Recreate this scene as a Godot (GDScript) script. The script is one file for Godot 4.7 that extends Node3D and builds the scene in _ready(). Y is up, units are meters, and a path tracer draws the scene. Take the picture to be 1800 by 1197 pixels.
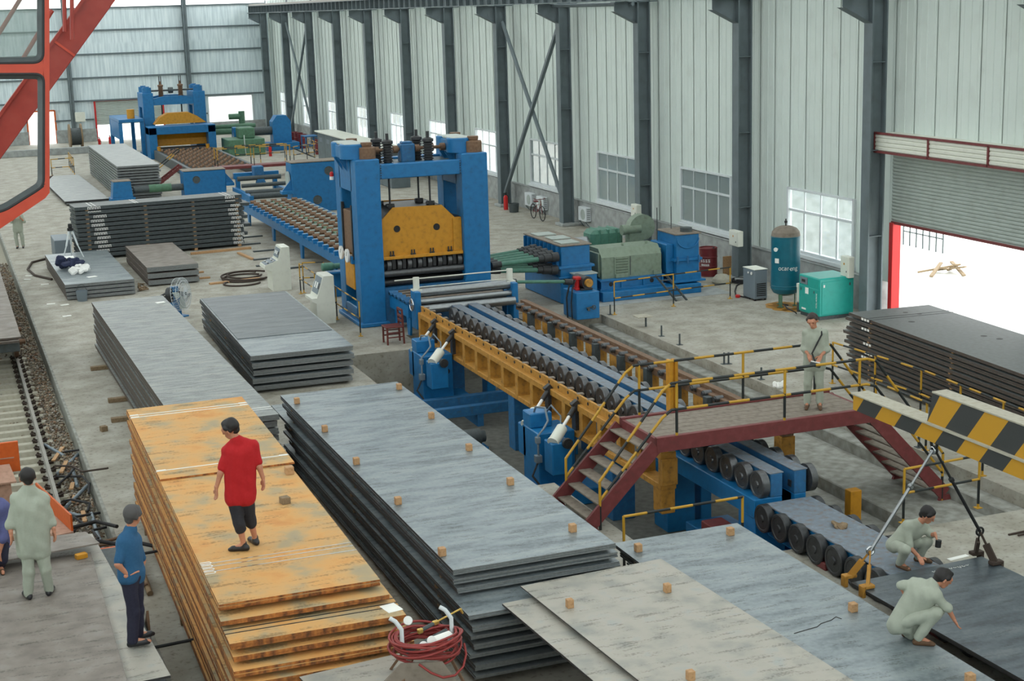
extends Node3D
# A steel plate hall seen from the cabin of its overhead crane. y is up, metres; the hall runs along -z.

var M := {}
var taken := {}
var rng := RandomNumberGenerator.new()
const FAR_Z := -118.6
const COL_Z0 := -36.0
const COL_DZ := 7.37
const WALL_X := 25.0

func _ready():
	rng.seed = 7
	# --- camera
	var cam := Camera3D.new()
	cam.name = "camera"
	cam.position = Vector3(0, 9, 0)
	cam.rotation = Vector3(-0.2166, -0.3577, -0.03018)
	cam.fov = rad_to_deg(2.0 * atan(598.5 / 2670.2))
	cam.near = 0.05
	cam.far = 600.0
	add_child(cam)
	cam.current = true
	# --- sky and exposure: an overcast bright day outside
	var env := Environment.new()
	env.background_mode = Environment.BG_SKY
	var sky := Sky.new()
	var sm := ProceduralSkyMaterial.new()
	sm.sky_top_color = Color(0.90, 0.92, 0.93)
	sm.sky_horizon_color = Color(0.97, 0.97, 0.96)
	sm.ground_horizon_color = Color(0.80, 0.82, 0.82)
	sm.ground_bottom_color = Color(0.72, 0.72, 0.70)
	sm.sky_energy_multiplier = 1.0
	sky.sky_material = sm
	env.sky = sky
	env.tonemap_mode = Environment.TONE_MAPPER_LINEAR
	env.tonemap_exposure = 5.4
	env.sdfgi_enabled = true
	env.ssao_enabled = true
	env.ssil_enabled = true
	var we := WorldEnvironment.new()
	we.name = "world_environment"
	we.environment = env
	add_child(we)
	materials()
	shell()
	right_wall()
	far_wall()
	crane_runway()
	tracks()
	plates()
	leveller()
	far_leveller()
	roller_table()
	transfer_conveyor()
	walkway()
	drive_train()
	air_station()
	wall_fittings()
	background_machines()
	lifting_beam()
	floor_things()
	wagon_things()
	track_debris()
	gas_stand()
	people()
	crane_cabin()
	outside_things()

# ------------------------------------------------------------------ mesh builder
class MB:
	var v := PackedVector3Array()
	var n := PackedVector3Array()
	var c := PackedColorArray()
	var col := Color(1, 1, 1)
	var colored := false
	func paint(k: Color):
		col = k.srgb_to_linear()
		colored = true
	func tri(a: Vector3, b: Vector3, d: Vector3, out: Vector3, na = null, nb = null, nd = null):
		var fn := (d - a).cross(b - a)
		if fn.dot(out) < 0.0:
			var t = b; b = d; d = t
			t = nb; nb = nd; nd = t
			fn = -fn
		fn = fn.normalized()
		v.append(a); v.append(b); v.append(d)
		n.append(fn if na == null else na); n.append(fn if nb == null else nb); n.append(fn if nd == null else nd)
		if colored:
			c.append(col); c.append(col); c.append(col)
	func quad(a: Vector3, b: Vector3, d: Vector3, e: Vector3, out: Vector3):
		tri(a, b, d, out)
		tri(a, d, e, out)
	func box(at: Vector3, s: Vector3, b := Basis(), bev := 0.0):
		var h := s * 0.5
		var ax := [b.x, b.y, b.z]
		bev = minf(bev, minf(h.x, minf(h.y, h.z)) * 0.9)
		var hh := [h.x, h.y, h.z]
		for k in 3:
			var i := (k + 1) % 3
			var j := (k + 2) % 3
			for sg in [-1.0, 1.0]:
				var o: Vector3 = at + ax[k] * hh[k] * sg
				var u: Vector3 = ax[i] * (hh[i] - bev)
				var w: Vector3 = ax[j] * (hh[j] - bev)
				quad(o - u - w, o + u - w, o + u + w, o - u + w, ax[k] * sg)
		if bev <= 0.0:
			return
		for k in 3:
			var i := (k + 1) % 3
			var j := (k + 2) % 3
			for s1 in [-1.0, 1.0]:
				for s2 in [-1.0, 1.0]:
					var e: Vector3 = ax[k] * (hh[k] - bev)
					var p: Vector3 = at + ax[i] * hh[i] * s1 + ax[j] * (hh[j] - bev) * s2
					var q: Vector3 = at + ax[i] * (hh[i] - bev) * s1 + ax[j] * hh[j] * s2
					quad(p - e, p + e, q + e, q - e, ax[i] * s1 + ax[j] * s2)
		for s0 in [-1.0, 1.0]:
			for s1 in [-1.0, 1.0]:
				for s2 in [-1.0, 1.0]:
					var p0: Vector3 = at + ax[0] * hh[0] * s0 + ax[1] * (hh[1] - bev) * s1 + ax[2] * (hh[2] - bev) * s2
					var p1: Vector3 = at + ax[0] * (hh[0] - bev) * s0 + ax[1] * hh[1] * s1 + ax[2] * (hh[2] - bev) * s2
					var p2: Vector3 = at + ax[0] * (hh[0] - bev) * s0 + ax[1] * (hh[1] - bev) * s1 + ax[2] * hh[2] * s2
					tri(p0, p1, p2, ax[0] * s0 + ax[1] * s1 + ax[2] * s2)
	# box given by its two extreme corners
	func bb(x0: float, x1: float, y0: float, y1: float, z0: float, z1: float, bev := 0.0):
		box(Vector3((x0 + x1) / 2, (y0 + y1) / 2, (z0 + z1) / 2), Vector3(absf(x1 - x0), absf(y1 - y0), absf(z1 - z0)), Basis(), bev)
	func bar(a: Vector3, b: Vector3, w: float, h: float, up := Vector3.UP):
		var d := b - a
		var z := d.normalized()
		if absf(z.dot(up)) > 0.99:
			up = Vector3.RIGHT
		var x := up.cross(z).normalized()
		box((a + b) / 2, Vector3(w, h, d.length()), Basis(x, z.cross(x), z))
	func frame_of(d: Vector3) -> Array:
		var z := d.normalized()
		var up := Vector3.UP if absf(z.y) < 0.95 else Vector3.RIGHT
		var x := up.cross(z).normalized()
		return [x, z.cross(x), z]
	func cyl(a: Vector3, b: Vector3, r1: float, r2 := -1.0, seg := 12, caps := true):
		if r2 < 0.0:
			r2 = r1
		var f := frame_of(b - a)
		var fx: Vector3 = f[0]
		var fy: Vector3 = f[1]
		var fz: Vector3 = f[2]
		var prev := fx
		for i in range(1, seg + 1):
			var t := TAU * i / seg
			var cur: Vector3 = fx * cos(t) + fy * sin(t)
			var mid := prev + cur
			tri(a + prev * r1, a + cur * r1, b + cur * r2, mid, prev, cur, cur)
			tri(a + prev * r1, b + cur * r2, b + prev * r2, mid, prev, cur, prev)
			if caps:
				if r1 > 0.001: tri(a, a + prev * r1, a + cur * r1, -fz)
				if r2 > 0.001: tri(b, b + prev * r2, b + cur * r2, fz)
			prev = cur
	# profile: Array of Vector2(radius, along axis)
	func lathe(at: Vector3, axis: Vector3, prof: Array, seg := 20):
		for i in prof.size() - 1:
			var p: Vector2 = prof[i]
			var q: Vector2 = prof[i + 1]
			if absf(p.y - q.y) < 1e-5:
				ring(at + axis * p.y, axis, p.x, q.x, seg, (1.0 if p.x > q.x else -1.0))
			else:
				cone(at + axis * p.y, at + axis * q.y, p.x, q.x, seg)
	func cone(a: Vector3, b: Vector3, r1: float, r2: float, seg: int):
		var f := frame_of(b - a)
		var d := (b - a).length()
		var prev: Vector3 = f[0]
		for i in range(1, seg + 1):
			var t := TAU * i / seg
			var cur: Vector3 = f[0] * cos(t) + f[1] * sin(t)
			var sl: Vector3 = f[2] * ((r1 - r2) / d)
			var n1 := (prev + sl).normalized()
			var n2 := (cur + sl).normalized()
			tri(a + prev * r1, a + cur * r1, b + cur * r2, n1 + n2, n1, n2, n2)
			tri(a + prev * r1, b + cur * r2, b + prev * r2, n1 + n2, n1, n2, n1)
			prev = cur
	func ring(o: Vector3, axis: Vector3, r1: float, r2: float, seg: int, sgn := 1.0):
		var f := frame_of(axis)
		var prev: Vector3 = f[0]
		for i in range(1, seg + 1):
			var t := TAU * i / seg
			var cur: Vector3 = f[0] * cos(t) + f[1] * sin(t)
			quad(o + prev * r1, o + cur * r1, o + cur * r2, o + prev * r2, axis * sgn)
			prev = cur
	func tube(pts: Array, r: float, seg := 8, caps := true):
		var rings := []
		var nrm := []
		var x := Vector3.ZERO
		for i in pts.size():
			var d: Vector3
			if i == 0: d = pts[1] - pts[0]
			elif i == pts.size() - 1: d = pts[i] - pts[i - 1]
			else: d = (pts[i] - pts[i - 1]).normalized() + (pts[i + 1] - pts[i]).normalized()
			d = d.normalized()
			if i == 0:
				x = frame_of(d)[0]
			else:
				x = (x - d * x.dot(d)).normalized()
			var y := d.cross(x)
			var rr := []
			var nn := []
			for k in seg:
				var t := TAU * k / seg
				var o: Vector3 = x * cos(t) + y * sin(t)
				rr.append(pts[i] + o * r); nn.append(o)
			rings.append(rr); nrm.append(nn)
		for i in pts.size() - 1:
			for k in seg:
				var k2 := (k + 1) % seg
				var mid: Vector3 = nrm[i][k] + nrm[i][k2]
				tri(rings[i][k], rings[i][k2], rings[i + 1][k2], mid, nrm[i][k], nrm[i][k2], nrm[i + 1][k2])
				tri(rings[i][k], rings[i + 1][k2], rings[i + 1][k], mid, nrm[i][k], nrm[i + 1][k2], nrm[i + 1][k])
		if caps:
			for e in [0, pts.size() - 1]:
				var d: Vector3 = (pts[0] - pts[1]) if e == 0 else (pts[e] - pts[e - 1])
				for k in seg:
					tri(pts[e], rings[e][k], rings[e][(k + 1) % seg], d)
	# polygon in the plane (o, ux, uy), extruded along w
	func prism(poly: Array, o: Vector3, ux: Vector3, uy: Vector3, w: Vector3):
		var pp := PackedVector2Array(poly)
		var ids := Geometry2D.triangulate_polygon(pp)
		var ctr := Vector2.ZERO
		for p in pp: ctr += p
		ctr /= pp.size()
		for i in range(0, ids.size(), 3):
			var a: Vector3 = o + ux * pp[ids[i]].x + uy * pp[ids[i]].y
			var b: Vector3 = o + ux * pp[ids[i + 1]].x + uy * pp[ids[i + 1]].y
			var d: Vector3 = o + ux * pp[ids[i + 2]].x + uy * pp[ids[i + 2]].y
			tri(a, b, d, -w)
			tri(a + w, b + w, d + w, w)
		var cw := Geometry2D.is_polygon_clockwise(pp)
		for i in pp.size():
			var p := pp[i]
			var q := pp[(i + 1) % pp.size()]
			var e := q - p
			var on := Vector2(e.y, -e.x) if not cw else Vector2(-e.y, e.x)
			var a: Vector3 = o + ux * p.x + uy * p.y
			var b: Vector3 = o + ux * q.x + uy * q.y
			quad(a, b, b + w, a + w, ux * on.x + uy * on.y)
	# flat plate with a round hole: rectangle x0..x1, y0..y1 in (ux, uy), thickness w
	func holed(o: Vector3, ux: Vector3, uy: Vector3, w: Vector3, x0: float, x1: float, y0: float, y1: float, cx: float, cy: float, r: float, seg := 16):
		var hx := minf(cx - x0, x1 - cx)
		var hy := minf(cy - y0, y1 - cy)
		var hs := minf(hx, hy)
		var P := func(x, y): return o + ux * x + uy * y
		for i in seg:
			var a0 := TAU * i / seg
			var a1 := TAU * (i + 1) / seg
			var d0 := Vector2(cos(a0), sin(a0))
			var d1 := Vector2(cos(a1), sin(a1))
			var q0 := d0 * (hs / maxf(absf(d0.x), absf(d0.y)))
			var q1 := d1 * (hs / maxf(absf(d1.x), absf(d1.y)))
			var A: Vector3 = P.call(cx + d0.x * r, cy + d0.y * r)
			var B: Vector3 = P.call(cx + d1.x * r, cy + d1.y * r)
			var C: Vector3 = P.call(cx + q1.x, cy + q1.y)
			var D: Vector3 = P.call(cx + q0.x, cy + q0.y)
			quad(A, B, C, D, -w)
			quad(A + w, B + w, C + w, D + w, w)
			quad(A, B, B + w, A + w, -(ux * d0.x + uy * d0.y))
		for q in [[x0, cx - hs, y0, y1], [cx + hs, x1, y0, y1], [cx - hs, cx + hs, y0, cy - hs], [cx - hs, cx + hs, cy + hs, y1]]:
			if q[1] - q[0] > 1e-4 and q[3] - q[2] > 1e-4:
				prism([Vector2(q[0], q[2]), Vector2(q[1], q[2]), Vector2(q[1], q[3]), Vector2(q[0], q[3])], o, ux, uy, w)
	func mesh() -> ArrayMesh:
		var a := []
		a.resize(Mesh.ARRAY_MAX)
		a[Mesh.ARRAY_VERTEX] = v
		a[Mesh.ARRAY_NORMAL] = n
		if colored:
			a[Mesh.ARRAY_COLOR] = c
		var m := ArrayMesh.new()
		m.add_surface_from_arrays(Mesh.PRIMITIVE_TRIANGLES, a)
		return m

# ------------------------------------------------------------------ objects
func numbered(called: String) -> String:
	var k: int = taken.get(called, 0)
	taken[called] = k + 1
	return called if k == 0 else "%s_%03d" % [called, k]

func thing(called: String, label: String, category: String, at := Vector3.ZERO, group := "", turn := 0.0) -> Node3D:
	var o := Node3D.new()
	o.name = numbered(called)
	o.position = at
	o.rotation.y = turn
	o.set_meta("label", label)
	o.set_meta("category", category)
	if group: o.set_meta("group", group)
	add_child(o)
	return o

func put(mesh: Mesh, called: String, mat: Material, parent: Node, xf := Transform3D()) -> MeshInstance3D:
	var o := MeshInstance3D.new()
	o.mesh = mesh
	o.material_override = mat
	if parent == self:
		o.name = numbered(called)
		add_child(o)
	else:
		o.name = called
		parent.add_child(o, true)
	o.transform = xf
	return o

func obj(mb: MB, called: String, mat: Material, parent: Node) -> MeshInstance3D:
	return put(mb.mesh(), called, mat, parent)

func single(mb: MB, called: String, mat: Material, label: String, category: String, group := "", at := Vector3.ZERO, turn := 0.0) -> MeshInstance3D:
	var o := put(mb.mesh(), called, mat, self)
	o.position = at
	o.rotation.y = turn
	o.set_meta("label", label)
	o.set_meta("category", category)
	if group: o.set_meta("group", group)
	return o

func struct(mb: MB, called: String, mat: Material, parent: Node = self) -> MeshInstance3D:
	var o := put(mb.mesh(), called, mat, parent)
	if parent == self: o.set_meta("kind", "structure")
	return o

func struct_node(called: String) -> Node3D:
	var o := Node3D.new()
	o.name = called
	o.set_meta("kind", "structure")
	add_child(o)
	return o

func relabel(o: Node, label: String): o.set_meta("label", label)

# pipe painted in alternating bands
func banded(mb: MB, pts: Array, r: float, band := 0.42, phase := 0.0):
	var run := phase
	for i in pts.size() - 1:
		var a: Vector3 = pts[i]
		var b: Vector3 = pts[i + 1]
		var left := a.distance_to(b)
		var d := (b - a).normalized()
		var p := a
		while left > 1e-4:
			var k := int(floor(run / band + 1e-6))
			var st := minf(left, (k + 1) * band - run)
			st = maxf(st, 0.01)
			mb.paint(Color(0.73, 0.56, 0.16) if k % 2 == 0 else Color(0.13, 0.14, 0.15))
			var q := p + d * st
			mb.cyl(p - d * 0.004, q + d * 0.004, r, -1, 8, i == 0 or left - st < 1e-4)
			p = q
			run += st
			left -= st

# ------------------------------------------------------------------ materials
func noise(freq: float, sd: int, oct := 4, kind := FastNoiseLite.TYPE_SIMPLEX_SMOOTH) -> FastNoiseLite:
	var f := FastNoiseLite.new()
	f.noise_type = kind
	f.frequency = freq
	f.seed = sd
	f.fractal_octaves = oct
	return f

func ntex(cols: Array, freq: float, sd: int, oct := 4, size := 512) -> NoiseTexture2D:
	var t := NoiseTexture2D.new()
	t.width = size
	t.height = size
	t.seamless = true
	t.noise = noise(freq, sd, oct)
	var g := Gradient.new()
	var offs := PackedFloat32Array()
	var cc := PackedColorArray()
	for k in cols:
		offs.append(k[0]); cc.append(k[1])
	g.offsets = offs
	g.colors = cc
	t.color_ramp = g
	return t

# streaky picture: noise drawn out along one direction, values through a ramp
func streaks(size: int, stretch: int, freq: float, sd: int, cols: Array, along_v := false) -> ImageTexture:
	var small := noise(freq, sd, 4).get_seamless_image(size, size / stretch)
	var fine := noise(freq * 3.5, sd + 5, 3).get_seamless_image(size, size)
	small.resize(size, size, Image.INTERPOLATE_CUBIC)
	var g := Gradient.new()
	var offs := PackedFloat32Array()
	var cc := PackedColorArray()
	for k in cols:
		offs.append(k[0]); cc.append(k[1])
	g.offsets = offs
	g.colors = cc
	var out := Image.create(size, size, false, Image.FORMAT_RGB8)
	for y in size:
		for x in size:
			var t := small.get_pixel(x, y).r * 0.7 + fine.get_pixel(x, y).r * 0.3
			if along_v: out.set_pixel(y, x, g.sample(t))
			else: out.set_pixel(x, y, g.sample(t))
	return ImageTexture.create_from_image(out)

func mat(key: String, col: Color, rough := 0.6, metal := 0.0, tex: Texture2D = null, sc := Vector3.ONE, world := true) -> StandardMaterial3D:
	var m := StandardMaterial3D.new()
	m.albedo_color = col
	m.roughness = rough
	m.metallic = metal
	if tex:
		m.albedo_texture = tex
		m.uv1_triplanar = true
		m.uv1_world_triplanar = world
		m.uv1_scale = sc
	M[key] = m
	return m

func worn(key: String, col: Color, rough: float, metal: float, sd: int, amount := 0.18, sc := 0.4, dirt := Color(0.25, 0.2, 0.16)):
	# paint with blotches and scuffs of dirt
	var a := col
	var t := ntex([[0.0, a.lerp(dirt, minf(1.0, amount * 2.0))], [0.2, a.lerp(dirt, amount * 0.7)], [0.42, a.lerp(dirt, amount * 0.15)], [0.65, a.lightened(0.02)], [1.0, a.lerp(Color(0.8, 0.8, 0.76), amount * 0.5)]], 0.022, sd, 6)
	mat(key, Color.WHITE, rough, metal, t, Vector3.ONE * sc)
	return M[key]

func materials():
	var C := func(r, g, b): return Color(r / 255.0, g / 255.0, b / 255.0)
	worn("blue", C.call(16, 106, 162), 0.42, 0.0, 11, 0.12, 0.35)
	worn("blue_dirty", C.call(34, 98, 146), 0.55, 0.0, 12, 0.3, 0.5, C.call(88, 80, 72))
	worn("yellow", C.call(196, 136, 28), 0.5, 0.0, 13, 0.16, 0.4)
	worn("yellow_dirty", C.call(180, 128, 46), 0.65, 0.0, 14, 0.3, 0.5)
	worn("red_brown", C.call(112, 48, 48), 0.6, 0.0, 15, 0.18, 0.5)
	worn("green_grey", C.call(120, 136, 118), 0.5, 0.0, 16, 0.15, 0.5)
	worn("green", C.call(72, 122, 104), 0.5, 0.0, 17, 0.2, 0.5)
	worn("mid_green", C.call(78, 118, 92), 0.6, 0.0, 18, 0.2, 0.4)
	worn("dark_steel", C.call(58, 60, 62), 0.45, 0.5, 19, 0.2, 0.8)
	worn("bright_steel", C.call(150, 154, 156), 0.3, 0.85, 20, 0.1, 0.8)
	worn("rusty_steel", C.call(120, 92, 70), 0.6, 0.3, 21, 0.25, 0.8)
	worn("deck_brown", C.call(134, 124, 112), 0.75, 0.1, 22, 0.25, 0.5)
	worn("column", C.call(96, 108, 112), 0.6, 0.0, 23, 0.1, 0.15)
	worn("wall_panel", C.call(206, 217, 211), 0.55, 0.0, 24, 0.04, 0.08)
	mat("far_panel", Color.WHITE, 0.55, 0.0, streaks(512, 16, 0.05, 25, [[0.2, C.call(184, 200, 206)], [0.45, C.call(204, 218, 222)], [0.6, C.call(212, 226, 230)], [0.8, C.call(224, 234, 236)]]), Vector3(0.2, 0.2, 0.2))  # light and shade of the ribs painted into the sheet colour as streaks
	worn("door_panel", C.call(168, 178, 172), 0.5, 0.1, 26, 0.08, 0.2)
	worn("white_paint", C.call(216, 218, 206), 0.5, 0.0, 27, 0.05, 0.3)
	worn("white_frame", C.call(208, 214, 216), 0.45, 0.0, 28, 0.03, 0.3)
	worn("teal", C.call(24, 158, 146), 0.4, 0.0, 29, 0.05, 0.4)
	worn("tank_blue", C.call(14, 98, 118), 0.3, 0.0, 30, 0.06, 0.4)
	worn("crane_red", C.call(178, 56, 28), 0.45, 0.0, 31, 0.08, 0.6, C.call(90, 30, 18))
	worn("crane_dark_red", C.call(140, 42, 30), 0.5, 0.0, 32, 0.12, 0.5, C.call(70, 26, 20))
	worn("orange", C.call(200, 88, 22), 0.5, 0.0, 33, 0.08, 0.6)
	worn("pink_steel", C.call(176, 138, 118), 0.7, 0.0, 34, 0.2, 0.6)
	worn("drum_red", C.call(112, 32, 36), 0.5, 0.0, 35, 0.15, 0.5)
	worn("wood", C.call(184, 144, 102), 0.8, 0.0, 36, 0.25, 1.5, C.call(90, 58, 36))
	worn("old_wood", C.call(132, 112, 86), 0.85, 0.0, 37, 0.25, 1.2, C.call(70, 54, 40))
	worn("chair_wood", C.call(98, 40, 34), 0.5, 0.0, 38, 0.2, 1.2)
	worn("sleeper", C.call(172, 168, 152), 0.9, 0.0, 39, 0.22, 0.7, C.call(110, 96, 78))
	mat("red", C.call(190, 30, 30), 0.45)
	mat("black", C.call(26, 27, 28), 0.6)
	mat("rubber", C.call(38, 38, 40), 0.75)
	mat("white", C.call(228, 228, 224), 0.6)
	mat("paper", C.call(236, 236, 230), 0.8)
	mat("brass", C.call(200, 168, 92), 0.35, 0.8)
	mat("chrome", C.call(205, 208, 210), 0.18, 1.0)
	mat("hose_red", C.call(136, 46, 42), 0.55)
	mat("grey_box", C.call(112, 124, 132), 0.5)
	mat("clip", C.call(62, 50, 42), 0.8)
	mat("rail_steel", C.call(146, 142, 134), 0.55, 0.3)
	mat("navy", C.call(34, 42, 70), 0.9)
	var vc := mat("bands", Color.WHITE, 0.5)
	vc.vertex_color_use_as_albedo = true
	var gl := mat("glass", Color(0.85, 0.93, 0.92, 0.16), 0.03)
	gl.transparency = BaseMaterial3D.TRANSPARENCY_ALPHA
	var gd := mat("dusty_glass", Color(0.62, 0.68, 0.68, 0.5), 0.12)
	gd.transparency = BaseMaterial3D.TRANSPARENCY_ALPHA
	var gc := mat("cab_glass", Color(0.46, 0.54, 0.52, 0.34), 0.05)
	gc.transparency = BaseMaterial3D.TRANSPARENCY_ALPHA
	var gf := mat("fan_guard", Color(0.75, 0.8, 0.8, 0.32), 0.25)
	gf.transparency = BaseMaterial3D.TRANSPARENCY_ALPHA
	# concrete: two scales of blotches, light dust and scuffs
	var ct := ntex([[0.0, C.call(138, 133, 120)], [0.3, C.call(151, 147, 134)], [0.5, C.call(159, 155, 143)], [0.75, C.call(167, 164, 153)], [1.0, C.call(180, 178, 168)]], 0.008, 41, 7, 1024)
	var cm := mat("concrete", Color.WHITE, 0.75, 0.0, ct, Vector3.ONE * 0.14)
	cm.detail_enabled = true
	cm.detail_blend_mode = BaseMaterial3D.BLEND_MODE_MUL
	cm.detail_albedo = ntex([[0.0, Color(0.72, 0.7, 0.68)], [0.22, Color(0.88, 0.87, 0.86)], [0.34, Color(0.98, 0.98, 0.98)], [0.5, Color(1, 1, 1)], [1.0, Color(1, 1, 1)]], 0.05, 42, 5, 1024)
	var pt := ntex([[0.0, C.call(118, 118, 111)], [0.4, C.call(138, 138, 130)], [0.6, C.call(146, 147, 140)], [1.0, C.call(164, 164, 158)]], 0.02, 43, 5)
	mat("pit_concrete", Color.WHITE, 0.85, 0.0, pt, Vector3.ONE * 0.3)
	var dt := ntex([[0.0, C.call(134, 137, 134)], [0.5, C.call(152, 156, 154)], [1.0, C.call(168, 172, 170)]], 0.018, 44, 5)
	mat("dado", Color.WHITE, 0.85, 0.0, dt, Vector3.ONE * 0.25)
	mat("yard", C.call(214, 214, 206), 0.9)
	# steel plate: mill scale, streaks drawn out across the plate
	var gt := streaks(1024, 4, 0.012, 51, [[0.2, C.call(104, 114, 118)], [0.4, C.call(124, 134, 138)], [0.55, C.call(134, 144, 147)], [0.8, C.call(148, 155, 156)]], true)
	var gm := mat("plate_grey", Color.WHITE, 0.38, 0.35, gt, Vector3(0.22, 0.22, 0.22))
	scratch(gm, 61)
	var g2 := streaks(1024, 3, 0.014, 52, [[0.2, C.call(116, 120, 119)], [0.45, C.call(134, 139, 137)], [0.6, C.call(142, 146, 143)], [0.8, C.call(156, 156, 150)]], true)
	var gm2 := mat("plate_light", Color.WHITE, 0.45, 0.25, g2, Vector3(0.25, 0.25, 0.25))
	scratch(gm2, 62)
	var g3 := streaks(1024, 4, 0.012, 53, [[0.2, C.call(56, 64, 70)], [0.45, C.call(74, 84, 90)], [0.6, C.call(82, 92, 97)], [0.8, C.call(98, 105, 108)]], true)
	var gm3 := mat("plate_dark", Color.WHITE, 0.36, 0.35, g3, Vector3(0.25, 0.25, 0.25))
	scratch(gm3, 63)
	var g4 := ntex([[0.0, C.call(138, 140, 134)], [0.3, C.call(154, 152, 143)], [0.5, C.call(164, 160, 149)], [0.7, C.call(168, 163, 152)], [1.0, C.call(156, 160, 156)]], 0.008, 54, 5, 1024)
	var gm4 := mat("plate_pale", Color.WHITE, 0.5, 0.15, g4, Vector3(0.2, 0.2, 0.2))
	scratch(gm4, 64)
	var g5 := ntex([[0.0, C.call(108, 100, 93)], [0.4, C.call(124, 116, 108)], [0.6, C.call(130, 122, 114)], [1.0, C.call(142, 137, 130)]], 0.01, 55, 5, 1024)
	var gm5 := mat("plate_brown", Color.WHITE, 0.6, 0.1, g5, Vector3(0.2, 0.2, 0.2))
	scratch(gm5, 65)
	# rust: orange bloom with patches of grey scale showing through
	var rt := ntex([[0.0, C.call(156, 144, 118)], [0.3, C.call(170, 150, 114)], [0.42, C.call(190, 154, 104)], [0.55, C.call(200, 156, 98)], [0.72, C.call(206, 154, 90)], [1.0, C.call(196, 134, 70)]], 0.006, 56, 7, 1024)
	var rm := mat("plate_rust", Color.WHITE, 0.75, 0.0, rt, Vector3(0.16, 0.16, 0.16))
	scratch(rm, 66)
	var re := streaks(512, 8, 0.02, 57, [[0.15, C.call(66, 42, 28)], [0.4, C.call(128, 78, 40)], [0.6, C.call(166, 102, 48)], [0.85, C.call(196, 130, 64)]])
	mat("rust_edge", Color.WHITE, 0.8, 0.0, re, Vector3(0.5, 0.5, 0.5))
	worn("deck_worn", C.call(112, 124, 136), 0.55, 0.1, 70, 0.55, 0.5, C.call(120, 92, 74))
	worn("edge_dark", C.call(54, 54, 54), 0.6, 0.2, 58, 0.25, 0.7, C.call(90, 62, 44))
	worn("edge_brown", C.call(78, 70, 64), 0.7, 0.1, 59, 0.3, 0.7, C.call(120, 84, 58))
	worn("end_grey", C.call(122, 126, 126), 0.5, 0.3, 60, 0.15, 1.2)
	worn("wheel_steel", C.call(92, 94, 96), 0.34, 0.6, 71, 0.2, 0.9)
	worn("pit_floor_shaded", C.call(98, 98, 91), 0.85, 0.0, 72, 0.25, 0.4, C.call(52, 48, 42))  # dirt blotches over a base darkened to paint in the shade of the pit
	worn("slate_top", C.call(98, 103, 102), 0.5, 0.15, 69, 0.12, 0.6)
	worn("slate", C.call(72, 80, 82), 0.55, 0.2, 68, 0.2, 0.7)

var scuffs := []
func scratch(m: StandardMaterial3D, sd: int):
	if scuffs.is_empty():
		for k in 2:
			scuffs.append(streaks(1024, 5, 0.03, 160 + k, [[0.0, Color(0.7, 0.7, 0.7)], [0.26, Color(0.82, 0.82, 0.81)], [0.34, Color(0.96, 0.96, 0.96)], [0.42, Color.WHITE], [1.0, Color.WHITE]], true))
	m.detail_enabled = true
	m.detail_blend_mode = BaseMaterial3D.BLEND_MODE_MUL
	m.detail_albedo = scuffs[sd % 2]

# ------------------------------------------------------------------ setting
func shell():
	# floor slab around the conveyor pit
	var f := MB.new()
	f.bb(2.3, 9.6, -1.4, 0.0, FAR_Z, 10)
	f.bb(9.6, 11.9, -1.4, 0.0, FAR_Z, -38.6)
	f.bb(11.9, 17.95, -1.4, 0.0, FAR_Z, -40.4)
	f.bb(17.95, 25.0, -1.4, 0.0, FAR_Z, 10)
	f.bb(9.6, 10.5, -1.4, 0.0, -26.0, -20.9)
	f.bb(9.6, 17.95, -1.4, 0.0, -20.9, 10)
	struct(f, "floor", M.concrete)
	var p := MB.new()
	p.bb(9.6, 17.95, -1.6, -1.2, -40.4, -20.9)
	struct(p, "floor_pit", M.pit_floor_shaded)
	var l := MB.new()
	l.bb(17.55, 17.95, -1.2, -0.25, -40.4, -20.9, 0.02)
	l.bb(16.1, 17.55, -1.2, -0.5, -40.4, -20.9, 0.02)
	l.bb(15.5, 16.1, -1.2, -0.75, -40.4, -20.9, 0.02)
	struct(l, "trim_1", M.pit_concrete)
	var tb := MB.new()
	tb.bb(-9, 2.3, -1.4, -0.42, FAR_Z, 10)
	struct(tb, "floor_track", M.sleeper)
	var k := MB.new()
	k.bb(2.24, 2.31, -0.42, 0.005, FAR_Z + 0.2, 9, 0.01)
	struct(k, "trim_2", M.pit_concrete)
	# left wall, rear wall behind the camera and the roof, all outside the picture; daylight enters through bands of rooflight and the open eaves
	var w := MB.new()
	w.bb(-9.3, -9.0, -1, 9.6, FAR_Z, 10)
	struct(w, "wall_left", M.wall_panel)
	var w2 := MB.new()
	w2.bb(-9.3, 25.3, -1, 9.6, 10, 10.3)
	struct(w2, "wall_rear", M.wall_panel)
	var r := MB.new()
	var z := 10.0
	while z > FAR_Z - 0.5:
		var z1 := maxf(z - 5.95, FAR_Z - 0.6)
		for s in [[-9.6, 8.0, 12.2, 14.4], [8.0, 25.6, 14.4, 12.2]]:
			var a := Vector3(s[0], s[2], z)
			var b := Vector3(s[1], s[3], z)
			var c := Vector3(s[1], s[3], z1)
			var d := Vector3(s[0], s[2], z1)
			r.quad(a, b, c, d, Vector3.DOWN)
			var up := Vector3(0, 0.12, 0)
			r.quad(a + up, b + up, c + up, d + up, Vector3.UP)
		z -= 7.37
	struct(r, "ceiling", M.wall_panel)

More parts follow.
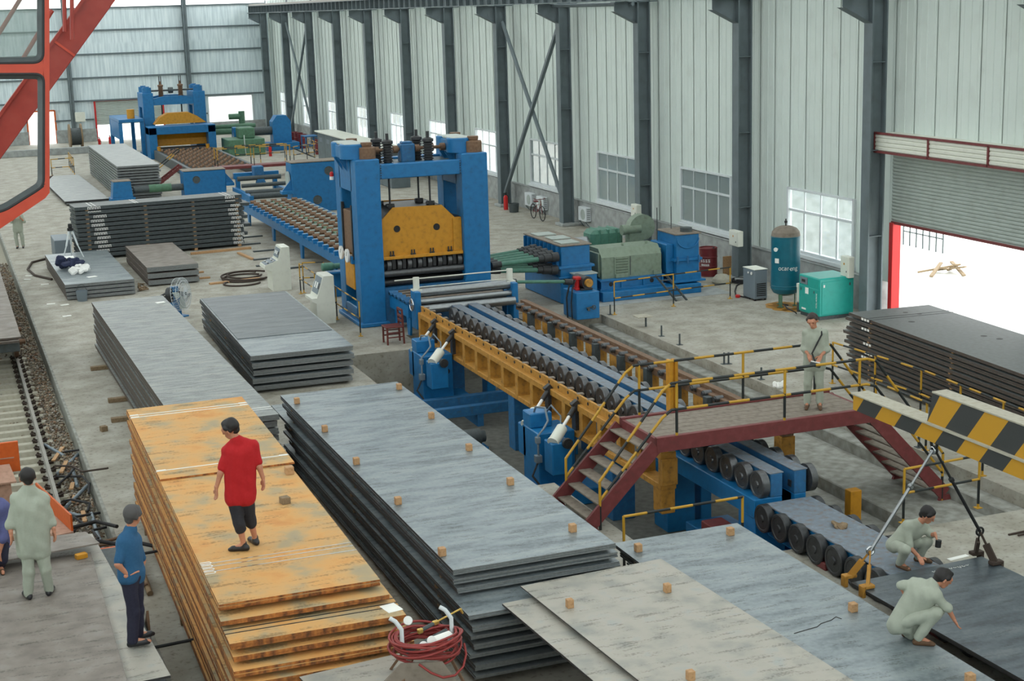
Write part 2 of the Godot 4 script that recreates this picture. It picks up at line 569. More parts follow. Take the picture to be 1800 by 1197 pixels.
# ribbed steel sheet in the plane x = 0 facing -x, from z = 0 to w along +z, height y0..y1
func sheet_mesh(w: float, y0: float, y1: float, ribs: int, deep := 0.016) -> ArrayMesh:
	var mb := MB.new()
	var prof := [Vector2(0, 0.0)]
	for i in ribs:
		var c := w * (i + 0.5) / ribs
		var big := deep if i == ribs / 2 else deep * 0.6
		prof.append(Vector2(c - 0.035, 0.0))
		prof.append(Vector2(c - 0.02, -big))
		prof.append(Vector2(c + 0.02, -big))
		prof.append(Vector2(c + 0.035, 0.0))
	prof.append(Vector2(w - 0.045, 0.0))
	prof.append(Vector2(w - 0.03, -deep * 1.3))
	prof.append(Vector2(w + 0.002, -deep * 1.3))
	for i in prof.size() - 1:
		var p: Vector2 = prof[i]
		var q: Vector2 = prof[i + 1]
		mb.quad(Vector3(p.y, y0, p.x), Vector3(q.y, y0, q.x), Vector3(q.y, y1, q.x), Vector3(p.y, y1, p.x), Vector3(-1, 0, 0))
	mb.bb(0.02, 0.06, y0, y1, 0, w)
	return mb.mesh()

func col_z(k: int) -> float: return COL_Z0 - COL_DZ * k

func window_unit(n: int, zc: float, dusty: bool):
	var o := struct_node("window_%d" % n)
	o.position = Vector3(WALL_X, 0, zc)
	var y0 := 1.2
	var y1 := 3.2
	var hw := 1.84
	var fr := MB.new()
	for s in [-1.0, 1.0]:
		fr.bb(-0.09, 0.06, y0, y1, s * hw - 0.05, s * hw + 0.05, 0.008)
	fr.bb(-0.09, 0.06, y0, y0 + 0.09, -hw, hw, 0.008)
	fr.bb(-0.09, 0.06, y1 - 0.07, y1, -hw, hw, 0.008)
	obj(fr, "window_frame", M.white_frame, o)
	var tr := MB.new()
	tr.bb(-0.05, 0.03, 2.46, 2.54, -hw, hw, 0.008)
	obj(tr, "transom", M.white_frame, o)
	for i in [-1, 0, 1]:
		var mu := MB.new()
		mu.bb(-0.04, 0.02, y0, 2.5, i * hw / 2 - 0.035, i * hw / 2 + 0.035, 0.006)
		mu.bb(-0.03, 0.02, 2.5, y1, i * hw / 2 - 0.02, i * hw / 2 + 0.02, 0.006)
		obj(mu, "mullion", M.white_frame, o)
	for i in 4:
		for r in [[y0, 2.5], [2.5, y1]]:
			var pa := MB.new()
			pa.bb(-0.012, -0.006, r[0], r[1], -hw + i * hw / 2, -hw + (i + 1) * hw / 2)
			obj(pa, "pane", M.dusty_glass if dusty else M.glass, o)
	var si := MB.new()
	si.bb(-0.16, 0.05, y0 - 0.12, y0, -hw - 0.08, hw + 0.08, 0.01)
	obj(si, "window_sill", M.white_frame, o)

func right_wall():
	var wall := struct_node("wall_right")
	wall.position = Vector3(WALL_X, 0, 0)
	var sw := COL_DZ / 8.0
	var full := sheet_mesh(sw, 1.0, 10.0, 3)
	var above := sheet_mesh(sw, 3.2, 10.0, 3)
	var lintel := sheet_mesh(sw, 5.0, 10.0, 3)
	for k in range(-6, 12):
		var z0 := col_z(k) # near column of the bay, bay runs to col_z(k + 1)
		for i in 8:
			var mesh := full
			if k >= 0 and i >= 2 and i < 6: mesh = above
			if k == -1: mesh = lintel
			if k == 11 and i > 1: continue
			put(mesh, "sheet", M.wall_panel, wall, Transform3D(Basis(), Vector3(0, 0, z0 - (i + 1) * sw)))
	# low concrete wall under the sheets
	var d := MB.new()
	d.bb(-0.14, 0.25, -0.4, 1.0, FAR_Z, col_z(0) - 0.4)
	d.bb(-0.14, 0.25, -0.4, 1.0, col_z(-1) + 0.2, 10)
	d.bb(-0.18, 0.25, 1.0, 1.04, FAR_Z, col_z(0) - 0.4, 0.01)
	obj(d, "concrete_base", M.dado, wall)
	var n := 1
	for k in range(0, 11):
		window_unit(n, col_z(k) - COL_DZ / 2, k in [1, 2, 3])
		# strips of sheet below the sill
		n += 1
	# columns: rolled H sections with their web square to the wall
	for k in range(-2, 12):
		var c := MB.new()
		c.bb(-0.92, -0.88, 0.0, 9.05, -0.2, 0.2)
		c.bb(-0.46, -0.42, 0.0, 10.0, -0.2, 0.2)
		c.bb(-0.9, -0.44, 0.0, 9.6, -0.012, 0.012)
		c.bb(-1.0, -0.32, 0.0, 0.06, -0.3, 0.3)
		for yy in [2.4, 4.8, 7.2]:
			c.bb(-0.88, -0.46, yy, yy + 0.02, -0.18, 0.18)
		# bracket carrying the crane runway
		c.prism([Vector2(-0.9, 8.25), Vector2(-0.9, 9.05), Vector2(-1.75, 9.05), Vector2(-1.75, 8.72)], Vector3(0, 0, -0.015), Vector3(1, 0, 0), Vector3(0, 1, 0), Vector3(0, 0, 0.03))
		c.bb(-1.8, -0.12, 9.01, 9.05, -0.2, 0.2)
		c.quad(Vector3(-0.9, 8.25, -0.2), Vector3(-0.9, 8.25, 0.2), Vector3(-1.8, 8.7, 0.2), Vector3(-1.8, 8.7, -0.2), Vector3(-0.5, -1, 0))
		var o := struct(c, "trim_%d" % (k + 13), M.column)
		o.position = Vector3(WALL_X, 0, col_z(k))
	# concrete plinths of the columns
	for k in range(0, 12):
		var pl := MB.new()
		pl.bb(WALL_X - 1.05, WALL_X - 0.14, 0, 0.12, col_z(k) - 0.4, col_z(k) + 0.4, 0.02)
		struct(pl, "trim_%d" % (k + 40), M.dado)
	# cross bracing
	for k in [3, 9]:
		var b1 := MB.new()
		var X := WALL_X - 0.6
		var za := col_z(k) - 0.2
		var zb := col_z(k + 1) + 0.2
		b1.cyl(Vector3(X, 8.3, zb), Vector3(X, 0.6, za), 0.085, -1, 10)
		var a1 := struct(b1, "trim_%d" % (60 + k), M.column)
		var b2 := MB.new()
		b2.bar(Vector3(X - 0.12, 8.3, za), Vector3(X - 0.12, 0.6, zb), 0.14, 0.14)
		struct(b2, "trim_%d" % (80 + k), M.column)
	roller_door()
	# grey annex behind the dusty windows
	var an := MB.new()
	an.bb(WALL_X + 4.0, WALL_X + 4.2, -0.2, 4.0, -67, -43.8)
	an.bb(WALL_X + 0.1, WALL_X + 4.2, 3.9, 4.1, -67, -43.8)
	an.bb(WALL_X + 0.1, WALL_X + 4.2, -0.2, 4.0, -43.8, -43.6)
	struct(an, "wall_annex", M.dado)

func roller_door():
	var o := struct_node("door_1")
	o.position = Vector3(WALL_X, 0, 0)
	var za := col_z(-1) + 0.2
	var zb := col_z(0) + 0.02
	# slatted curtain, half down
	var s := MB.new()
	var y := 4.95
	while y > 2.78:
		var y2 := y - 0.098
		for e in [[0.0, 0.0, 0.3, -0.022], [0.3, -0.022, 0.65, -0.022], [0.65, -0.022, 0.9, 0.0], [0.9, 0.0, 1.0, 0.006]]:
			s.quad(Vector3(e[1] - 0.02, lerpf(y, y2, e[0]), za), Vector3(e[1] - 0.02, lerpf(y, y2, e[0]), zb), Vector3(e[3] - 0.02, lerpf(y, y2, e[2]), zb), Vector3(e[3] - 0.02, lerpf(y, y2, e[2]), za), Vector3(-1, 0, 0))
		y = y2
	s.bb(-0.01, 0.02, 2.76, 4.95, za, zb)
	obj(s, "shutter_curtain", M.door_panel, o)
	var br := MB.new()
	br.bb(-0.06, 0.03, 2.70, 2.78, za, zb, 0.008)
	obj(br, "bottom_bar", M.red_brown, o)
	# ribbed housing of the roll with its red-brown frame
	var h := MB.new()
	for i in 4:
		var yy := 4.80 + i * 0.115
		for e in [[0.0, 0.0, 0.25, -0.03], [0.25, -0.03, 0.75, -0.03], [0.75, -0.03, 1.0, 0.0]]:
			h.quad(Vector3(-0.62 + e[1], yy + 0.115 * e[0], za), Vector3(-0.62 + e[1], yy + 0.115 * e[0], zb), Vector3(-0.62 + e[3], yy + 0.115 * e[2], zb), Vector3(-0.62 + e[3], yy + 0.115 * e[2], za), Vector3(-1, 0, 0))
	h.bb(-0.62, -0.6, 4.8, 5.26, za, zb)
	h.bb(-0.62, 0.0, 5.24, 5.27, za, zb)
	h.bb(-0.62, 0.0, 4.8, 5.26, zb - 0.02, zb)
	obj(h, "roll_housing", M.white_paint, o)
	var f := MB.new()
	f.bb(-0.68, -0.6, 5.25, 5.31, za, zb)
	f.bb(-0.68, -0.6, 4.74, 4.80, za, zb)
	var zz := zb
	while zz < za:
		f.bb(-0.68, -0.63, 4.76, 5.28, zz - 0.03, zz + 0.03)
		zz += 2.45
	obj(f, "housing_frame", M.red_brown, o)
	var j := MB.new()
	j.bb(-0.10, 0.18, 0, 2.74, zb - 0.02, zb + 0.16, 0.01)
	j.bb(-0.10, 0.18, 0, 2.74, za - 0.05, za + 0.02, 0.01)
	obj(j, "door_guide", M.red, o)

func far_wall():
	var wall := struct_node("wall_back")
	wall.position = Vector3(0, 0, FAR_Z)
	var sw := 0.9
	var i := 0
	var x := -9.0
	var meshes := {}
	while x < 24.9:
		var segs := [[0.95, 9.75]]
		if x + sw > 19.95 and x < 23.45: segs = [[2.95, 9.75], [0.0, 0.85]]
		if x + sw > 11.5 and x < 16.6: segs = [[2.97, 9.75]]
		if x + sw > 6.6 and x < 8.6: segs = [[2.4, 9.75]]
		for s in segs:
			var key := str(s)
			if not meshes.has(key): meshes[key] = sheet_mesh(sw, s[0], s[1], 4, 0.06)
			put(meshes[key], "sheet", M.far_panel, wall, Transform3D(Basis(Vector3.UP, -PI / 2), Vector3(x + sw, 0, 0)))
		x += sw
		i += 1
	var fi := MB.new()
	for q in [[19.79, 19.95, 0.85, 2.95], [10.79, 11.5, 0.0, 2.97], [16.6, 17.11, 0.0, 2.97], [6.29, 6.6, 0.0, 2.4], [8.6, 9.01, 0.0, 2.4]]:
		fi.bb(q[0], q[1], q[2], q[3], -0.06, -0.02)
	for k in 6: fi.bb(23.45 + k * 0.15, 23.53 + k * 0.15, 0.0, 2.95, -0.06, 0.02)
	fi.bb(23.45, 24.9, 0.0, 2.95, -0.06, -0.02)
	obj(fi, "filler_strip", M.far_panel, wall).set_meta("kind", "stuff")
	var g := MB.new()
	for y in [1.64, 3.02, 4.7, 6.42, 8.15, 9.77]:
		if y < 3.0:
			g.bb(-9, 6.6, y - 0.05, y + 0.05, 0.02, 0.16)
			g.bb(8.6, 11.4, y - 0.05, y + 0.05, 0.02, 0.16)
			g.bb(16.6, 19.9, y - 0.05, y + 0.05, 0.02, 0.16)
		else:
			g.bb(-9, 24.9, y - 0.06, y + 0.06, 0.02, 0.18)
	obj(g, "girt", M.column, wall)
	var n := 100
	for cx in [1.1, 9.87, 18.6]:
		var c := MB.new()
		c.bb(-0.16, 0.16, 0, 12.5, 0.62, 0.65)
		c.bb(-0.16, 0.16, 0, 12.5, 0.2, 0.23)
		c.bb(-0.012, 0.012, 0, 12.5, 0.2, 0.65)
		var o := struct(c, "trim_%d" % n, M.column)
		o.position = Vector3(cx, 0, FAR_Z)
		n += 1
	var d := MB.new()
	for s in [[-9, 6.6], [8.6, 11.5], [16.6, 25.0]]:
		d.bb(s[0], s[1], -0.4, 0.95, -0.1, 0.2)
	obj(d, "concrete_base", M.dado, wall)
	# window
	var w := struct_node("window_20")
	w.position = Vector3(21.7, 0, FAR_Z)
	var fr := MB.new()
	for s in [-1.0, 1.0]: fr.bb(s * 1.73 - 0.05, s * 1.73 + 0.05, 0.85, 2.95, -0.06, 0.08)
	fr.bb(-1.73, 1.73, 0.82, 0.92, -0.06, 0.08)
	fr.bb(-1.73, 1.73, 2.88, 2.98, -0.06, 0.08)
	obj(fr, "window_frame", M.white_frame, w)
	var pa := MB.new()
	pa.bb(-1.7, 1.7, 0.9, 2.9, 0.0, 0.006)
	obj(pa, "pane", M.glass, w)
	# half open roller door
	var o := struct_node("door_2")
	o.position = Vector3(14.05, 0, FAR_Z)
	var s := MB.new()
	var y := 2.95
	while y > 1.28:
		s.quad(Vector3(-2.5, y, 0.03), Vector3(2.5, y, 0.03), Vector3(2.5, y - 0.05, 0.06), Vector3(-2.5, y - 0.05, 0.06), Vector3(0, 0, 1))
		s.quad(Vector3(-2.5, y - 0.05, 0.06), Vector3(2.5, y - 0.05, 0.06), Vector3(2.5, y - 0.11, 0.03), Vector3(-2.5, y - 0.11, 0.03), Vector3(0, 0, 1))
		y -= 0.11
	s.bb(-2.5, 2.5, 1.25, 2.95, -0.02, 0.02)
	obj(s, "shutter_curtain", M.door_panel, o)
	var j := MB.new()
	for q in [-1.0, 1.0]: j.bb(q * 2.52 - 0.06, q * 2.52 + 0.06, 0, 3.0, -0.05, 0.12)
	j.bb(-2.52, 2.52, 2.94, 3.05, -0.05, 0.14)
	obj(j, "door_guide", M.red, o)
	var o2 := struct_node("door_3")
	o2.position = Vector3(7.6, 0, FAR_Z)
	var j2 := MB.new()
	for q in [-1.0, 1.0]: j2.bb(q * 1.0 - 0.06, q * 1.0 + 0.06, 0, 2.45, -0.05, 0.12)
	j2.bb(-1.0, 1.0, 2.36, 2.48, -0.05, 0.12)
	obj(j2, "door_guide", M.orange, o2)

func crane_runway():
	var o := struct_node("trim_110")
	var X := 23.55
	var b := MB.new()
	b.bb(X - 0.2, X + 0.2, 9.06, 9.09, FAR_Z + 0.5, 10)
	b.bb(X - 0.2, X + 0.2, 9.56, 9.6, FAR_Z + 0.5, 10)
	b.bb(X - 0.01, X + 0.01, 9.06, 9.6, FAR_Z + 0.5, 10)
	obj(b, "runway_girder", M.column, o)
	var st := MB.new()
	var z := FAR_Z + 1.0
	while z < -50:
		st.bb(X - 0.19, X + 0.19, 9.09, 9.56, z - 0.012, z + 0.012)
		z += 0.95
	var so := obj(st, "stiffener", M.column, o)
	so.set_meta("kind", "stuff")
	var r := MB.new()
	r.bb(X - 0.04, X + 0.04, 9.6, 9.72, FAR_Z + 0.5, 10)
	obj(r, "crane_rail", M.rail_steel, o)
	var pr := MB.new()
	pr.cyl(Vector3(23.9, 8.95, col_z(3) - 0.2), Vector3(23.9, 8.95, col_z(2) + 0.2), 0.07, -1, 8)
	obj(pr, "conduit", M.column, o)

const ORD := ["topmost", "second", "third", "fourth", "fifth", "sixth", "seventh", "eighth", "ninth", "tenth", "eleventh", "twelfth", "thirteenth", "fourteenth"]

# a bundle of thin steel plates: flat faces, long edges and cut ends each in their own material
func plate_mesh(sx: float, sy: float, sz: float, sheets: int, top: Material, side: Material, end: Material, long_x := false) -> ArrayMesh:
	var a := MB.new()
	var b := MB.new()
	var c := MB.new()
	var t := sy / sheets
	for i in sheets:
		var j := 0.0 if i == sheets - 1 else rng.randf_range(-0.012, 0.012)
		var k := 0.0 if i == sheets - 1 else rng.randf_range(-0.02, 0.02)
		var y0 := -sy / 2 + t * i + (0.003 if i > 0 else 0.0)
		var y1 := -sy / 2 + t * (i + 1)
		var x0 := -sx / 2 + j
		var x1 := sx / 2 + j
		var z0 := -sz / 2 + k
		var z1 := sz / 2 + k
		for q in [[y0, Vector3.DOWN], [y1, Vector3.UP]]:
			a.quad(Vector3(x0, q[0], z0), Vector3(x1, q[0], z0), Vector3(x1, q[0], z1), Vector3(x0, q[0], z1), q[1])
		for q in [[x0, Vector3.LEFT], [x1, Vector3.RIGHT]]:
			(c if long_x else b).quad(Vector3(q[0], y0, z0), Vector3(q[0], y1, z0), Vector3(q[0], y1, z1), Vector3(q[0], y0, z1), q[1])
		for q in [[z0, Vector3.FORWARD], [z1, Vector3.BACK]]:
			(b if long_x else c).quad(Vector3(x0, y0, q[0]), Vector3(x1, y0, q[0]), Vector3(x1, y1, q[0]), Vector3(x0, y1, q[0]), q[1])
	var m: ArrayMesh = a.mesh()
	for e in [b, c]:
		var arr := []
		arr.resize(Mesh.ARRAY_MAX)
		arr[Mesh.ARRAY_VERTEX] = e.v
		arr[Mesh.ARRAY_NORMAL] = e.n
		m.add_surface_from_arrays(Mesh.PRIMITIVE_TRIANGLES, arr)
	m.surface_set_material(0, top)
	m.surface_set_material(1, side)
	m.surface_set_material(2, end)
	return m

# layers: [top y, thickness, x0, x1, rear z, front z]; returns the plate nodes
func stack(where: String, look: String, group: String, pivot: Vector2, turn: float, layers: Array, top: Material, side: Material, end: Material, sheets := 2, long_x := false) -> Array:
	var out := []
	var bs := Basis(Vector3.UP, turn)
	for i in layers.size():
		var l: Array = layers[i]
		var sx: float = l[3] - l[2]
		var sz: float = l[5] - l[4]
		var o := MeshInstance3D.new()
		o.mesh = plate_mesh(sx, l[1], sz, l[6] if l.size() > 6 else sheets, top, side, end, long_x)
		o.name = numbered("steel_plate")
		var c := Vector3((l[2] + l[3]) / 2 - pivot.x, 0, (l[4] + l[5]) / 2 - pivot.y)
		o.transform = Transform3D(bs, Vector3(pivot.x, l[0] - l[1] / 2, pivot.y) + bs * c)
		var which: String = ORD[i] if i < ORD.size() else "lowest"
		if i == 0: o.set_meta("label", "%s, topmost of the %s" % [look, where])
		else: o.set_meta("label", "%s, %s from top of the %s" % [look, which, where])
		o.set_meta("category", "steel plate")
		o.set_meta("group", group)
		add_child(o)
		out.append(o)
	return out

var block_mesh := {}
func block(at: Vector3, s: Vector3, label: String, group: String, turn := 0.0, m: Material = null):
	var key := str(s)
	if not block_mesh.has(key):
		var mb := MB.new()
		mb.box(Vector3.ZERO, s, Basis(), 0.006)
		block_mesh[key] = mb.mesh()
	var o := put(block_mesh[key], "wood_block", M.wood if m == null else m, self, Transform3D(Basis(Vector3.UP, turn), at + Vector3(0, s.y / 2, 0)))
	o.set_meta("label", label)
	o.set_meta("category", "wood block")
	o.set_meta("group", group)

# bearer timbers across the full width between the layers
func bearers(layers: Array, pivot: Vector2, turn: float, zs: Array, label: String, group: String, floor_too := true, m: Material = null, w := 0.08, inset_x := 0.03):
	var bs := Basis(Vector3.UP, turn)
	for i in layers.size():
		var bottom: float = layers[i][0] - layers[i][1]
		var below: float = layers[i + 1][0] if i + 1 < layers.size() else 0.0
		if bottom - below < 0.015 or (i + 1 == layers.size() and not floor_too): continue
		var x0: float = layers[i][2] + inset_x
		var x1: float = layers[i][3] - 0.06
		for z in zs:
			var p := Vector3(pivot.x, below, pivot.y) + bs * Vector3((x0 + x1) / 2 - pivot.x, 0, z - pivot.y)
			block(p, Vector3(snappedf(x1 - x0, 0.05), snappedf(bottom - below, 0.001) - 0.001, w), label, group, turn, m)

func bearers_x(layers: Array, pivot: Vector2, turn: float, xs: Array, label: String, group: String):
	var bs := Basis(Vector3.UP, turn)
	for i in layers.size():
		var bottom: float = layers[i][0] - layers[i][1]
		var below: float = layers[i + 1][0] if i + 1 < layers.size() else 0.0
		if bottom - below < 0.015: continue
		for x in xs:
			var p := Vector3(pivot.x, below, pivot.y) + bs * Vector3(x - pivot.x, 0, (layers[i][4] + layers[i][5]) / 2 - pivot.y)
			block(p, Vector3(0.12, snappedf(bottom - below, 0.001) - 0.001, 1.26), label, group, turn)

func strap_on(plate: Node3D, x0: float, x1: float, y: float, z: float, w := 0.035, m: Material = null):
	# steel band lying across a plate and bent over its long edges, in the plate's own space
	var mb := MB.new()
	mb.bb(x0 - 0.004, x1 + 0.004, y, y + 0.004, z - w / 2, z + w / 2)
	for x in [x0 - 0.004, x1]:
		mb.bb(x, x + 0.004, y - 0.02, y + 0.004, z - w / 2, z + w / 2)
	obj(mb, "strap", M.white if m == null else m, plate)

func plates():
	var i := 0
	# ---- rusty stack at the front
	var L := [[2.05, 0.03, 2.70, 4.80, -27.5, -22.9, 1], [2.018, 0.085, 2.70, 4.72, -27.55, -17.5, 3], [1.88, 0.06, 2.68, 4.78, -27.4, -17.3, 2], [1.77, 0.085, 2.70, 4.86, -27.5, -16.85, 2], [1.62, 0.07, 2.72, 4.86, -27.3, -16.8, 2], [1.49, 0.075, 2.70, 4.90, -27.5, -16.68, 2], [1.35, 0.08, 2.72, 4.86, -27.4, -16.6, 2], [1.21, 0.08, 2.70, 4.84, -27.5, -16.62, 2], [1.06, 0.1, 2.70, 4.84, -27.3, -16.6, 2], [0.88, 0.1, 2.71, 4.84, -27.5, -16.58, 2], [0.70, 0.1, 2.70, 4.84, -27.4, -16.55, 2], [0.52, 0.1, 2.72, 4.84, -27.5, -16.6, 2], [0.34, 0.12, 2.70, 4.84, -27.4, -16.55, 2]]
	var rs := stack("rusty orange stack", "rusty orange steel plate", "plates of the rusty stack", Vector2(2.75, -22), -0.012, L, M.plate_rust, M.rust_edge, M.rust_edge)
	var tops: Node3D = rs[0]
	for z in [-27.0 + 25.2, -26.85 + 25.2, -23.35 + 25.2]:
		strap_on(tops, -1.05, 1.05, 0.0151, z, 0.03)
	var t1: Node3D = rs[1]
	for z in [3.55, 3.68, 3.86]:
		strap_on(t1, -1.01, 1.01, 0.0426, z, 0.02, M.chrome)
	for z in [4.9, 4.75, 5.02]:
		strap_on(rs[3], -1.08, 1.08, 0.0426, z, 0.02, M.dark_steel)
	# white paint loops and clamps on the left edge, paper tags on the right
	var pm := MB.new()
	for z in [3.5, 3.62, 3.74, 3.86]:
		pm.tube([Vector3(-1.0, 0.046, z), Vector3(-0.88, 0.046, z), Vector3(-0.86, 0.046, z + 0.04), Vector3(-0.88, 0.046, z + 0.07), Vector3(-1.0, 0.046, z + 0.07)], 0.007, 5)
	obj(pm, "paint_mark", M.white, t1).set_meta("kind", "stuff")
	var cl := MB.new()
	for z in [-1.8, -1.65, 1.85]:
		for x in [-1.0, 1.0]: cl.box(Vector3(x * 0.97, 0.02, z), Vector3(0.14, 0.008, 0.06))
	obj(cl, "strap_clamp", M.white, tops).set_meta("kind", "stuff")
	var tg := MB.new()
	tg.box(Vector3(0.97, 0.045, 5.05), Vector3(0.2, 0.004, 0.26), Basis(Vector3.UP, 0.2))
	obj(tg, "paper_tag", M.paper, rs[3])
	bearers(L, Vector2(2.75, -22), -0.012, [-26.4, -22.0, -18.0], "small wood spacer between rusty orange plates", "spacers of the rusty stack", true, M.old_wood)
	block(Vector3(4.62, 2.018, -22.4), Vector3(0.13, 0.12, 0.13), "wood block by the step across the rusty plates", "loose blocks on the rusty plates")
	block(Vector3(4.24, 2.018, -21.0), Vector3(0.13, 0.1, 0.13), "scorched wood block beside the man in red", "loose blocks on the rusty plates", 0.2, M.old_wood)
	# ---- long grey stack behind it
	L = []
	for k in 9:
		L.append([1.4 - k * 0.148, 0.11, 3.6 + rng.randf_range(-0.02, 0.02), 5.52 + rng.randf_range(-0.02, 0.02), -42.5 + (0.0 if k == 0 else rng.randf_range(-0.12, 0.2)), -28.3 + (0.0 if k == 0 else rng.randf_range(-0.15, 0.05))])
	var gs := stack("long stack beside the track", "long light grey steel plate", "plates of the long grey stack", Vector2(3.6, -42.5), 0.013, L, M.plate_light, M.edge_brown, M.end_grey)
	for z in [6.45, 6.6]: strap_on(gs[0], -0.96, 0.96, 0.0551, z, 0.03)
	bearers(L, Vector2(3.6, -42.5), 0.013, [-41, -38.8, -36.6, -34.4, -32.2, -30], "pale spacer end along the long grey stack", "spacers of the long grey stack", false)
	for q in [[-40.2, 0.5], [-36.5, 0.42], [-34.6, 0.7], [-30.9, 0.4], [-29.3, 0.4]]:
		block(Vector3(3.62, 0, q[0]), Vector3(q[1] + 0.3, 0.1, 0.16), "bearer timber end sticking out under the long grey stack", "bearers of the long grey stack", 0, M.old_wood)
	# ---- short stack by the consoles
	L = []
	for k in 5:
		L.append([0.95 - k * 0.19, 0.12, 6.78 + rng.randf_range(-0.03, 0.03), 9.26 + rng.randf_range(-0.03, 0.05), -43.9 + rng.randf_range(-0.15, 0.1), -35.65 + (0.0 if k == 0 else rng.randf_range(-0.05, 0.08))])
	var cs := stack("stack by the consoles", "dark blue-grey steel plate", "plates of the stack by the consoles", Vector2(6.78, -43.9), -0.02, L, M.plate_grey, M.edge_dark, M.end_grey, 3)
	bearers(L, Vector2(6.78, -43.9), -0.02, [-42.4, -39.8, -37.2], "pale spacer end in the stack by the consoles", "spacers of the stack by the consoles")
	# seam line of a shorter top sheet
	var sl := MB.new()
	sl.bb(-1.22, 1.22, 0.061, 0.072, -4.1, 2.05)
	obj(sl, "top_sheet", M.plate_dark, cs[0])
	# ---- big stack in the middle
	L = [[1.43, 0.07, 6.03, 8.5, -29.65, -18.85, 3], [1.30, 0.07, 6.03, 8.52, -29.5, -18.83, 3], [1.17, 0.07, 6.06, 8.53, -29.3, -18.8, 3]]
	var y := 1.05
	for k in 7:
		L.append([y, 0.055 + 0.02 * float(k % 2), 6.0 + rng.randf_range(-0.03, 0.05), 8.5, -29.5 + rng.randf_range(-0.2, 0.4), -18.15 + rng.randf_range(-0.06, 0.1), 2])
		y -= 0.145
	L[3][2] = 5.98
	L[3][4] = -30.4
	var bsn := stack("big stack by the pit", "wide blue-grey steel plate", "plates of the big middle stack", Vector2(6.03, -29.6), 0.004, L, M.plate_grey, M.edge_dark, M.end_grey)
	bearers(L, Vector2(6.03, -29.6), 0.004, [-28.8, -24.2, -19.6], "wood spacer between blue-grey plates of the middle stack", "spacers of the big middle stack", true, M.old_wood)
	for p in [[6.19, -28.84], [8.35, -29.0], [6.19, -26.57], [8.25, -26.55], [6.18, -24.31], [8.19, -24.22], [6.21, -21.93], [8.15, -22.08], [6.12, -19.46], [8.18, -19.58]]:
		block(Vector3(p[0], 1.43, p[1]), Vector3(0.1, 0.12, 0.1), "small wood block on the big blue-grey plate", "blocks on the big middle stack")
	# ---- stack beside the railing, bottom right
	L = [[0.98, 0.05, 9.02, 11.15, -20.0, -9.0, 2], [0.88, 0.06, 9.06, 11.15, -19.85, -9.0, 2], [0.76, 0.06, 9.1, 11.15, -19.7, -9.0, 2], [0.62, 0.08, 9.1, 11.1, -19.6, -9.0, 2], [0.46, 0.1, 9.1, 11.1, -19.6, -9.0, 2], [0.28, 0.12, 9.1, 11.1, -19.6, -9.0, 2]]
	stack("stack behind the pit railing", "polished grey steel plate", "plates of the stack by the pit railing", Vector2(9.02, -20), 0.0, L, M.plate_grey, M.edge_dark, M.end_grey)
	bearers(L, Vector2(9.02, -20), 0.0, [-19.3, -16.2, -13.0], "wood spacer between plates by the pit railing", "spacers of the stack by the pit railing", true, M.old_wood)
	for p in [[9.21, -19.52], [10.79, -19.56], [10.81, -16.24], [10.85, -13.82]]:
		block(Vector3(p[0], 0.98, p[1]), Vector3(0.1, 0.12, 0.1), "small wood block on the polished plate by the railing", "blocks by the pit railing")
	# ---- pale plates lying over the corner, bottom centre
	L = [[1.18, 0.016, 6.93, 9.15, -18.5, -9.0, 1], [1.11, 0.03, 6.52, 8.9, -18.2, -9.0, 1]]
	stack("pale pair laid across corners", "pale grey-beige steel plate", "pale plates at the front", Vector2(6.93, -18.5), 0.055, L, M.plate_pale, M.edge_dark, M.end_grey)
	for p in [[7.25, -17.51], [8.66, -17.45], [7.68, -14.88]]:
		block(Vector3(p[0], 1.18, p[1]), Vector3(0.09, 0.12, 0.09), "small wood block on the pale beige plate", "blocks on the pale plates")
	block(Vector3(7.4, 1.126, -17.8), Vector3(0.09, 0.04, 0.09), "thin wood packing under the pale beige plate", "packing of the pale plates")
	block(Vector3(8.4, 1.126, -17.8), Vector3(0.09, 0.04, 0.09), "thin wood packing under the pale beige plate", "packing of the pale plates")
	L = [[0.92, 0.05, 7.0, 8.5, -17.6, -9.0, 1], [0.66, 0.08, 7.3, 8.5, -16.9, -9.0, 1], [0.4, 0.1, 7.3, 8.5, -16.9, -9.0, 1]]
	stack("pile under the pale pair", "narrow dark steel plate", "dark plates under the pale ones", Vector2(7.0, -17.6), 0.05, L, M.slate, M.edge_dark, M.edge_dark)
	bearers(L, Vector2(7.0, -17.6), 0.05, [-16.5, -14], "wood spacer under the narrow dark plates", "spacers under the dark plates", true, M.old_wood)
	# ---- dark plate hanging in the clamps of the lifting beam
	L = [[0.64, 0.035, 11.84, 14.2, -17.85, -9.0, 1], [0.6, 0.035, 11.86, 14.2, -17.8, -9.0, 1]]
	stack("pair in the clamps", "blackish blue steel plate with chalk writing", "plates slung from the striped beam", Vector2(11.84, -17.85), 0.03, L, M.plate_dark, M.edge_dark, M.edge_dark)
	var ck := MB.new()
	for k in 9:
		var cx := 13.15 + k * 0.075
		ck.tube([Vector3(cx, 0.641, -17.72), Vector3(cx + 0.03, 0.641, -17.66 - 0.02 * (k % 3)), Vector3(cx + 0.055, 0.641, -17.73 + 0.02 * (k % 2))], 0.004, 4)
	var chk := single(ck, "chalk_writing", M.paper, "faint chalk writing on the dark plate before the crouching man", "writing")
	chk.set_meta("kind", "stuff")
	var cr := MB.new()
	cr.tube([Vector3(9.72, 0.981, -15.93), Vector3(9.95, 0.981, -15.97), Vector3(10.1, 0.981, -15.99), Vector3(10.2, 0.981, -16.06), Vector3(10.38, 0.981, -16.1), Vector3(10.5, 0.981, -16.17), Vector3(10.53, 0.981, -16.08)], 0.008, 4)
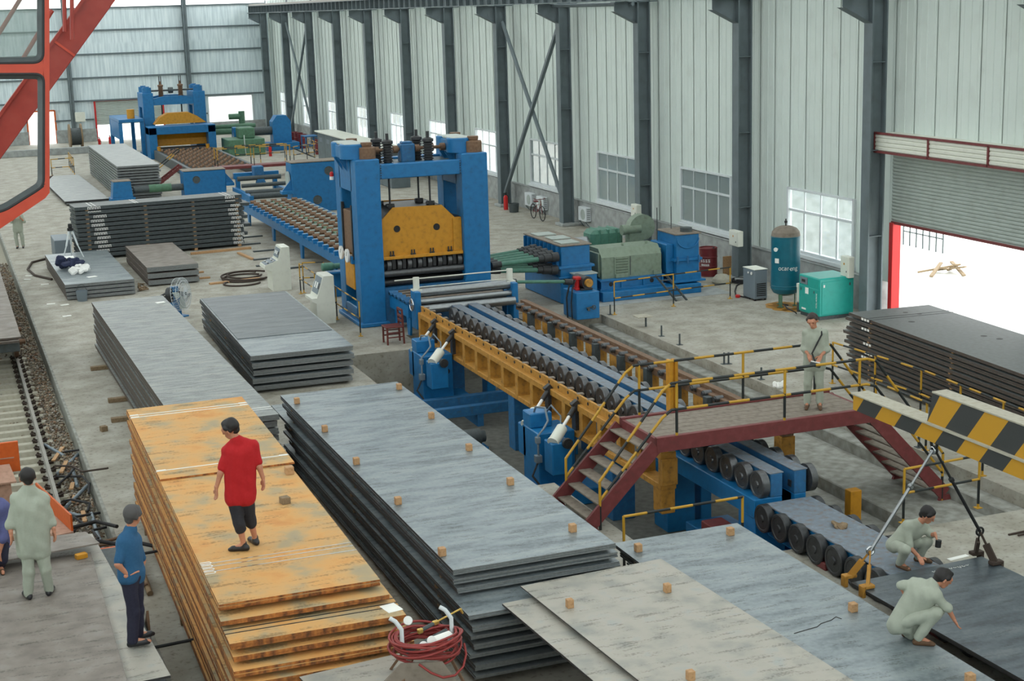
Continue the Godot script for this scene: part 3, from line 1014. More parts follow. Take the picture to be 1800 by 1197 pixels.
	single(cr, "dark_smear", M.edge_dark, "jagged dark smear across the polished plate by the railing", "smear")
	L = [[0.5, 0.03, 15.9, 18.0, -17.9, -14.0, 1], [0.28, 0.03, 16.2, 18.2, -17.4, -14.0, 1], [0.2, 0.03, 16.2, 18.2, -17.4, -14.0, 1]]
	stack("offcuts by the ledge", "rust-brown offcut of steel plate", "offcuts by the ledge", Vector2(16, -18), -0.1, L, M.plate_brown, M.red_brown, M.red_brown)
	# ---- dark stack by the roller door
	L = []
	for k in 13:
		L.append([1.5 - k * 0.114, 0.07, 20.3 + rng.randf_range(-0.03, 0.03), 22.55 + rng.randf_range(-0.03, 0.03), -31.0 + rng.randf_range(-0.16, 0.12), -20.6])
	var ds := stack("stack by the roller door", "slate grey steel plate", "plates of the stack by the roller door", Vector2(20.3, -31), -0.062, L, M.slate_top, M.edge_brown, M.edge_brown)
	for z in [-4.15, -4.35]: strap_on(ds[0], -1.12, 1.12, 0.0351, z, 0.03, M.dark_steel)
	bearers(L, Vector2(20.3, -31), -0.062, [-30.0, -26.6, -23.9], "pale spacer end along the slate stack by the door", "spacers of the stack by the roller door")
	for k in 9:
		var pw := MB.new()
		for e in 3: pw.box(Vector3(-1.128, 0, -4.5 + e * 0.13 + (0.15 if k % 2 else 0.0)), Vector3(0.004, 0.055, 0.09))
		obj(pw, "paint_mark", M.paper, ds[k]).set_meta("kind", "stuff")
	# spots on the top plate
	var sp := MB.new()
	for q in [[-0.35, -3.6, 0.16], [0.1, -4.6, 0.13], [0.3, -4.3, 0.12], [0.25, -1.6, 0.15], [0.38, -1.2, 0.15], [0.45, 1.6, 0.2]]:
		sp.cyl(Vector3(q[0], 0.035, q[1]), Vector3(q[0], 0.0362, q[1]), q[2] * 0.5, -1, 14)
	obj(sp, "oil_spot", M.edge_dark, ds[0]).set_meta("kind", "stuff")
	# ---- long stack lying across the hall, with stencilled marks
	L = []
	for k in 12:
		L.append([2.05 - k * 0.165, 0.125, 4.72 + rng.randf_range(-0.04, 0.04), 11.15 + (0.0 if k == 0 else rng.randf_range(-0.05, 0.3)), -60.6 + rng.randf_range(-0.04, 0.04), -59.3 + rng.randf_range(-0.03, 0.02)])
	var ws := stack("stack lying across the hall", "charcoal stencilled steel plate", "plates of the stencilled stack", Vector2(4.7, -59.3), 0.07, L, M.slate_top, M.slate, M.slate, 2, true)
	for k in 12:
		var st := MB.new()
		var shift := 0.02 * k
		for g in [[-2.75, 5], [2.55, 4]]:
			for e in g[1]:
				var gx: float = g[0] + shift + e * 0.1
				st.bb(gx, gx + 0.08, 0.026, 0.048, 0.652, 0.674)
				st.bb(gx, gx + 0.022, -0.055, 0.048, 0.652, 0.674)
				st.bb(gx + 0.058, gx + 0.08, -0.055, 0.048, 0.652, 0.674)
		obj(st, "stencil_mark", M.white, ws[k]).set_meta("kind", "stuff")
	for x in [-2.6, -2.45, -0.95, -0.85, 2.6, 2.75]:
		var sb := MB.new()
		sb.bb(x, x + 0.03, 0.0625, 0.066, -0.65, 0.66)
		obj(sb, "strap", M.white, ws[0])
	bearers_x(L, Vector2(4.7, -59.3), 0.07, [5.15, 7.35, 9.2, 10.95], "spacer block end between stencilled plates", "spacers of the stencilled stack")
	block(Vector3(10.0, 0, -58.75), Vector3(2.4, 0.09, 0.12), "long bearer plank in front of the stencilled stack", "planks by the stencilled stack", 0.1)
	# ---- two low stacks in front of it
	L = []
	for k in 4: L.append([0.52 - k * 0.13, 0.1, 3.52 + k * 0.01, 5.75, -58.2, -51.0 + rng.randf_range(-0.02, 0.05)])
	stack("tripod stack", "low grey steel plate", "plates of the tripod stack", Vector2(3.5, -51), 0.016, L, M.plate_grey, M.edge_brown, M.end_grey, 1)
	bearers(L, Vector2(3.5, -51), 0.016, [-57, -54, -51.8], "thin wood spacer in the tripod stack", "spacers of the tripod stack", false, M.old_wood)
	L = []
	for k in 3: L.append([0.65 - k * 0.22, 0.16, 6.34, 8.08, -57.9, -52.3 + 0.03 * k])
	stack("three-layer stack by the fan", "thick brown-grey steel plate", "plates of the three-layer stack", Vector2(6.34, -52.3), 0.008, L, M.plate_brown, M.edge_brown, M.end_grey, 1)
	bearers(L, Vector2(6.34, -52.3), 0.008, [-57, -54.5, -52.8], "spacer in the thick three-layer stack", "spacers of the three-layer stack", true, M.old_wood)
	for z in [-52.9, -54.2]: block(Vector3(8.2, 0.0, z), Vector3(0.7, 0.06, 0.1), "wood lath sticking out beside the three-layer stack", "laths by the three-layer stack")
	# ---- far light stack and the thin plate beside it
	L = []
	for k in 12: L.append([1.72 - k * 0.142, 0.095, 8.45, 10.55 + rng.randf_range(-0.03, 0.05), -93, -78.5 + rng.randf_range(-0.05, 0.1)])
	stack("stack before the far leveller", "light grey steel plate", "plates of the far stack", Vector2(8.45, -78.5), 0.0, L, M.plate_light, M.end_grey, M.end_grey, 1)
	bearers(L, Vector2(8.45, -78.5), 0.0, [-91, -80], "spacer between light plates before the far leveller", "spacers of the far stack", true, M.old_wood)
	L = [[0.2, 0.07, 5.75, 7.9, -91.5, -78.0], [0.1, 0.07, 5.8, 7.9, -91.5, -77.7]]
	stack("flat pair on the floor", "thin light grey steel plate", "thin plates on the floor", Vector2(5.75, -78), 0.02, L, M.plate_light, M.edge_dark, M.edge_dark, 1)
	block(Vector3(6.8, 0.0, -80), Vector3(2.0, 0.03, 0.1), "flat bearer under the thin floor plates", "bearers of the thin plates", 0, M.old_wood)
	block(Vector3(6.8, 0.0, -88), Vector3(2.0, 0.03, 0.1), "flat bearer under the thin floor plates", "bearers of the thin plates", 0, M.old_wood)
	block(Vector3(2.88, 0, -33.9), Vector3(0.14, 0.12, 0.14), "lone wood block on the bare floor by the track", "lone block", 0.3, M.old_wood)

func tracks():
	for x in [0.06, 1.53]:
		var r := MB.new()
		r.prism([Vector2(-0.07, 0), Vector2(0.07, 0), Vector2(0.07, 0.015), Vector2(0.012, 0.03), Vector2(0.012, 0.12), Vector2(0.036, 0.13), Vector2(0.034, 0.165), Vector2(-0.034, 0.165), Vector2(-0.036, 0.13), Vector2(-0.012, 0.12), Vector2(-0.012, 0.03), Vector2(-0.07, 0.015)], Vector3(x, -0.27, -117), Vector3.RIGHT, Vector3.UP, Vector3(0, 0, 122))
		single(r, "rail", M.rail_steel, "worn grey steel rail beside the concrete kerb" if x > 1 else "worn grey steel rail on the far side of the sleepers", "rail")
	var body := MB.new()
	body.prism([Vector2(-0.14, 0), Vector2(0.14, 0), Vector2(0.10, 0.16), Vector2(-0.10, 0.16)], Vector3(-0.55, -0.16, 0), Vector3(0, 0, 1), Vector3.UP, Vector3(2.36, 0, 0))
	var bm := body.mesh()
	var clips := []
	for q in [-1.0, 1.0]:
		var clip := MB.new()
		clip.box(Vector3(0.11 * q, 0.02, 0), Vector3(0.09, 0.05, 0.13))
		clip.tube([Vector3(0.05 * q, 0.03, -0.09), Vector3(0.13 * q, 0.07, -0.06), Vector3(0.16 * q, 0.05, 0), Vector3(0.13 * q, 0.07, 0.06), Vector3(0.05 * q, 0.03, 0.09)], 0.016, 5)
		clip.cyl(Vector3(0.12 * q, 0.0, 0), Vector3(0.12 * q, 0.11, 0), 0.022, -1, 6)
		clips.append(clip.mesh())
	var z := -21.0
	while z > -44.0:
		var s := thing("sleeper", "pale concrete sleeper carrying the rails beside the kerb", "sleeper", Vector3(0, -0.27, z), "concrete sleepers of the hall track")
		put(bm, "body", M.sleeper, s)
		for x in [0.06, 1.53]:
			for cm in clips: put(cm, "rail_clip", M.clip, s, Transform3D(Basis(), Vector3(x, 0, 0)))
		z -= 0.62
	# ballast
	var st := MB.new()
	var pts := [Vector3(1, 0, 0), Vector3(-0.8, 0.1, 0.2), Vector3(0.1, 0.75, 0.1), Vector3(0, -0.7, 0), Vector3(0.2, 0, 0.9), Vector3(-0.1, 0.1, -0.9)]
	for f in [[0, 2, 4], [4, 2, 1], [1, 2, 5], [5, 2, 0], [0, 3, 4], [4, 3, 1], [1, 3, 5], [5, 3, 0]]:
		st.tri(pts[f[0]], pts[f[1]], pts[f[2]], pts[f[0]] + pts[f[1]] + pts[f[2]])
	var mm := MultiMesh.new()
	mm.transform_format = MultiMesh.TRANSFORM_3D
	mm.use_colors = true
	mm.mesh = st.mesh()
	var n := 12000
	mm.instance_count = n
	var cols := [Color(0.52, 0.46, 0.38), Color(0.42, 0.37, 0.30), Color(0.60, 0.55, 0.47), Color(0.34, 0.29, 0.24), Color(0.50, 0.38, 0.28), Color(0.56, 0.54, 0.50)]
	for i in n:
		var zz := -20.0 - 42.0 * pow(rng.randf(), 1.4)
		var x := rng.randf_range(1.62, 2.17) if rng.randf() < 0.72 else rng.randf_range(-0.6, 1.62)
		var s := rng.randf_range(0.022, 0.058)
		var b := Basis(Vector3(rng.randf_range(-1, 1), rng.randf_range(-1, 1), rng.randf_range(-1, 1)).normalized(), rng.randf() * TAU).scaled(Vector3(s, s * rng.randf_range(0.6, 1.0), s * rng.randf_range(0.7, 1.2)))
		var heap := 0.07 + 0.16 * smoothstep(1.6, 1.9, x)
		mm.set_instance_transform(i, Transform3D(b, Vector3(x, -0.42 + heap * (0.4 + 0.6 * rng.randf()), zz)))
		mm.set_instance_color(i, (cols[i % cols.size()] as Color).srgb_to_linear())
	var mi := MultiMeshInstance3D.new()
	mi.multimesh = mm
	mi.material_override = M.bands
	mi.name = "ballast"
	mi.set_meta("label", "brownish ballast stones between the sleepers and the kerb")
	mi.set_meta("category", "ballast")
	mi.set_meta("kind", "stuff")
	add_child(mi)

# one side housing of the leveller: two posts, yokes and an open window, length along z
func housing(parent: Node, x0: float, x1: float, zf: float, zr: float, h: float, m: Material):
	var mb := MB.new()
	mb.bb(x0, x1, 0, h, zf - 0.62, zf, 0.025)
	mb.bb(x0, x1, 0, h, zr, zr + 0.62, 0.025)
	mb.bb(x0, x1, h - 0.95, h, zr + 0.5, zf - 0.5, 0.025)
	mb.bb(x0, x1, 0, 0.5, zr + 0.5, zf - 0.5, 0.025)
	mb.bb(x0 - 0.08, x1 + 0.08, 0, 0.12, zr - 0.1, zf + 0.08, 0.02)
	obj(mb, "housing", m, parent)

func spring_mesh(h: float, r: float) -> ArrayMesh:
	var mb := MB.new()
	var prof := [Vector2(0, 0), Vector2(r * 0.8, 0)]
	var n := 8
	for i in n:
		var y := h * 0.82 * i / n
		var dy := h * 0.82 / n
		prof.append(Vector2(r * 0.72, y + dy * 0.1))
		prof.append(Vector2(r, y + dy * 0.3))
		prof.append(Vector2(r, y + dy * 0.6))
		prof.append(Vector2(r * 0.72, y + dy * 0.85))
	prof.append_array([Vector2(r * 1.05, h * 0.84), Vector2(r * 1.05, h * 0.95), Vector2(r * 0.5, h), Vector2(r * 0.28, h), Vector2(r * 0.28, h * 1.25), Vector2(0, h * 1.25)])
	mb.lathe(Vector3.ZERO, Vector3.UP, prof, 16)
	return mb.mesh()

func leveller():
	var o := thing("plate_leveller", "big blue four-post plate leveller with yellow upper beam beside the chair", "leveller", Vector3(11.1, 0, -42))
	# local: x 0..4, z 0 front .. -2.4 rear
	housing(o, 0.0, 0.72, 0.0, -2.4, 4.85, M.blue)
	housing(o, 3.2, 4.0, 0.0, -2.4, 4.85, M.blue)
	for z in [[-0.36, -0.04], [-2.36, -2.04]]:
		var b := MB.new()
		b.bb(0.7, 3.22, 4.26, 4.68, z[0], z[1], 0.02)
		obj(b, "cross_beam", M.blue, o)
	var bolts := MB.new()
	for x in [0.76, 3.16]:
		for k in 6: bolts.cyl(Vector3(x, 4.3 + k * 0.07, -0.045), Vector3(x, 4.3 + k * 0.07, -0.02), 0.018, -1, 6)
	obj(bolts, "bolt_row", M.dark_steel, o).set_meta("kind", "stuff")
	var deck := MB.new()
	deck.bb(0.7, 3.22, 4.56, 4.62, -2.05, -0.36)
	obj(deck, "top_deck", M.column, o)
	# yellow upper beam
	var yb := MB.new()
	var poly := [Vector2(0.74, 1.95), Vector2(3.19, 1.95), Vector2(3.19, 2.98), Vector2(3.0, 2.98), Vector2(2.62, 3.37), Vector2(1.12, 3.40), Vector2(0.74, 3.02)]
	yb.prism(poly, Vector3(0, 0, -0.3), Vector3.RIGHT, Vector3.UP, Vector3(0, 0, 0.06))
	yb.bb(0.74, 3.19, 1.90, 1.99, -0.3, -0.1, 0.01)
	yb.bb(2.93, 3.19, 1.99, 2.96, -0.24, -0.2)
	obj(yb, "upper_beam", M.yellow, o)
	var yr := MB.new()
	yr.prism(poly, Vector3(0, 0, -2.1), Vector3.RIGHT, Vector3.UP, Vector3(0, 0, 0.06))
	obj(yr, "upper_beam", M.yellow, o)
	var yt := MB.new()
	yt.bb(1.14, 2.6, 3.30, 3.36, -2.05, -0.3)
	yt.bb(0.76, 3.17, 1.98, 3.0, -2.04, -0.3)
	yt.box(Vector3(0.93, 3.18, -1.17), Vector3(0.54, 0.04, 1.7), Basis(Vector3.BACK, 0.78))
	yt.box(Vector3(2.82, 3.16, -1.17), Vector3(0.54, 0.04, 1.7), Basis(Vector3.BACK, -0.78))
	obj(yt, "beam_body", M.dark_steel, o)
	for h in [Vector2(1.22, 2.77), Vector2(2.43, 2.74)]:
		var ho := MB.new()
		ho.lathe(Vector3(h.x, h.y, -0.24), Vector3(0, 0, 1), [Vector2(0, 0.003), Vector2(0.085, 0.003), Vector2(0.085, 0.014), Vector2(0.1, 0.014), Vector2(0.1, 0.0)], 18)
		obj(ho, "lifting_hole", M.black, o)
	for x in [0.98, 1.06, 1.62, 1.7, 2.2, 2.28, 2.75, 2.84]:
		var st := MB.new()
		st.cyl(Vector3(x, 1.99, -0.17), Vector3(x, 2.14, -0.17), 0.022, -1, 8)
		st.cyl(Vector3(x, 1.99, -0.17), Vector3(x, 2.03, -0.17), 0.04, -1, 6)
		obj(st, "stud", M.dark_steel, o)
	# backing rollers and work rolls
	var rl := MB.new()
	rl.cyl(Vector3(0, 0, -0.06), Vector3(0, 0, 0.06), 0.17, -1, 16)
	var rm := rl.mesh()
	for row in 2:
		for k in 8:
			var x := 0.92 + k * 0.31 - 0.12 * row
			put(rm, "backing_roller", M.wheel_steel, o, Transform3D(Basis(Vector3.UP, PI / 2), Vector3(x, 1.72 - 0.05 * row, -0.28 - row * 0.22)))
			if row == 0:
				var br := MB.new()
				br.bb(x + 0.09, x + 0.2, 1.6, 1.92, -0.5, -0.16, 0.01)
				obj(br, "roller_bracket", M.dark_steel, o)
	for k in 9:
		var wr := MB.new()
		wr.cyl(Vector3(0.66, 1.48, -0.2 - k * 0.24), Vector3(3.26, 1.48, -0.2 - k * 0.24), 0.1, -1, 14)
		obj(wr, "work_roll", M.wheel_steel, o)
	for k in 8:
		var wr := MB.new()
		wr.cyl(Vector3(0.66, 1.2, -0.3 - k * 0.24), Vector3(3.26, 1.2, -0.3 - k * 0.24), 0.1, -1, 14)
		obj(wr, "work_roll", M.dark_steel, o)
	var lb := MB.new()
	lb.bb(0.7, 3.22, 0.0, 1.08, -2.3, -0.1)
	obj(lb, "lower_beam", M.blue_dirty, o)
	# chocks seen through the window of the near housing
	var ch := MB.new()
	ch.bb(0.02, 0.7, 2.05, 3.3, -1.72, -0.64, 0.02)
	obj(ch, "chock", M.rusty_steel, o)
	var guide := MB.new()
	guide.bb(-0.03, 0.05, 1.9, 3.5, -0.7, -0.62, 0.005)
	guide.bb(-0.03, 0.05, 1.9, 3.5, -1.78, -1.7, 0.005)
	obj(guide, "guide_strip", M.dark_steel, o)
	var sc := MB.new()
	sc.cyl(Vector3(0.36, 3.3, -1.2), Vector3(0.36, 3.9, -1.2), 0.14, -1, 16)
	sc.cyl(Vector3(0.36, 3.3, -1.2), Vector3(0.36, 3.42, -1.2), 0.22, -1, 16)
	obj(sc, "screw", M.dark_steel, o)
	var yc := MB.new()
	yc.bb(-0.02, 0.7, 1.0, 1.98, -1.66, -0.68, 0.02)
	obj(yc, "lower_chock", M.yellow, o)
	for z in [-1.62, -0.92]:
		var ga := MB.new()
		ga.cyl(Vector3(-0.1, 2.0, z), Vector3(-0.16, 2.0, z), 0.2, -1, 20)
		ga.box(Vector3(-0.05, 2.0, z), Vector3(0.12, 0.06, 0.06))
		var g := obj(ga, "gauge_dial", M.white, o)
		var ne := MB.new()
		ne.bar(Vector3(-0.163, 2.0, z), Vector3(-0.163, 2.12, z + 0.06), 0.006, 0.02)
		obj(ne, "needle", M.black, g)
	var ju := MB.new()
	ju.bb(-0.08, 0.1, 1.78, 2.0, -0.82, -0.64, 0.01)
	obj(ju, "junction_box", M.blue, o)
	# screw drives on top
	for s in [0.0, 3.24]:
		var gb := MB.new()
		gb.lathe(Vector3(s + 0.12, 4.85, -0.66), Vector3.UP, [Vector2(0, 0.42), Vector2(0.36, 0.42), Vector2(0.38, 0.39), Vector2(0.38, 0.0)], 24)
		gb.lathe(Vector3(s + 0.12, 4.85, -1.6), Vector3.UP, [Vector2(0, 0.42), Vector2(0.36, 0.42), Vector2(0.38, 0.39), Vector2(0.38, 0.0)], 24)
		gb.bb(s - 0.2, s + 0.5, 4.85, 5.22, -1.7, -0.55, 0.02)
		obj(gb, "gear_case", M.blue, o)
		var lid := MB.new()
		lid.bb(s - 0.16, s + 0.46, 5.22, 5.285, -1.85, -0.42, 0.02)
		obj(lid, "case_lid", M.door_panel, o)
		for z in [-0.38, -2.0]:
			var scr := MB.new()
			scr.lathe(Vector3(s + 0.46, 4.85, z), Vector3.UP, [Vector2(0.26, 0.0), Vector2(0.26, 0.3), Vector2(0.24, 0.33), Vector2(0.15, 0.33), Vector2(0.15, 0.36), Vector2(0.165, 0.38), Vector2(0.165, 0.46), Vector2(0, 0.47)], 22)
			obj(scr, "screw_cap", M.rusty_steel, o)
		var gus := MB.new()
		gus.prism([Vector2(0, 0), Vector2(0.25, 0), Vector2(0, -0.4)], Vector3(s - 0.02, 4.86, -0.9), Vector3.LEFT * 1.0, Vector3.UP, Vector3(0, 0, 0.04))
		gus.prism([Vector2(0, 0), Vector2(0.25, 0), Vector2(0, -0.4)], Vector3(s - 0.02, 4.86, -1.4), Vector3.LEFT * 1.0, Vector3.UP, Vector3(0, 0, 0.04))
		obj(gus, "gusset", M.blue, o)
	var sm := spring_mesh(0.72, 0.16)
	for p in [[1.12, -0.5], [1.02, -1.3], [2.35, -0.5], [2.25, -1.3]]:
		put(sm, "spring_column", M.dark_steel, o, Transform3D(Basis(), Vector3(p[0], 4.62, p[1])))
		var rod := MB.new()
		rod.cyl(Vector3(p[0], 3.36, p[1]), Vector3(p[0], 4.6, p[1]), 0.03, -1, 8)
		rod.box(Vector3(p[0], 3.42, p[1]), Vector3(0.14, 0.14, 0.14))
		rod.cyl(Vector3(p[0] - 0.12, 3.42, p[1]), Vector3(p[0] + 0.12, 3.42, p[1]), 0.07, -1, 10)
		obj(rod, "balance_rod", M.dark_steel, o)
	var mo := MB.new()
	mo.bb(1.62, 2.05, 4.62, 5.16, -1.2, -0.8, 0.03)
	mo.bb(1.68, 1.99, 5.16, 5.22, -1.15, -0.85, 0.02)
	obj(mo, "drive_gearbox", M.blue_dirty, o)
	var shf := MB.new()
	shf.cyl(Vector3(0.3, 5.0, -1.0), Vector3(3.5, 5.0, -1.0), 0.05, -1, 10)
	for x in [0.62, 0.92, 1.5, 2.16, 2.6, 2.95]:
		shf.cyl(Vector3(x - 0.07, 5.0, -1.0), Vector3(x + 0.07, 5.0, -1.0), 0.11, -1, 14)
	obj(shf, "drive_shaft", M.rusty_steel, o)
	var al := MB.new()
	al.cyl(Vector3(-0.12, 4.1, -2.3), Vector3(-0.12, 4.2, -2.3), 0.07, -1, 12)
	obj(al, "alarm_base", M.white, o)
	var al2 := MB.new()
	al2.lathe(Vector3(-0.12, 4.2, -2.3), Vector3.UP, [Vector2(0.06, 0), Vector2(0.06, 0.1), Vector2(0.03, 0.14), Vector2(0, 0.14)], 12)
	obj(al2, "alarm_lamp", M.red, o)
	var hm := MB.new()
	hm.cyl(Vector3(4.0, 3.1, -1.9), Vector3(4.5, 3.1, -1.9), 0.28, -1, 18)
	hm.bb(4.0, 4.25, 2.2, 3.3, -2.2, -1.6, 0.02)
	obj(hm, "side_motor", M.slate, o)
	# front table of the leveller with its side bearings
	var t := thing("front_roller_table", "blue side-framed roller table with brown deck in front of the leveller", "roller table", Vector3(12.0, 0, -42))
	var fr := MB.new()
	fr.bb(-0.1, 0.08, 0.55, 0.95, 0.1, 1.92, 0.015)
	fr.bb(2.85, 3.02, 0.55, 0.95, 0.1, 1.92, 0.015)
	obj(fr, "side_frame", M.blue, t)
	var dk := MB.new()
	dk.bb(0.1, 2.85, 0.98, 1.02, 0.1, 1.95)
	obj(dk, "deck_plate", M.deck_brown, t)
	for k in 5:
		var ro := MB.new()
		ro.cyl(Vector3(0.05, 0.93, 0.3 + k * 0.38), Vector3(2.9, 0.93, 0.3 + k * 0.38), 0.105, -1, 14)
		obj(ro, "roller", M.dark_steel, t)
		for x in [-0.16, 2.92]:
			var be := MB.new()
			be.bb(x, x + 0.26, 0.95, 1.02, 0.22 + k * 0.38, 0.4 + k * 0.38, 0.01)
			be.cyl(Vector3(x, 1.0, 0.31 + k * 0.38), Vector3(x + 0.26, 1.0, 0.31 + k * 0.38), 0.07, -1, 10)
			obj(be, "bearing_block", M.blue_dirty, t)
	for z in [0.4, 1.6]:
		for x in [0.0, 2.9]:
			var lg := MB.new()
			lg.prism([Vector2(-0.1, 0), Vector2(0.1, 0), Vector2(0.22, 0.55), Vector2(-0.22, 0.55)], Vector3(x, 0, z), Vector3(0, 0, 1), Vector3.UP, Vector3(0.06, 0, 0))
			obj(lg, "leg", M.blue, t)
	# pinch roll stand
	var p := thing("pinch_roll_stand", "blue stand with three shiny pinch rolls ahead of the yellow girders", "roll stand", Vector3(12.0, 0, -39.85))
	for x in [0.0, 2.88]:
		var ck := MB.new()
		ck.bb(x - 0.02, x + 0.14, 0.3, 1.36, -0.18, 0.3, 0.02)
		obj(ck, "side_cheek", M.blue, p)
	for q in [[1.28, -0.02, 0.13], [1.05, 0.12, 0.08], [0.86, 0.3, 0.12]]:
		var pr := MB.new()
		pr.cyl(Vector3(0.1, q[0], q[1]), Vector3(2.9, q[0], q[1]), q[2], -1, 20)
		obj(pr, "pinch_roll", M.bright_steel, p)
	var hw := MB.new()
	hw.tube(circle_pts(Vector3(-0.1, 1.0, 0.15), Vector3.RIGHT, 0.17, 18), 0.02, 6, false)
	hw.bar(Vector3(-0.1, 0.84, 0.15), Vector3(-0.1, 1.16, 0.15), 0.02, 0.03)
	hw.bar(Vector3(-0.1, 1.0, 0.0), Vector3(-0.1, 1.0, 0.3), 0.02, 0.03)
	obj(hw, "hand_wheel", M.chrome, p)
	for x in [0.12, 2.9]:
		var cy := MB.new()
		cy.cyl(Vector3(x, 1.36, -0.05), Vector3(x, 1.72, -0.05), 0.09, -1, 16)
		cy.box(Vector3(x, 1.37, -0.05), Vector3(0.26, 0.04, 0.26))
		obj(cy, "lift_cylinder", M.white_paint, p)
	var pp := MB.new()
	pp.cyl(Vector3(-0.5, 1.68, -0.05), Vector3(2.9, 1.68, -0.05), 0.018, -1, 6)
	pp.cyl(Vector3(0.1, 1.42, -0.12), Vector3(2.95, 1.42, -0.12), 0.015, -1, 6)
	obj(pp, "air_pipe", M.white_paint, p)

func circle_pts(c: Vector3, axis: Vector3, r: float, n: int) -> Array:
	var a := Vector3.UP if absf(axis.y) < 0.9 else Vector3.RIGHT
	var x := a.cross(axis).normalized()
	var y := axis.cross(x).normalized()
	var out := []
	for i in n + 1:
		var t := TAU * i / n
		out.append(c + (x * cos(t) + y * sin(t)) * r)
	return out

func far_leveller():
	var o := thing("plate_leveller", "distant blue leveller with yellow hood against the back wall", "leveller", Vector3(13.1, 0, -103))
	housing(o, 0.0, 0.7, 0.0, -2.6, 4.1, M.blue)
	housing(o, 3.3, 4.1, 0.0, -2.6, 4.1, M.blue)
	for z in [[-0.4, -0.05], [-2.5, -2.2]]:
		var b := MB.new()
		b.prism([Vector2(0.6, 3.3), Vector2(3.4, 3.3), Vector2(3.4, 3.7), Vector2(2.6, 3.85), Vector2(1.4, 3.85), Vector2(0.6, 3.7)], Vector3(0, 0, z[0]), Vector3.RIGHT, Vector3.UP, Vector3(0, 0, 0.35))
		obj(b, "cross_beam", M.blue, o)
	for x in [0.35, 3.7]:
		for z in [-0.4, -2.1]:
			var c := MB.new()
			c.cyl(Vector3(x, 4.1, z), Vector3(x, 4.45, z), 0.3, -1, 18)
			c.cyl(Vector3(x, 4.45, z), Vector3(x, 4.52, z), 0.18, -1, 18)
			obj(c, "screw_cap", M.blue, o)
	var sm := spring_mesh(0.8, 0.18)
	for x in [1.35, 2.65]:
		put(sm, "spring_column", M.rusty_steel, o, Transform3D(Basis(), Vector3(x, 3.8, -1.0)))
		var rod := MB.new()
		for d in [-0.06, 0.06]: rod.cyl(Vector3(x + d, 4.6, -1.0), Vector3(x + d, 5.15, -1.0), 0.03, -1, 6)
		rod.cyl(Vector3(x, 2.2, -1.0), Vector3(x, 3.7, -1.0), 0.05, -1, 8)
		obj(rod, "balance_rod", M.dark_steel, o)
	var shf := MB.new()
	shf.cyl(Vector3(0.6, 4.2, -1.0), Vector3(3.5, 4.2, -1.0), 0.06, -1, 8)
	shf.cyl(Vector3(1.85, 4.2, -1.0), Vector3(2.15, 4.2, -1.0), 0.2, -1, 12)
	obj(shf, "drive_shaft", M.slate, o)
	# yellow hood over the entry with a blue portal in front
	var hd := MB.new()
	hd.prism([Vector2(0.5, 2.1), Vector2(3.9, 2.1), Vector2(3.3, 2.55), Vector2(2.8, 2.8), Vector2(1.4, 2.8), Vector2(0.9, 2.55)], Vector3(0, 0, 0.1), Vector3.RIGHT, Vector3.UP, Vector3(0, 0, 0.9))
	obj(hd, "hood", M.yellow, o)
	var po := MB.new()
	po.bb(-0.1, 0.4, 0, 2.0, 1.0, 2.6, 0.02)
	po.bb(3.7, 4.2, 0, 2.0, 1.0, 2.6, 0.02)
	po.bb(-0.1, 4.2, 1.55, 2.05, 1.0, 2.6, 0.02)
	obj(po, "portal", M.blue, o)
	var yb := MB.new()
	yb.bb(0.4, 3.7, 0.75, 1.2, 1.6, 1.75, 0.02)
	yb.box(Vector3(2.05, 1.33, 1.62), Vector3(3.3, 0.4, 0.05), Basis(Vector3.RIGHT, 0.5))
	obj(yb, "entry_beam", M.yellow, o)
	for k in 6:
		var r := MB.new()
		r.cyl(Vector3(0.4, 0.55, 1.2 + k * 0.26), Vector3(3.7, 0.55, 1.2 + k * 0.26), 0.1, -1, 10)
		obj(r, "entry_roller", M.dark_steel, o)
	for x in [0.45, 3.6]:
		var pl := MB.new()
		pl.cyl(Vector3(x, 0.2, 2.62), Vector3(x, 0.8, 2.62), 0.12, -1, 10)
		obj(pl, "guide_post", M.yellow, o)
	# service gallery on the track side
	var g := thing("service_gallery", "blue service gallery bolted to the distant leveller", "gallery", Vector3(11.4, 0, -104))
	var fl := MB.new()
	fl.bb(0, 1.6, 2.3, 2.5, -4, 1.5, 0.02)
	obj(fl, "floor_plate", M.blue, g)
	for z in [-3.8, 1.3]:
		for x in [0.1, 1.5]:
			var l := MB.new()
			l.bb(x - 0.12, x + 0.12, 0, 2.3, z - 0.12, z + 0.12, 0.01)
			obj(l, "leg", M.blue, g)
	var gr := MB.new()
	gr.bb(0, 0.1, 1.2, 2.3, -3.8, 1.3)
	obj(gr, "side_panel", M.blue, g)
	var tk := MB.new()
	tk.cyl(Vector3(0.9, 2.5, 0.6), Vector3(0.9, 3.1, 0.6), 0.25, -1, 14)
	obj(tk, "yellow_drum", M.yellow, g)
	# apron of crossed rollers before the far leveller
	var a := thing("disc_roller_apron", "distant roller apron of staggered discs before the yellow hood", "roller table", Vector3(13.3, 0, -100.2))
	var sf := MB.new()
	sf.bb(-0.1, 0.1, 0.0, 0.6, 0, 14, 0.01)
	sf.bb(3.5, 3.7, 0.0, 0.6, 0, 14, 0.01)
	obj(sf, "side_frame", M.slate, a)
	var di := MB.new()
	di.cyl(Vector3(-0.06, 0, 0), Vector3(0.06, 0, 0), 0.16, -1, 10)
	var dm := di.mesh()
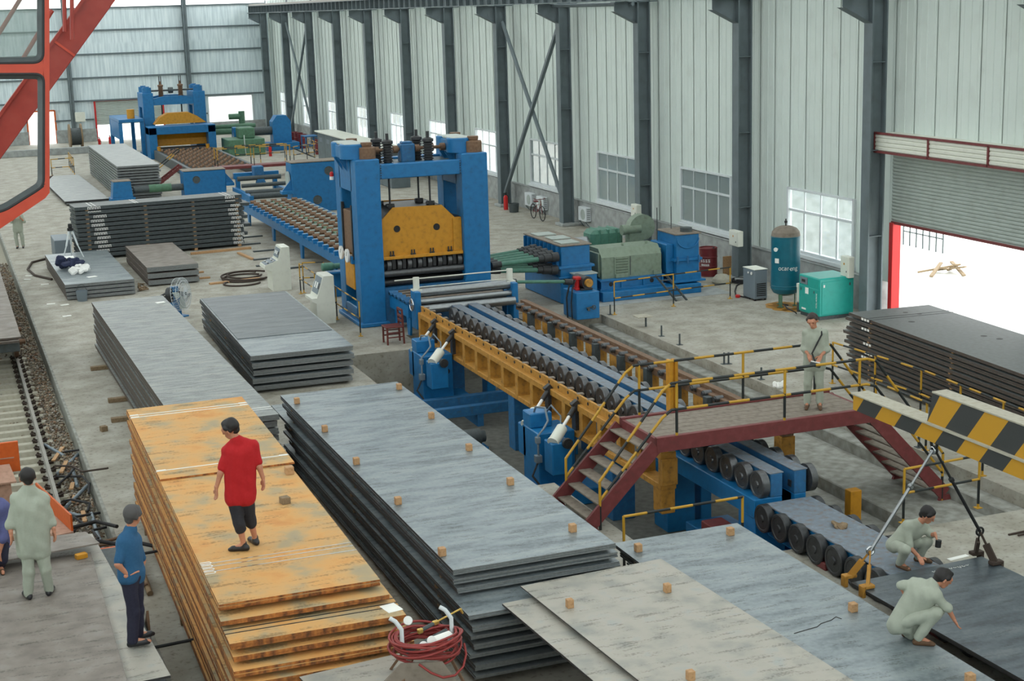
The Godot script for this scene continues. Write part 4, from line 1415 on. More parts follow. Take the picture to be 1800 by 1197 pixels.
	for r in 20:
		var sh := MB.new()
		sh.cyl(Vector3(0, 0.5, 0.4 + r * 0.68), Vector3(3.6, 0.5, 0.4 + r * 0.68), 0.05, -1, 6)
		obj(sh, "axle", M.slate, a)
		for k in 7:
			put(dm, "disc", M.rusty_steel, a, Transform3D(Basis(), Vector3(0.35 + k * 0.46 + 0.2 * (r % 2), 0.52, 0.4 + r * 0.68)))

func roller_table():
	var o := thing("disc_roller_table", "long blue roller table of brown discs leading into the blue leveller", "roller table", Vector3(12.45, 0, -66.5))
	for x in [0.0, 2.52]:
		var f := MB.new()
		f.bb(x - 0.06, x + 0.1, 0.55, 0.9, 0, 22, 0.012)
		f.bb(x - 0.1, x + 0.14, 0.86, 0.9, 0, 22)
		obj(f, "side_frame", M.blue, o)
	var mid := MB.new()
	mid.bb(1.18, 1.34, 0.75, 0.95, 0, 22, 0.01)
	obj(mid, "centre_beam", M.mid_green, o)
	var di := MB.new()
	di.cyl(Vector3(-0.12, 0, 0), Vector3(0.12, 0, 0), 0.1, -1, 12)
	var dm := di.mesh()
	var ax := MB.new()
	ax.cyl(Vector3(0.05, 0, 0), Vector3(2.55, 0, 0), 0.04, -1, 8)
	var am := ax.mesh()
	var be := MB.new()
	be.bb(-0.14, 0.06, -0.06, 0.1, -0.09, 0.09, 0.01)
	var bm := be.mesh()
	var under_shade := MB.new()  # dark sheet added to stand for the shade below the rollers
	under_shade.bb(0.1, 2.42, 0.58, 0.62, 0, 22)
	obj(under_shade, "shade_sheet", M.clip, o)
	for r in 28:
		var z := 0.35 + r * 0.77
		put(am, "axle", M.door_panel, o, Transform3D(Basis(), Vector3(0, 0.92, z)))
		put(bm, "bearing_block", M.blue, o, Transform3D(Basis(), Vector3(0, 0.95, z)))
		for k in 5:
			put(dm, "disc", M.rusty_steel, o, Transform3D(Basis(), Vector3(0.35 + k * 0.46, 0.92, z)))
	for z in [1.0, 6.0, 11.0, 16.0, 20.5]:
		for x in [0.02, 2.54]:
			var l := MB.new()
			l.prism([Vector2(-0.12, 0), Vector2(0.12, 0), Vector2(0.22, 0.55), Vector2(-0.22, 0.55)], Vector3(x - 0.04, 0, z), Vector3(0, 0, 1), Vector3.UP, Vector3(0.08, 0, 0))
			obj(l, "leg", M.blue, o)
	# motor hanging at the near end
	var m := thing("geared_motor", "small green geared motor on a blue bracket beside the roller table", "motor", Vector3(11.75, 0, -47.2))
	var b := MB.new()
	b.lathe(Vector3(-0.55, 1.0, 0), Vector3.RIGHT, [Vector2(0, 0), Vector2(0.11, 0.0), Vector2(0.13, 0.03), Vector2(0.13, 0.36), Vector2(0.09, 0.4), Vector2(0.09, 0.6), Vector2(0, 0.6)], 14)
	obj(b, "motor_body", M.green, m)
	var k := MB.new()
	k.bb(-0.4, 0.6, 0.78, 0.84, -0.2, 0.2, 0.01)
	k.prism([Vector2(-0.3, 0), Vector2(0.5, 0), Vector2(0.5, 0.6), Vector2(0.3, 0.78), Vector2(-0.3, 0.78)], Vector3(0, 0, -0.03), Vector3.RIGHT, Vector3.UP, Vector3(0, 0, 0.06))
	obj(k, "bracket", M.blue, m)

# lattice girder of the transfer bed: web plate with window openings between posts, along +z
func lattice(o: Node, x: float, z0: float, z1: float, y0: float, y1: float, w: float, pitch: float, m: Material):
	var top := MB.new()
	top.bb(x, x + w, y1 - 0.14, y1, z0, z1, 0.012)
	top.bb(x + 0.1, x + 0.16, y1, y1 + 0.16, z0, z1)
	obj(top, "top_chord", m, o)
	var bot := MB.new()
	bot.bb(x, x + w, y0, y0 + 0.12, z0, z1, 0.012)
	obj(bot, "bottom_chord", m, o)
	var z := z0 + 0.09
	while z < z1:
		var p := MB.new()
		p.bb(x, x + w, y0 + 0.1, y1 - 0.12, z - 0.09, z + 0.09, 0.01)
		obj(p, "post", m, o)
		z += pitch

func transfer_conveyor():
	# near yellow girder
	var g := thing("yellow_girder", "yellow lattice girder with bolt holes on the stand side of the pit", "girder", Vector3(11.95, 0, -39.3))
	lattice(g, 0.0, 0.0, 15.0, 0.12, 0.85, 0.32, 0.93, M.yellow_dirty)
	for k in 28:
		var h := MB.new()
		h.cyl(Vector3(0.09, 0.94, 0.3 + k * 0.53), Vector3(0.101, 0.94, 0.3 + k * 0.53), 0.035, -1, 10)
		obj(h, "bolt_hole", M.black, g)
		var ly := MB.new()
		ly.bb(0.12, 0.26, 0.98, 1.02, 0.16 + k * 0.53, 0.28 + k * 0.53, 0.008)
		obj(ly, "wear_pad", M.deck_brown, g)
	for z in [2.0, 7.0, 12.5]:
		var l := MB.new()
		l.bb(0.05, 0.55, -1.2, 0.12, z - 0.2, z + 0.2, 0.01)
		obj(l, "support", M.blue_dirty, g)
	var fl := MB.new()
	fl.bb(0.02, 0.3, -0.35, 0.14, 14.62, 14.98, 0.01)
	obj(fl, "end_leg", M.yellow_dirty, g)
	# far yellow girder with roller studs
	var f := thing("yellow_girder", "yellow lattice girder topped by small roller studs on the ledge side", "girder", Vector3(14.72, 0, -39.0))
	var top := MB.new()
	top.bb(0.0, 0.24, 0.72, 0.9, 0, 14.4, 0.012)
	top.bb(0.14, 0.3, 0.9, 0.98, 0, 14.4)
	obj(top, "top_chord", M.rusty_steel, f)
	var bc := MB.new()
	bc.bb(0.0, 0.3, -0.2, -0.05, 0, 14.4, 0.012)
	obj(bc, "bottom_chord", M.yellow_dirty, f)
	for k in 9:
		var p := MB.new()
		p.bb(0.0, 0.28, -0.1, 0.74, 0.5 + k * 1.45, 1.2 + k * 1.45, 0.01)
		obj(p, "web_plate", M.yellow_dirty, f)
		var q := MB.new()
		q.bb(-0.14, 0.02, -0.6, 0.86, 1.3 + k * 1.45 - 0.09, 1.3 + k * 1.45 + 0.09, 0.01)
		obj(q, "post", M.slate, f)
	var stud := MB.new()
	stud.cyl(Vector3(-0.1, 0, 0), Vector3(0.08, 0, 0), 0.07, -1, 12)
	stud.cyl(Vector3(-0.13, 0, 0), Vector3(-0.1, 0, 0), 0.05, -1, 10)
	var sm := stud.mesh()
	for k in 27: put(sm, "roller_stud", M.wheel_steel, f, Transform3D(Basis(), Vector3(0.02, 0.88, 0.35 + k * 0.52)))
	for z in [0.6, 5.0, 10.0, 14.2]:
		var l := MB.new()
		l.bb(0.0, 0.3, -1.2, 0.7 if z > 14 else -0.15, z - 0.15, z + 0.15, 0.01)
		obj(l, "support", M.yellow_dirty, f)
	# two blue wheel beams
	var wh := MB.new()
	wh.lathe(Vector3.ZERO, Vector3.LEFT, [Vector2(0.25, 0.0), Vector2(0.25, 0.12), Vector2(0.235, 0.135), Vector2(0.2, 0.135), Vector2(0.19, 0.125), Vector2(0.07, 0.125), Vector2(0.06, 0.15), Vector2(0, 0.15)], 24)
	wh.ring(Vector3.ZERO, Vector3.RIGHT, 0.25, 0.0, 24, 1.0)
	var wm := wh.mesh()
	var ws := MB.new()
	ws.lathe(Vector3.ZERO, Vector3.LEFT, [Vector2(0.27, 0.0), Vector2(0.27, 0.1), Vector2(0.25, 0.12), Vector2(0.0, 0.12)], 20)
	var names := ["blue wheel beam with dark wheels facing the yellow lattice girder", "blue wheel beam with dark wheels facing the concrete ledges"]
	for s in 2:
		var x0: float = [12.98, 13.46][s]
		var o := thing("wheel_beam", names[s], "wheel beam", Vector3(x0, 0, -39.4), "twin wheel beams of the pit conveyor")
		var b := MB.new()
		b.bb(0, 0.24, 0.5, 0.92, 0, 17.3, 0.012)
		obj(b, "beam", M.blue_dirty, o)
		var cp := MB.new()
		cp.bb(-0.02, 0.26, 0.92, 0.94, 0, 17.3, 0.004)
		obj(cp, "cap_plate", M.deck_worn, o)
		var lf := MB.new()
		if s == 0: lf.bb(-0.32, 0.24, 0.16, 0.5, 13.4, 17.3, 0.015)
		else: lf.bb(0.0, 0.24, 0.16, 0.5, 13.4, 17.3, 0.015)
		obj(lf, "lower_flange", M.blue, o)
		for k in 31:
			var z := 0.5 + k * 0.555
			if s == 0: put(wm, "wheel", M.wheel_steel, o, Transform3D(Basis(), Vector3(-0.06, 0.72, z)))
			else: put(wm, "wheel", M.wheel_steel, o, Transform3D(Basis(Vector3.UP, PI), Vector3(0.30, 0.72, z)))
			if s == 1 and k % 2 == 0:
				var hb := MB.new()
				hb.bb(-0.02, 0.0, 0.6, 0.72, z - 0.05, z + 0.05, 0.004)
				obj(hb, "axle_nut", M.dark_steel, o)
		for z in [2.5, 8.0, 13.6, 17.0]:
			var l := MB.new()
			l.bb(0.0, 0.24, -1.2, 0.5, z - 0.2, z + 0.2, 0.012)
			if z > 13 and s == 0: l.bb(-0.3, 0.3, -1.2, 0.16, z - 0.3, z + 0.3, 0.012)
			obj(l, "support", M.blue, o)
		if s == 0:
			var tie := MB.new()
			tie.bb(0.24, 0.48, 0.16, 0.26, 16.9, 17.3, 0.01)
			obj(tie, "end_tie", M.blue, o)
	# low run-out wheel deck
	var d := thing("run_out_deck", "low blue deck with scuffed brown top and big dark wheels", "wheel deck", Vector3(12.76, 0, -21.9))
	var bd := MB.new()
	bd.bb(0.05, 0.85, -0.1, 0.46, 0, 6.4, 0.015)
	obj(bd, "deck_box", M.blue, d)
	var dp := MB.new()
	dp.bb(0.0, 0.9, 0.46, 0.49, 0, 6.4, 0.006)
	obj(dp, "deck_plate", M.deck_worn, d)
	for k in 11:
		put(wm, "wheel", M.dark_steel, d, Transform3D(Basis(), Vector3(0.0, 0.26, 0.1 + k * 0.56)))
		put(wm, "wheel", M.dark_steel, d, Transform3D(Basis(Vector3.UP, PI), Vector3(0.9, 0.26, 0.1 + k * 0.56)))
	for z in [1.9, 5.0]:
		var ft := MB.new()
		ft.bb(-0.12, 0.9, 0.0, 0.12, z - 0.2, z + 0.2, 0.012)
		obj(ft, "foot", M.red_brown, d)
	var rag := MB.new()
	for k in 7:
		var a := TAU * k / 7.0
		rag.box(Vector3(cos(a) * 0.06, 0.02 + 0.02 * sin(a * 2), sin(a) * 0.1), Vector3(0.14, 0.05, 0.12), Basis(Vector3(0.3, 1, 0.2).normalized(), a), 0.02)
	single(rag, "work_glove", M.old_wood, "crumpled brown work glove on the low blue deck", "glove", "", Vector3(13.25, 0.49, -20.35))
	# hydraulic pusher stands
	for s in 2:
		var z: float = [-36.3, -28.3][s]
		var o := thing("pusher_stand", ["blue hydraulic stand with two white-rod cylinders near the chair", "blue hydraulic stand with two white-rod cylinders near the stairs"][s], "hydraulic stand", Vector3(11.1, 0, z), "hydraulic stands of the yellow girder")
		var b := MB.new()
		b.bb(0.0, 0.82, -1.2, 0.3, -0.9, 0.0, 0.02)
		b.bb(0.0, 0.5, 0.3, 0.62, -0.9, -0.45, 0.02)
		b.bb(-0.1, 1.3, -1.2, -0.85, -0.8, 0.5, 0.02)
		obj(b, "stand_body", M.blue, o)
		var ho := MB.new()
		ho.cyl(Vector3(0.66, -0.15, 0.0), Vector3(0.66, -0.15, 0.012), 0.07, -1, 16)
		obj(ho, "port", M.black, o)
		for k in 2:
			var zz: float = [-1.15, 0.35][k]
			var a := Vector3(0.12, 0.32, zz + 0.25)
			var e := Vector3(0.86, 0.82, zz - 0.35)
			var dir := (e - a).normalized()
			var cy := MB.new()
			cy.cyl(a - dir * 0.05, a + dir * 0.36, 0.12, -1, 16)
			cy.cyl(a - dir * 0.09, a - dir * 0.05, 0.13, -1, 16)
			obj(cy, "cylinder", M.white_paint, o)
			var ro := MB.new()
			ro.cyl(a + dir * 0.4, a + dir * 0.75, 0.035, -1, 10)
			obj(ro, "piston_rod", M.white, o)
			var ey := MB.new()
			ey.cyl(a + dir * 0.72, e, 0.055, -1, 10)
			ey.box(e, Vector3(0.16, 0.2, 0.14), Basis(Vector3.BACK, 0.6))
			ey.bb(0.8, 0.88, 0.3, 0.85, zz - 0.45, zz - 0.25)
			obj(ey, "clevis", M.dark_steel, o)
			var pv := MB.new()
			pv.cyl(a + Vector3(0.2, -0.05, 0.16), a + Vector3(0.2, -0.05, 0.24), 0.11, -1, 16)
			pv.cyl(a + Vector3(0.2, -0.05, 0.23), a + Vector3(0.2, -0.05, 0.26), 0.05, -1, 12)
			obj(pv, "pivot", M.dark_steel, o)
			var ped := MB.new()
			ped.bb(0.0, 0.45, -0.4, 0.28, zz - 0.05, zz + 0.4, 0.02)
			obj(ped, "pedestal", M.blue, o)
		var vp := MB.new()
		vp.tube([Vector3(0.15, 0.62, -0.6), Vector3(0.15, 0.75, -0.5), Vector3(0.3, 0.75, -0.35), Vector3(0.3, 0.5, -0.2), Vector3(0.1, 0.42, 0.05), Vector3(-0.05, 0.3, 0.1), Vector3(-0.05, -0.3, 0.1)], 0.025, 6)
		vp.tube([Vector3(0.4, 0.62, -0.5), Vector3(0.42, 0.8, -0.3), Vector3(0.55, 0.6, -0.1), Vector3(0.5, 0.35, 0.02)], 0.02, 6)
		vp.box(Vector3(-0.05, -0.2, 0.08), Vector3(0.14, 0.16, 0.14), Basis(), 0.01)
		vp.box(Vector3(-0.05, 0.2, 0.08), Vector3(0.1, 0.14, 0.1), Basis(), 0.01)
		obj(vp, "valve_pipes", M.grey_box, o)
		var hs := MB.new()
		hs.tube([Vector3(-0.08, -0.3, 0.1), Vector3(-0.25, -0.5, 0.25), Vector3(-0.1, -0.75, 0.4), Vector3(0.2, -0.9, 0.55), Vector3(0.35, -1.18, 0.6)], 0.025, 6)
		obj(hs, "hose", M.rubber, o)
	# things standing in the pit
	var mo := thing("pit_pump", "small dark blue pump motor standing on the pit floor", "pump", Vector3(11.1, -1.2, -32.6))
	var mb := MB.new()
	mb.cyl(Vector3(-0.35, 0.32, 0), Vector3(0.2, 0.32, 0), 0.2, -1, 16)
	mb.cyl(Vector3(0.2, 0.32, 0), Vector3(0.32, 0.32, 0), 0.14, -1, 16)
	obj(mb, "motor_body", M.slate, mo)
	var mf := MB.new()
	mf.bb(-0.4, 0.35, 0, 0.1, -0.2, 0.2, 0.01)
	obj(mf, "base", M.blue, mo)
	var bx := MB.new()
	bx.bb(0, 0.6, 0, 1.0, -1.3, 0, 0.015)
	single(bx, "sump_box", M.black, "black steel sump box beside the pit pump", "box", "", Vector3(12.3, -1.2, -30.6))
	var bf := thing("cross_trestle", "dark blue cross trestle under the yellow girder in the pit", "trestle", Vector3(10.4, -1.2, -34.6))
	var fm := MB.new()
	fm.bb(0, 3.2, 0.3, 0.55, -0.1, 0.1, 0.01)
	fm.bb(0, 3.2, 0.3, 0.55, -1.1, -0.9, 0.01)
	obj(fm, "rails", M.blue_dirty, bf)
	for x in [0.1, 1.6, 3.0]:
		var l := MB.new()
		l.bb(x - 0.08, x + 0.08, 0, 0.3, -1.1, 0.1)
		obj(l, "leg", M.blue_dirty, bf)
	var cb := MB.new()
	cb.bb(0, 1.1, 0, 1.0, -0.5, 0, 0.02)
	single(cb, "concrete_block", M.pit_concrete, "grey concrete foundation block behind the pit railing", "block", "", Vector3(10.7, -1.2, -21.6))
	var lb := MB.new()
	lb.bb(0, 0.9, 0, 0.4, -3.2, 0, 0.015)
	single(lb, "lift_beam", M.blue, "short blue lift beam under the wheel beams by the railing", "beam", "", Vector3(12.4, -0.9, -21.0))
	var rb := MB.new()
	rb.bb(0, 0.42, 0, 0.35, -1.8, 0, 0.015)
	single(rb, "red_cross_member", M.red_brown, "red-brown cross member lying on the short blue lift beam", "beam", "", Vector3(12.2, -0.49, -21.4))
	# yellow guide post sticking up through the walkway
	var gp := MB.new()
	gp.bb(-0.09, -0.02, 0, 2.2, -0.1, 0.1, 0.01)
	gp.bb(0.02, 0.09, 0, 2.2, -0.1, 0.1, 0.01)
	gp.bb(-0.02, 0.02, 0, 2.18, -0.08, 0.06)
	single(gp, "guide_post", M.yellow, "tall yellow channel post rising between the wheel beams behind the walkway", "post", "", Vector3(13.345, -0.2, -26.6))
	var gp2 := MB.new()
	gp2.bb(-0.12, 0.12, 0, 1.3, -0.1, 0.1, 0.01)
	single(gp2, "guide_post", M.yellow, "short yellow post between wheel beam and ledges under the walkway", "post", "", Vector3(15.2, -1.2, -22.9))

func circle2(r: float, n: int) -> Array:
	var out := []
	for i in n: out.append(Vector2(cos(TAU * i / n), sin(TAU * i / n)) * r)
	return out

# straight railing with banded pipes: points along the floor
func railing(label: String, pts: Array, h: float, group := "", mid := 0.5, r := 0.024, posts := 1.6, m: Material = null):
	var o := thing("railing", label, "railing", pts[0], group)
	var mt: Material = M.bands if m == null else m
	var org: Vector3 = pts[0]
	var up := Vector3(0, h, 0)
	var top := []
	var md := []
	for p in pts:
		top.append(p - org + up)
		md.append(p - org + Vector3(0, h * mid, 0))
	var a := MB.new()
	banded(a, top, r, 0.42, 0.0)
	obj(a, "top_rail", mt, o)
	var b := MB.new()
	banded(b, md, r, 0.42, 0.2)
	obj(b, "mid_rail", mt, o)
	for i in pts.size() - 1:
		var d: Vector3 = pts[i + 1] - pts[i]
		var n := maxi(1, int(round(d.length() / posts)))
		for k in n + (1 if i == pts.size() - 2 else 0):
			var p: Vector3 = pts[i] - org + d * k / n
			var c := MB.new()
			banded(c, [p + up, p], r, 0.45, 0.0)
			c.box(p + Vector3(0, 0.006, 0), Vector3(0.12, 0.012, 0.12))
			obj(c, "post", mt, o)

func walkway():
	var o := thing("walkway_bridge", "red-brown footbridge with stairs and striped handrails over the conveyor", "footbridge", Vector3(0, 0, 0))
	var x0 := 11.3
	var x1 := 15.75
	var zn := -23.12
	var zf := -24.7
	var Y := 1.5
	for z in [zn - 0.05, zf + 0.05]:
		var b := MB.new()
		b.bb(x0, x1, Y - 0.24, Y + 0.03, z - 0.05, z + 0.05, 0.006)
		obj(b, "edge_beam", M.red_brown, o)
	var e := MB.new()
	e.bb(x0, x0 + 0.06, Y - 0.24, Y + 0.0, zf, zn)
	e.bb(x1 - 0.06, x1, Y - 0.24, Y + 0.0, zf, zn)
	obj(e, "end_beam", M.red_brown, o)
	var n := 6
	for k in n:
		var p := MB.new()
		var zz := zf + 0.1 + (zn - zf - 0.2) * k / n
		p.bb(x0 + 0.06, x1 - 0.06, Y - 0.03, Y, zz + 0.006, zz + (zn - zf - 0.2) / n - 0.006, 0.004)
		obj(p, "deck_plank", M.deck_brown, o)
	# stairs: [top x, bottom x, bottom y]
	for s in [[x0, 10.02, 0.0, 6], [x1, 17.42, -0.5, 8]]:
		var top := Vector3(s[0], Y - 0.12, 0)
		var bot := Vector3(s[1], s[2], 0)
		for z in [zn - 0.04, zf + 0.04]:
			var st := MB.new()
			st.bar(Vector3(top.x, top.y, z) , Vector3(bot.x, bot.y + 0.12, z), 0.06, 0.26)
			st.prism([Vector2(bot.x - 0.14, bot.y), Vector2(bot.x + 0.14, bot.y), Vector2(bot.x + 0.1, bot.y + 0.1), Vector2(bot.x - 0.1, bot.y + 0.1)], Vector3(0, 0, z - 0.03), Vector3.RIGHT, Vector3.UP, Vector3(0, 0, 0.06))
			obj(st, "stringer", M.red_brown, o)
		for k in s[3]:
			var t: float = (k + 0.5) / float(s[3])
			var p := top.lerp(bot, t)
			var td := MB.new()
			td.bb(p.x - 0.12, p.x + 0.12, p.y + 0.05, p.y + 0.08, zf + 0.07, zn - 0.07, 0.004)
			obj(td, "tread", M.deck_brown, o)
	# handrails, near and far side: up the left stair, along the deck, down the right stair
	for z in [zn - 0.03, zf + 0.03]:
		for q in [[0.98, 0.0], [0.5, 0.2]]:
			var hr := MB.new()
			var h: float = q[0]
			var pl := []
			pl.append(Vector3(10.2, 0.18 + h * 0.72, z))
			pl.append(Vector3(x0 + 0.12, Y + h - 0.12, z))
			pl.append(Vector3(x0 + 0.3, Y + h, z))
			pl.append(Vector3(x1 - 0.15, Y + h, z))
			pl.append(Vector3(x1 + 0.05, Y + h - 0.06, z))
			pl.append(Vector3(17.35, -0.35 + h * 0.8, z))
			banded(hr, pl, 0.026, 0.42, q[1])
			obj(hr, "handrail", M.bands, o)
		for p in [[10.2, 0.0, 0.18 + 0.98 * 0.72], [x0 + 0.4, Y, Y + 0.98], [(x0 + x1) / 2 + 0.35, Y, Y + 0.98], [x1 - 0.3, Y, Y + 0.98], [17.35, -0.5, -0.35 + 0.98 * 0.8]]:
			var po := MB.new()
			banded(po, [Vector3(p[0], p[2], z), Vector3(p[0], p[1], z)], 0.026, 0.45)
			obj(po, "rail_post", M.bands, o)
	# railings round the pit
	railing("striped railing along the front edge of the pit", [Vector3(9.75, 0, -21.2), Vector3(11.95, 0, -21.25)], 0.92, "", 0.45)
	railing("striped railing leading to the foot of the red-brown stairs", [Vector3(17.9, 0, -20.6), Vector3(18.0, 0, -22.8), Vector3(18.1, 0, -26.5)], 1.0, "", 0.5)

func text_on(parent: Node, s: String, size: float, at: Vector3, b: Basis, m: Material, called := "lettering"):
	var t := TextMesh.new()
	t.text = s
	var f := SystemFont.new()
	f.font_names = PackedStringArray(["Droid Sans"])
	t.font = f
	t.font_size = 32
	t.pixel_size = size / 32.0
	t.depth = 0.004
	return put(t, called, m, parent, Transform3D(b, at))

func drive_train():
	# ribbed gearbox
	var g := thing("pinion_gearbox", "long ribbed blue gearbox with three dusty lids beside the leveller", "gearbox", Vector3(17.5, 0, -42.4))
	var b := MB.new()
	b.bb(0.0, 1.05, 0.02, 1.15, -3.05, 0, 0.02)
	b.bb(0.04, 1.01, 1.15, 1.78, -3.05, -0.04, 0.02)
	obj(b, "case", M.blue, g)
	for q in [[1.1, 1.18], [0.8, 0.85]]:
		var fl := MB.new()
		fl.bb(-0.07, 1.12, q[0], q[1], -3.1, 0.06, 0.01)
		obj(fl, "flange", M.blue, g)
	for k in 9:
		var r := MB.new()
		r.bb(-0.05, 0.04, 1.18, 1.76, -2.95 + k * 0.34, -2.91 + k * 0.34)
		obj(r, "rib", M.blue, g)
	var tp := MB.new()
	tp.bb(0.0, 1.06, 1.78, 1.82, -3.08, 0.0, 0.006)
	obj(tp, "top_plate", M.deck_brown, g)
	for k in 3:
		var l := MB.new()
		l.bb(0.12 + 0.1 * (k % 2), 0.75 + 0.1 * (k % 2), 1.82, 1.86, -0.85 - k * 0.95, -0.2 - k * 0.95, 0.008)
		obj(l, "lid", M.door_panel, g)
	var ls := MB.new()
	ls.bb(0.3, 1.0, 0.0, 0.95, 0.06, 0.5, 0.015)
	obj(ls, "side_box", M.blue, g)
	var lt := MB.new()
	lt.bb(0.28, 1.02, 0.95, 0.98, 0.05, 0.52)
	obj(lt, "side_box_lid", M.door_panel, g)
	# cardan shafts
	for row in 2:
		for k in 5:
			var s := thing("cardan_shaft", "green cardan shaft with dark joints, %s row between leveller and ribbed gearbox" % ["upper", "lower"][row], "shaft", Vector3(15.2, 0, 0), "cardan shafts of the leveller")
			var z := -42.35 - k * 0.34 - row * 0.1
			var a := Vector3(0.05, 1.42 - row * 0.18 + 0.0 * k, z)
			var e := Vector3(2.2, 1.5 - row * 0.42, z - 0.12 * k)
			var d := (e - a)
			var t := MB.new()
			t.cyl(a + d * 0.12, a + d * 0.72, 0.075, -1, 12)
			obj(t, "tube", M.green, s)
			var j0 := MB.new()
			j0.cyl(a, a + d * 0.14, 0.1, -1, 12)
			obj(j0, "joint", M.dark_steel, s)
			var j := MB.new()
			j.cyl(a + d * 0.7, a + d * 0.78, 0.105, -1, 12)
			j.cyl(a + d * 0.78, a + d * 0.9, 0.13, -1, 12)
			j.cyl(a + d * 0.9, a + d, 0.15, -1, 12)
			obj(j, "joint", M.dark_steel, s)
	var ps := thing("pinch_drive_shaft", "slim green drive shaft between the pinch rolls and the blue oil tank", "shaft", Vector3(15.0, 0, -40.1))
	var pt := MB.new()
	pt.cyl(Vector3(0.15, 1.28, 0), Vector3(1.75, 1.12, -0.15), 0.05, -1, 10)
	obj(pt, "tube", M.green, ps)
	var pi := MB.new()
	pi.cyl(Vector3(0.0, 1.3, 0), Vector3(0.16, 1.28, 0), 0.09, -1, 12)
	obj(pi, "joint", M.dark_steel, ps)
	var pj := MB.new()
	pj.cyl(Vector3(1.72, 1.12, -0.15), Vector3(1.98, 1.08, -0.16), 0.09, -1, 12)
	obj(pj, "joint", M.dark_steel, ps)
	# oil tank with pump
	var h := thing("oil_tank", "square blue oil tank with a red pump and motor on top", "tank", Vector3(16.97, 0, -39.95))
	var tk := MB.new()
	tk.bb(0, 0.73, 0, 0.8, -1.0, 0, 0.015)
	obj(tk, "tank_body", M.blue, h)
	var hv := MB.new()
	hv.cyl(Vector3(0.5, 0.36, 0), Vector3(0.5, 0.36, 0.1), 0.025, -1, 8)
	hv.tube(circle_pts(Vector3(0.5, 0.36, 0.1), Vector3.BACK, 0.06, 14), 0.012, 6, false)
	hv.cyl(Vector3(0.3, 0.34, 0.04), Vector3(0.5, 0.36, 0.04), 0.02, -1, 8)
	hv.cyl(Vector3(0.36, 0.29, 0.02), Vector3(0.36, 0.29, 0.08), 0.04, -1, 10)
	obj(hv, "drain_valve", M.slate, h)
	var rp := MB.new()
	rp.bb(0.16, 0.32, 0.8, 0.86, -0.62, -0.4, 0.01)
	rp.cyl(Vector3(0.24, 0.84, -0.5), Vector3(0.24, 1.16, -0.5), 0.075, -1, 14)
	rp.bb(0.14, 0.34, 1.1, 1.2, -0.6, -0.4, 0.02)
	obj(rp, "pump", M.red, h)
	var pm := MB.new()
	pm.cyl(Vector3(0.42, 1.02, -0.95), Vector3(0.5, 1.02, -0.3), 0.19, -1, 18)
	pm.bb(0.28, 0.66, 0.8, 0.86, -0.95, -0.3, 0.01)
	obj(pm, "motor", M.dark_steel, h)
	var pc := MB.new()
	pc.cyl(Vector3(0.5, 1.02, -0.3), Vector3(0.515, 1.02, -0.2), 0.12, -1, 16)
	obj(pc, "coupling", M.yellow_dirty, h)
	var hh := MB.new()
	hh.tube([Vector3(-0.06, 0.0, -0.2), Vector3(-0.08, 0.5, -0.2), Vector3(-0.02, 0.9, -0.25), Vector3(0.12, 1.1, -0.35), Vector3(0.22, 1.15, -0.5)], 0.02, 6)
	hh.tube([Vector3(-0.08, 0.0, -0.5), Vector3(-0.1, 0.6, -0.5), Vector3(0.05, 1.0, -0.6), Vector3(0.3, 1.12, -0.7)], 0.025, 6)
	obj(hh, "hose", M.rubber, h)
	# main motor on its bed
	var bd := thing("motor_bed", "two-tier blue machine bed with round holes under the big motor", "machine bed", Vector3(18.75, 0, -42.3))
	var b1 := MB.new()
	b1.bb(-0.05, 3.35, 0.02, 0.32, -1.5, 0.35, 0.015)
	obj(b1, "lower_frame", M.blue, bd)
	var b2 := MB.new()
	b2.bb(0.05, 2.2, 0.36, 0.62, -1.4, -0.02)
	b2.bb(0.0, 2.25, 0.32, 0.37, -1.45, 0.05, 0.006)
	b2.bb(0.0, 2.25, 0.60, 0.65, -1.45, 0.05, 0.006)
	obj(b2, "upper_frame", M.blue, bd)
	for x in [0.06, 0.75, 1.5, 2.15]:
		var st := MB.new()
		st.bb(x - 0.02, x + 0.02, 0.36, 0.61, -0.03, 0.04)
		obj(st, "stiffener", M.blue, bd)
	for x in [0.4, 1.8]:
		var ho := MB.new()
		ho.cyl(Vector3(x, 0.49, -0.025), Vector3(x, 0.49, -0.015), 0.07, -1, 16)
		obj(ho, "hole", M.black, bd)
	var mo := thing("main_motor", "large grey-green electric motor with louvred box on the two-tier bed", "motor", Vector3(18.9, 0.65, -42.45))
	var mb := MB.new()
	mb.prism([Vector2(0.0, 0.0), Vector2(-1.2, 0.0), Vector2(-1.25, 0.6), Vector2(-1.0, 0.92), Vector2(-0.25, 0.92), Vector2(0.0, 0.66)], Vector3(0.0, 0, 0), Vector3(0, 0, 1), Vector3.UP, Vector3(2.05, 0, 0))
	obj(mb, "casing", M.green_grey, mo)
	for q in [[-0.06, 0.0], [2.05, 2.1]]:
		var en := MB.new()
		en.bb(q[0], q[1], 0.04, 0.8, -1.1, -0.1, 0.03)
		obj(en, "end_shield", M.green_grey, mo)
	var lv := MB.new()
	lv.bb(0.42, 0.92, 0.1, 0.66, 0.0, 0.04, 0.01)
	for k in 6: lv.box(Vector3(0.67, 0.17 + k * 0.085, 0.05), Vector3(0.4, 0.05, 0.02), Basis(Vector3.RIGHT, 0.6))
	obj(lv, "louvre", M.green_grey, mo)
	for x in [0.45, 1.75]:
		var ft := MB.new()
		ft.bb(x, x + 0.42 if x < 1 else x + 0.28, 0.0, 0.14, 0.0, 0.07, 0.008)
		obj(ft, "foot", M.green_grey, mo)
	for x in [0.9, 1.72]:
		var eye := MB.new()
		eye.bb(x, x + 0.05, 0.84, 1.0, -0.5, -0.4, 0.01)
		obj(eye, "lifting_lug", M.green_grey, mo)
	var seam := MB.new()
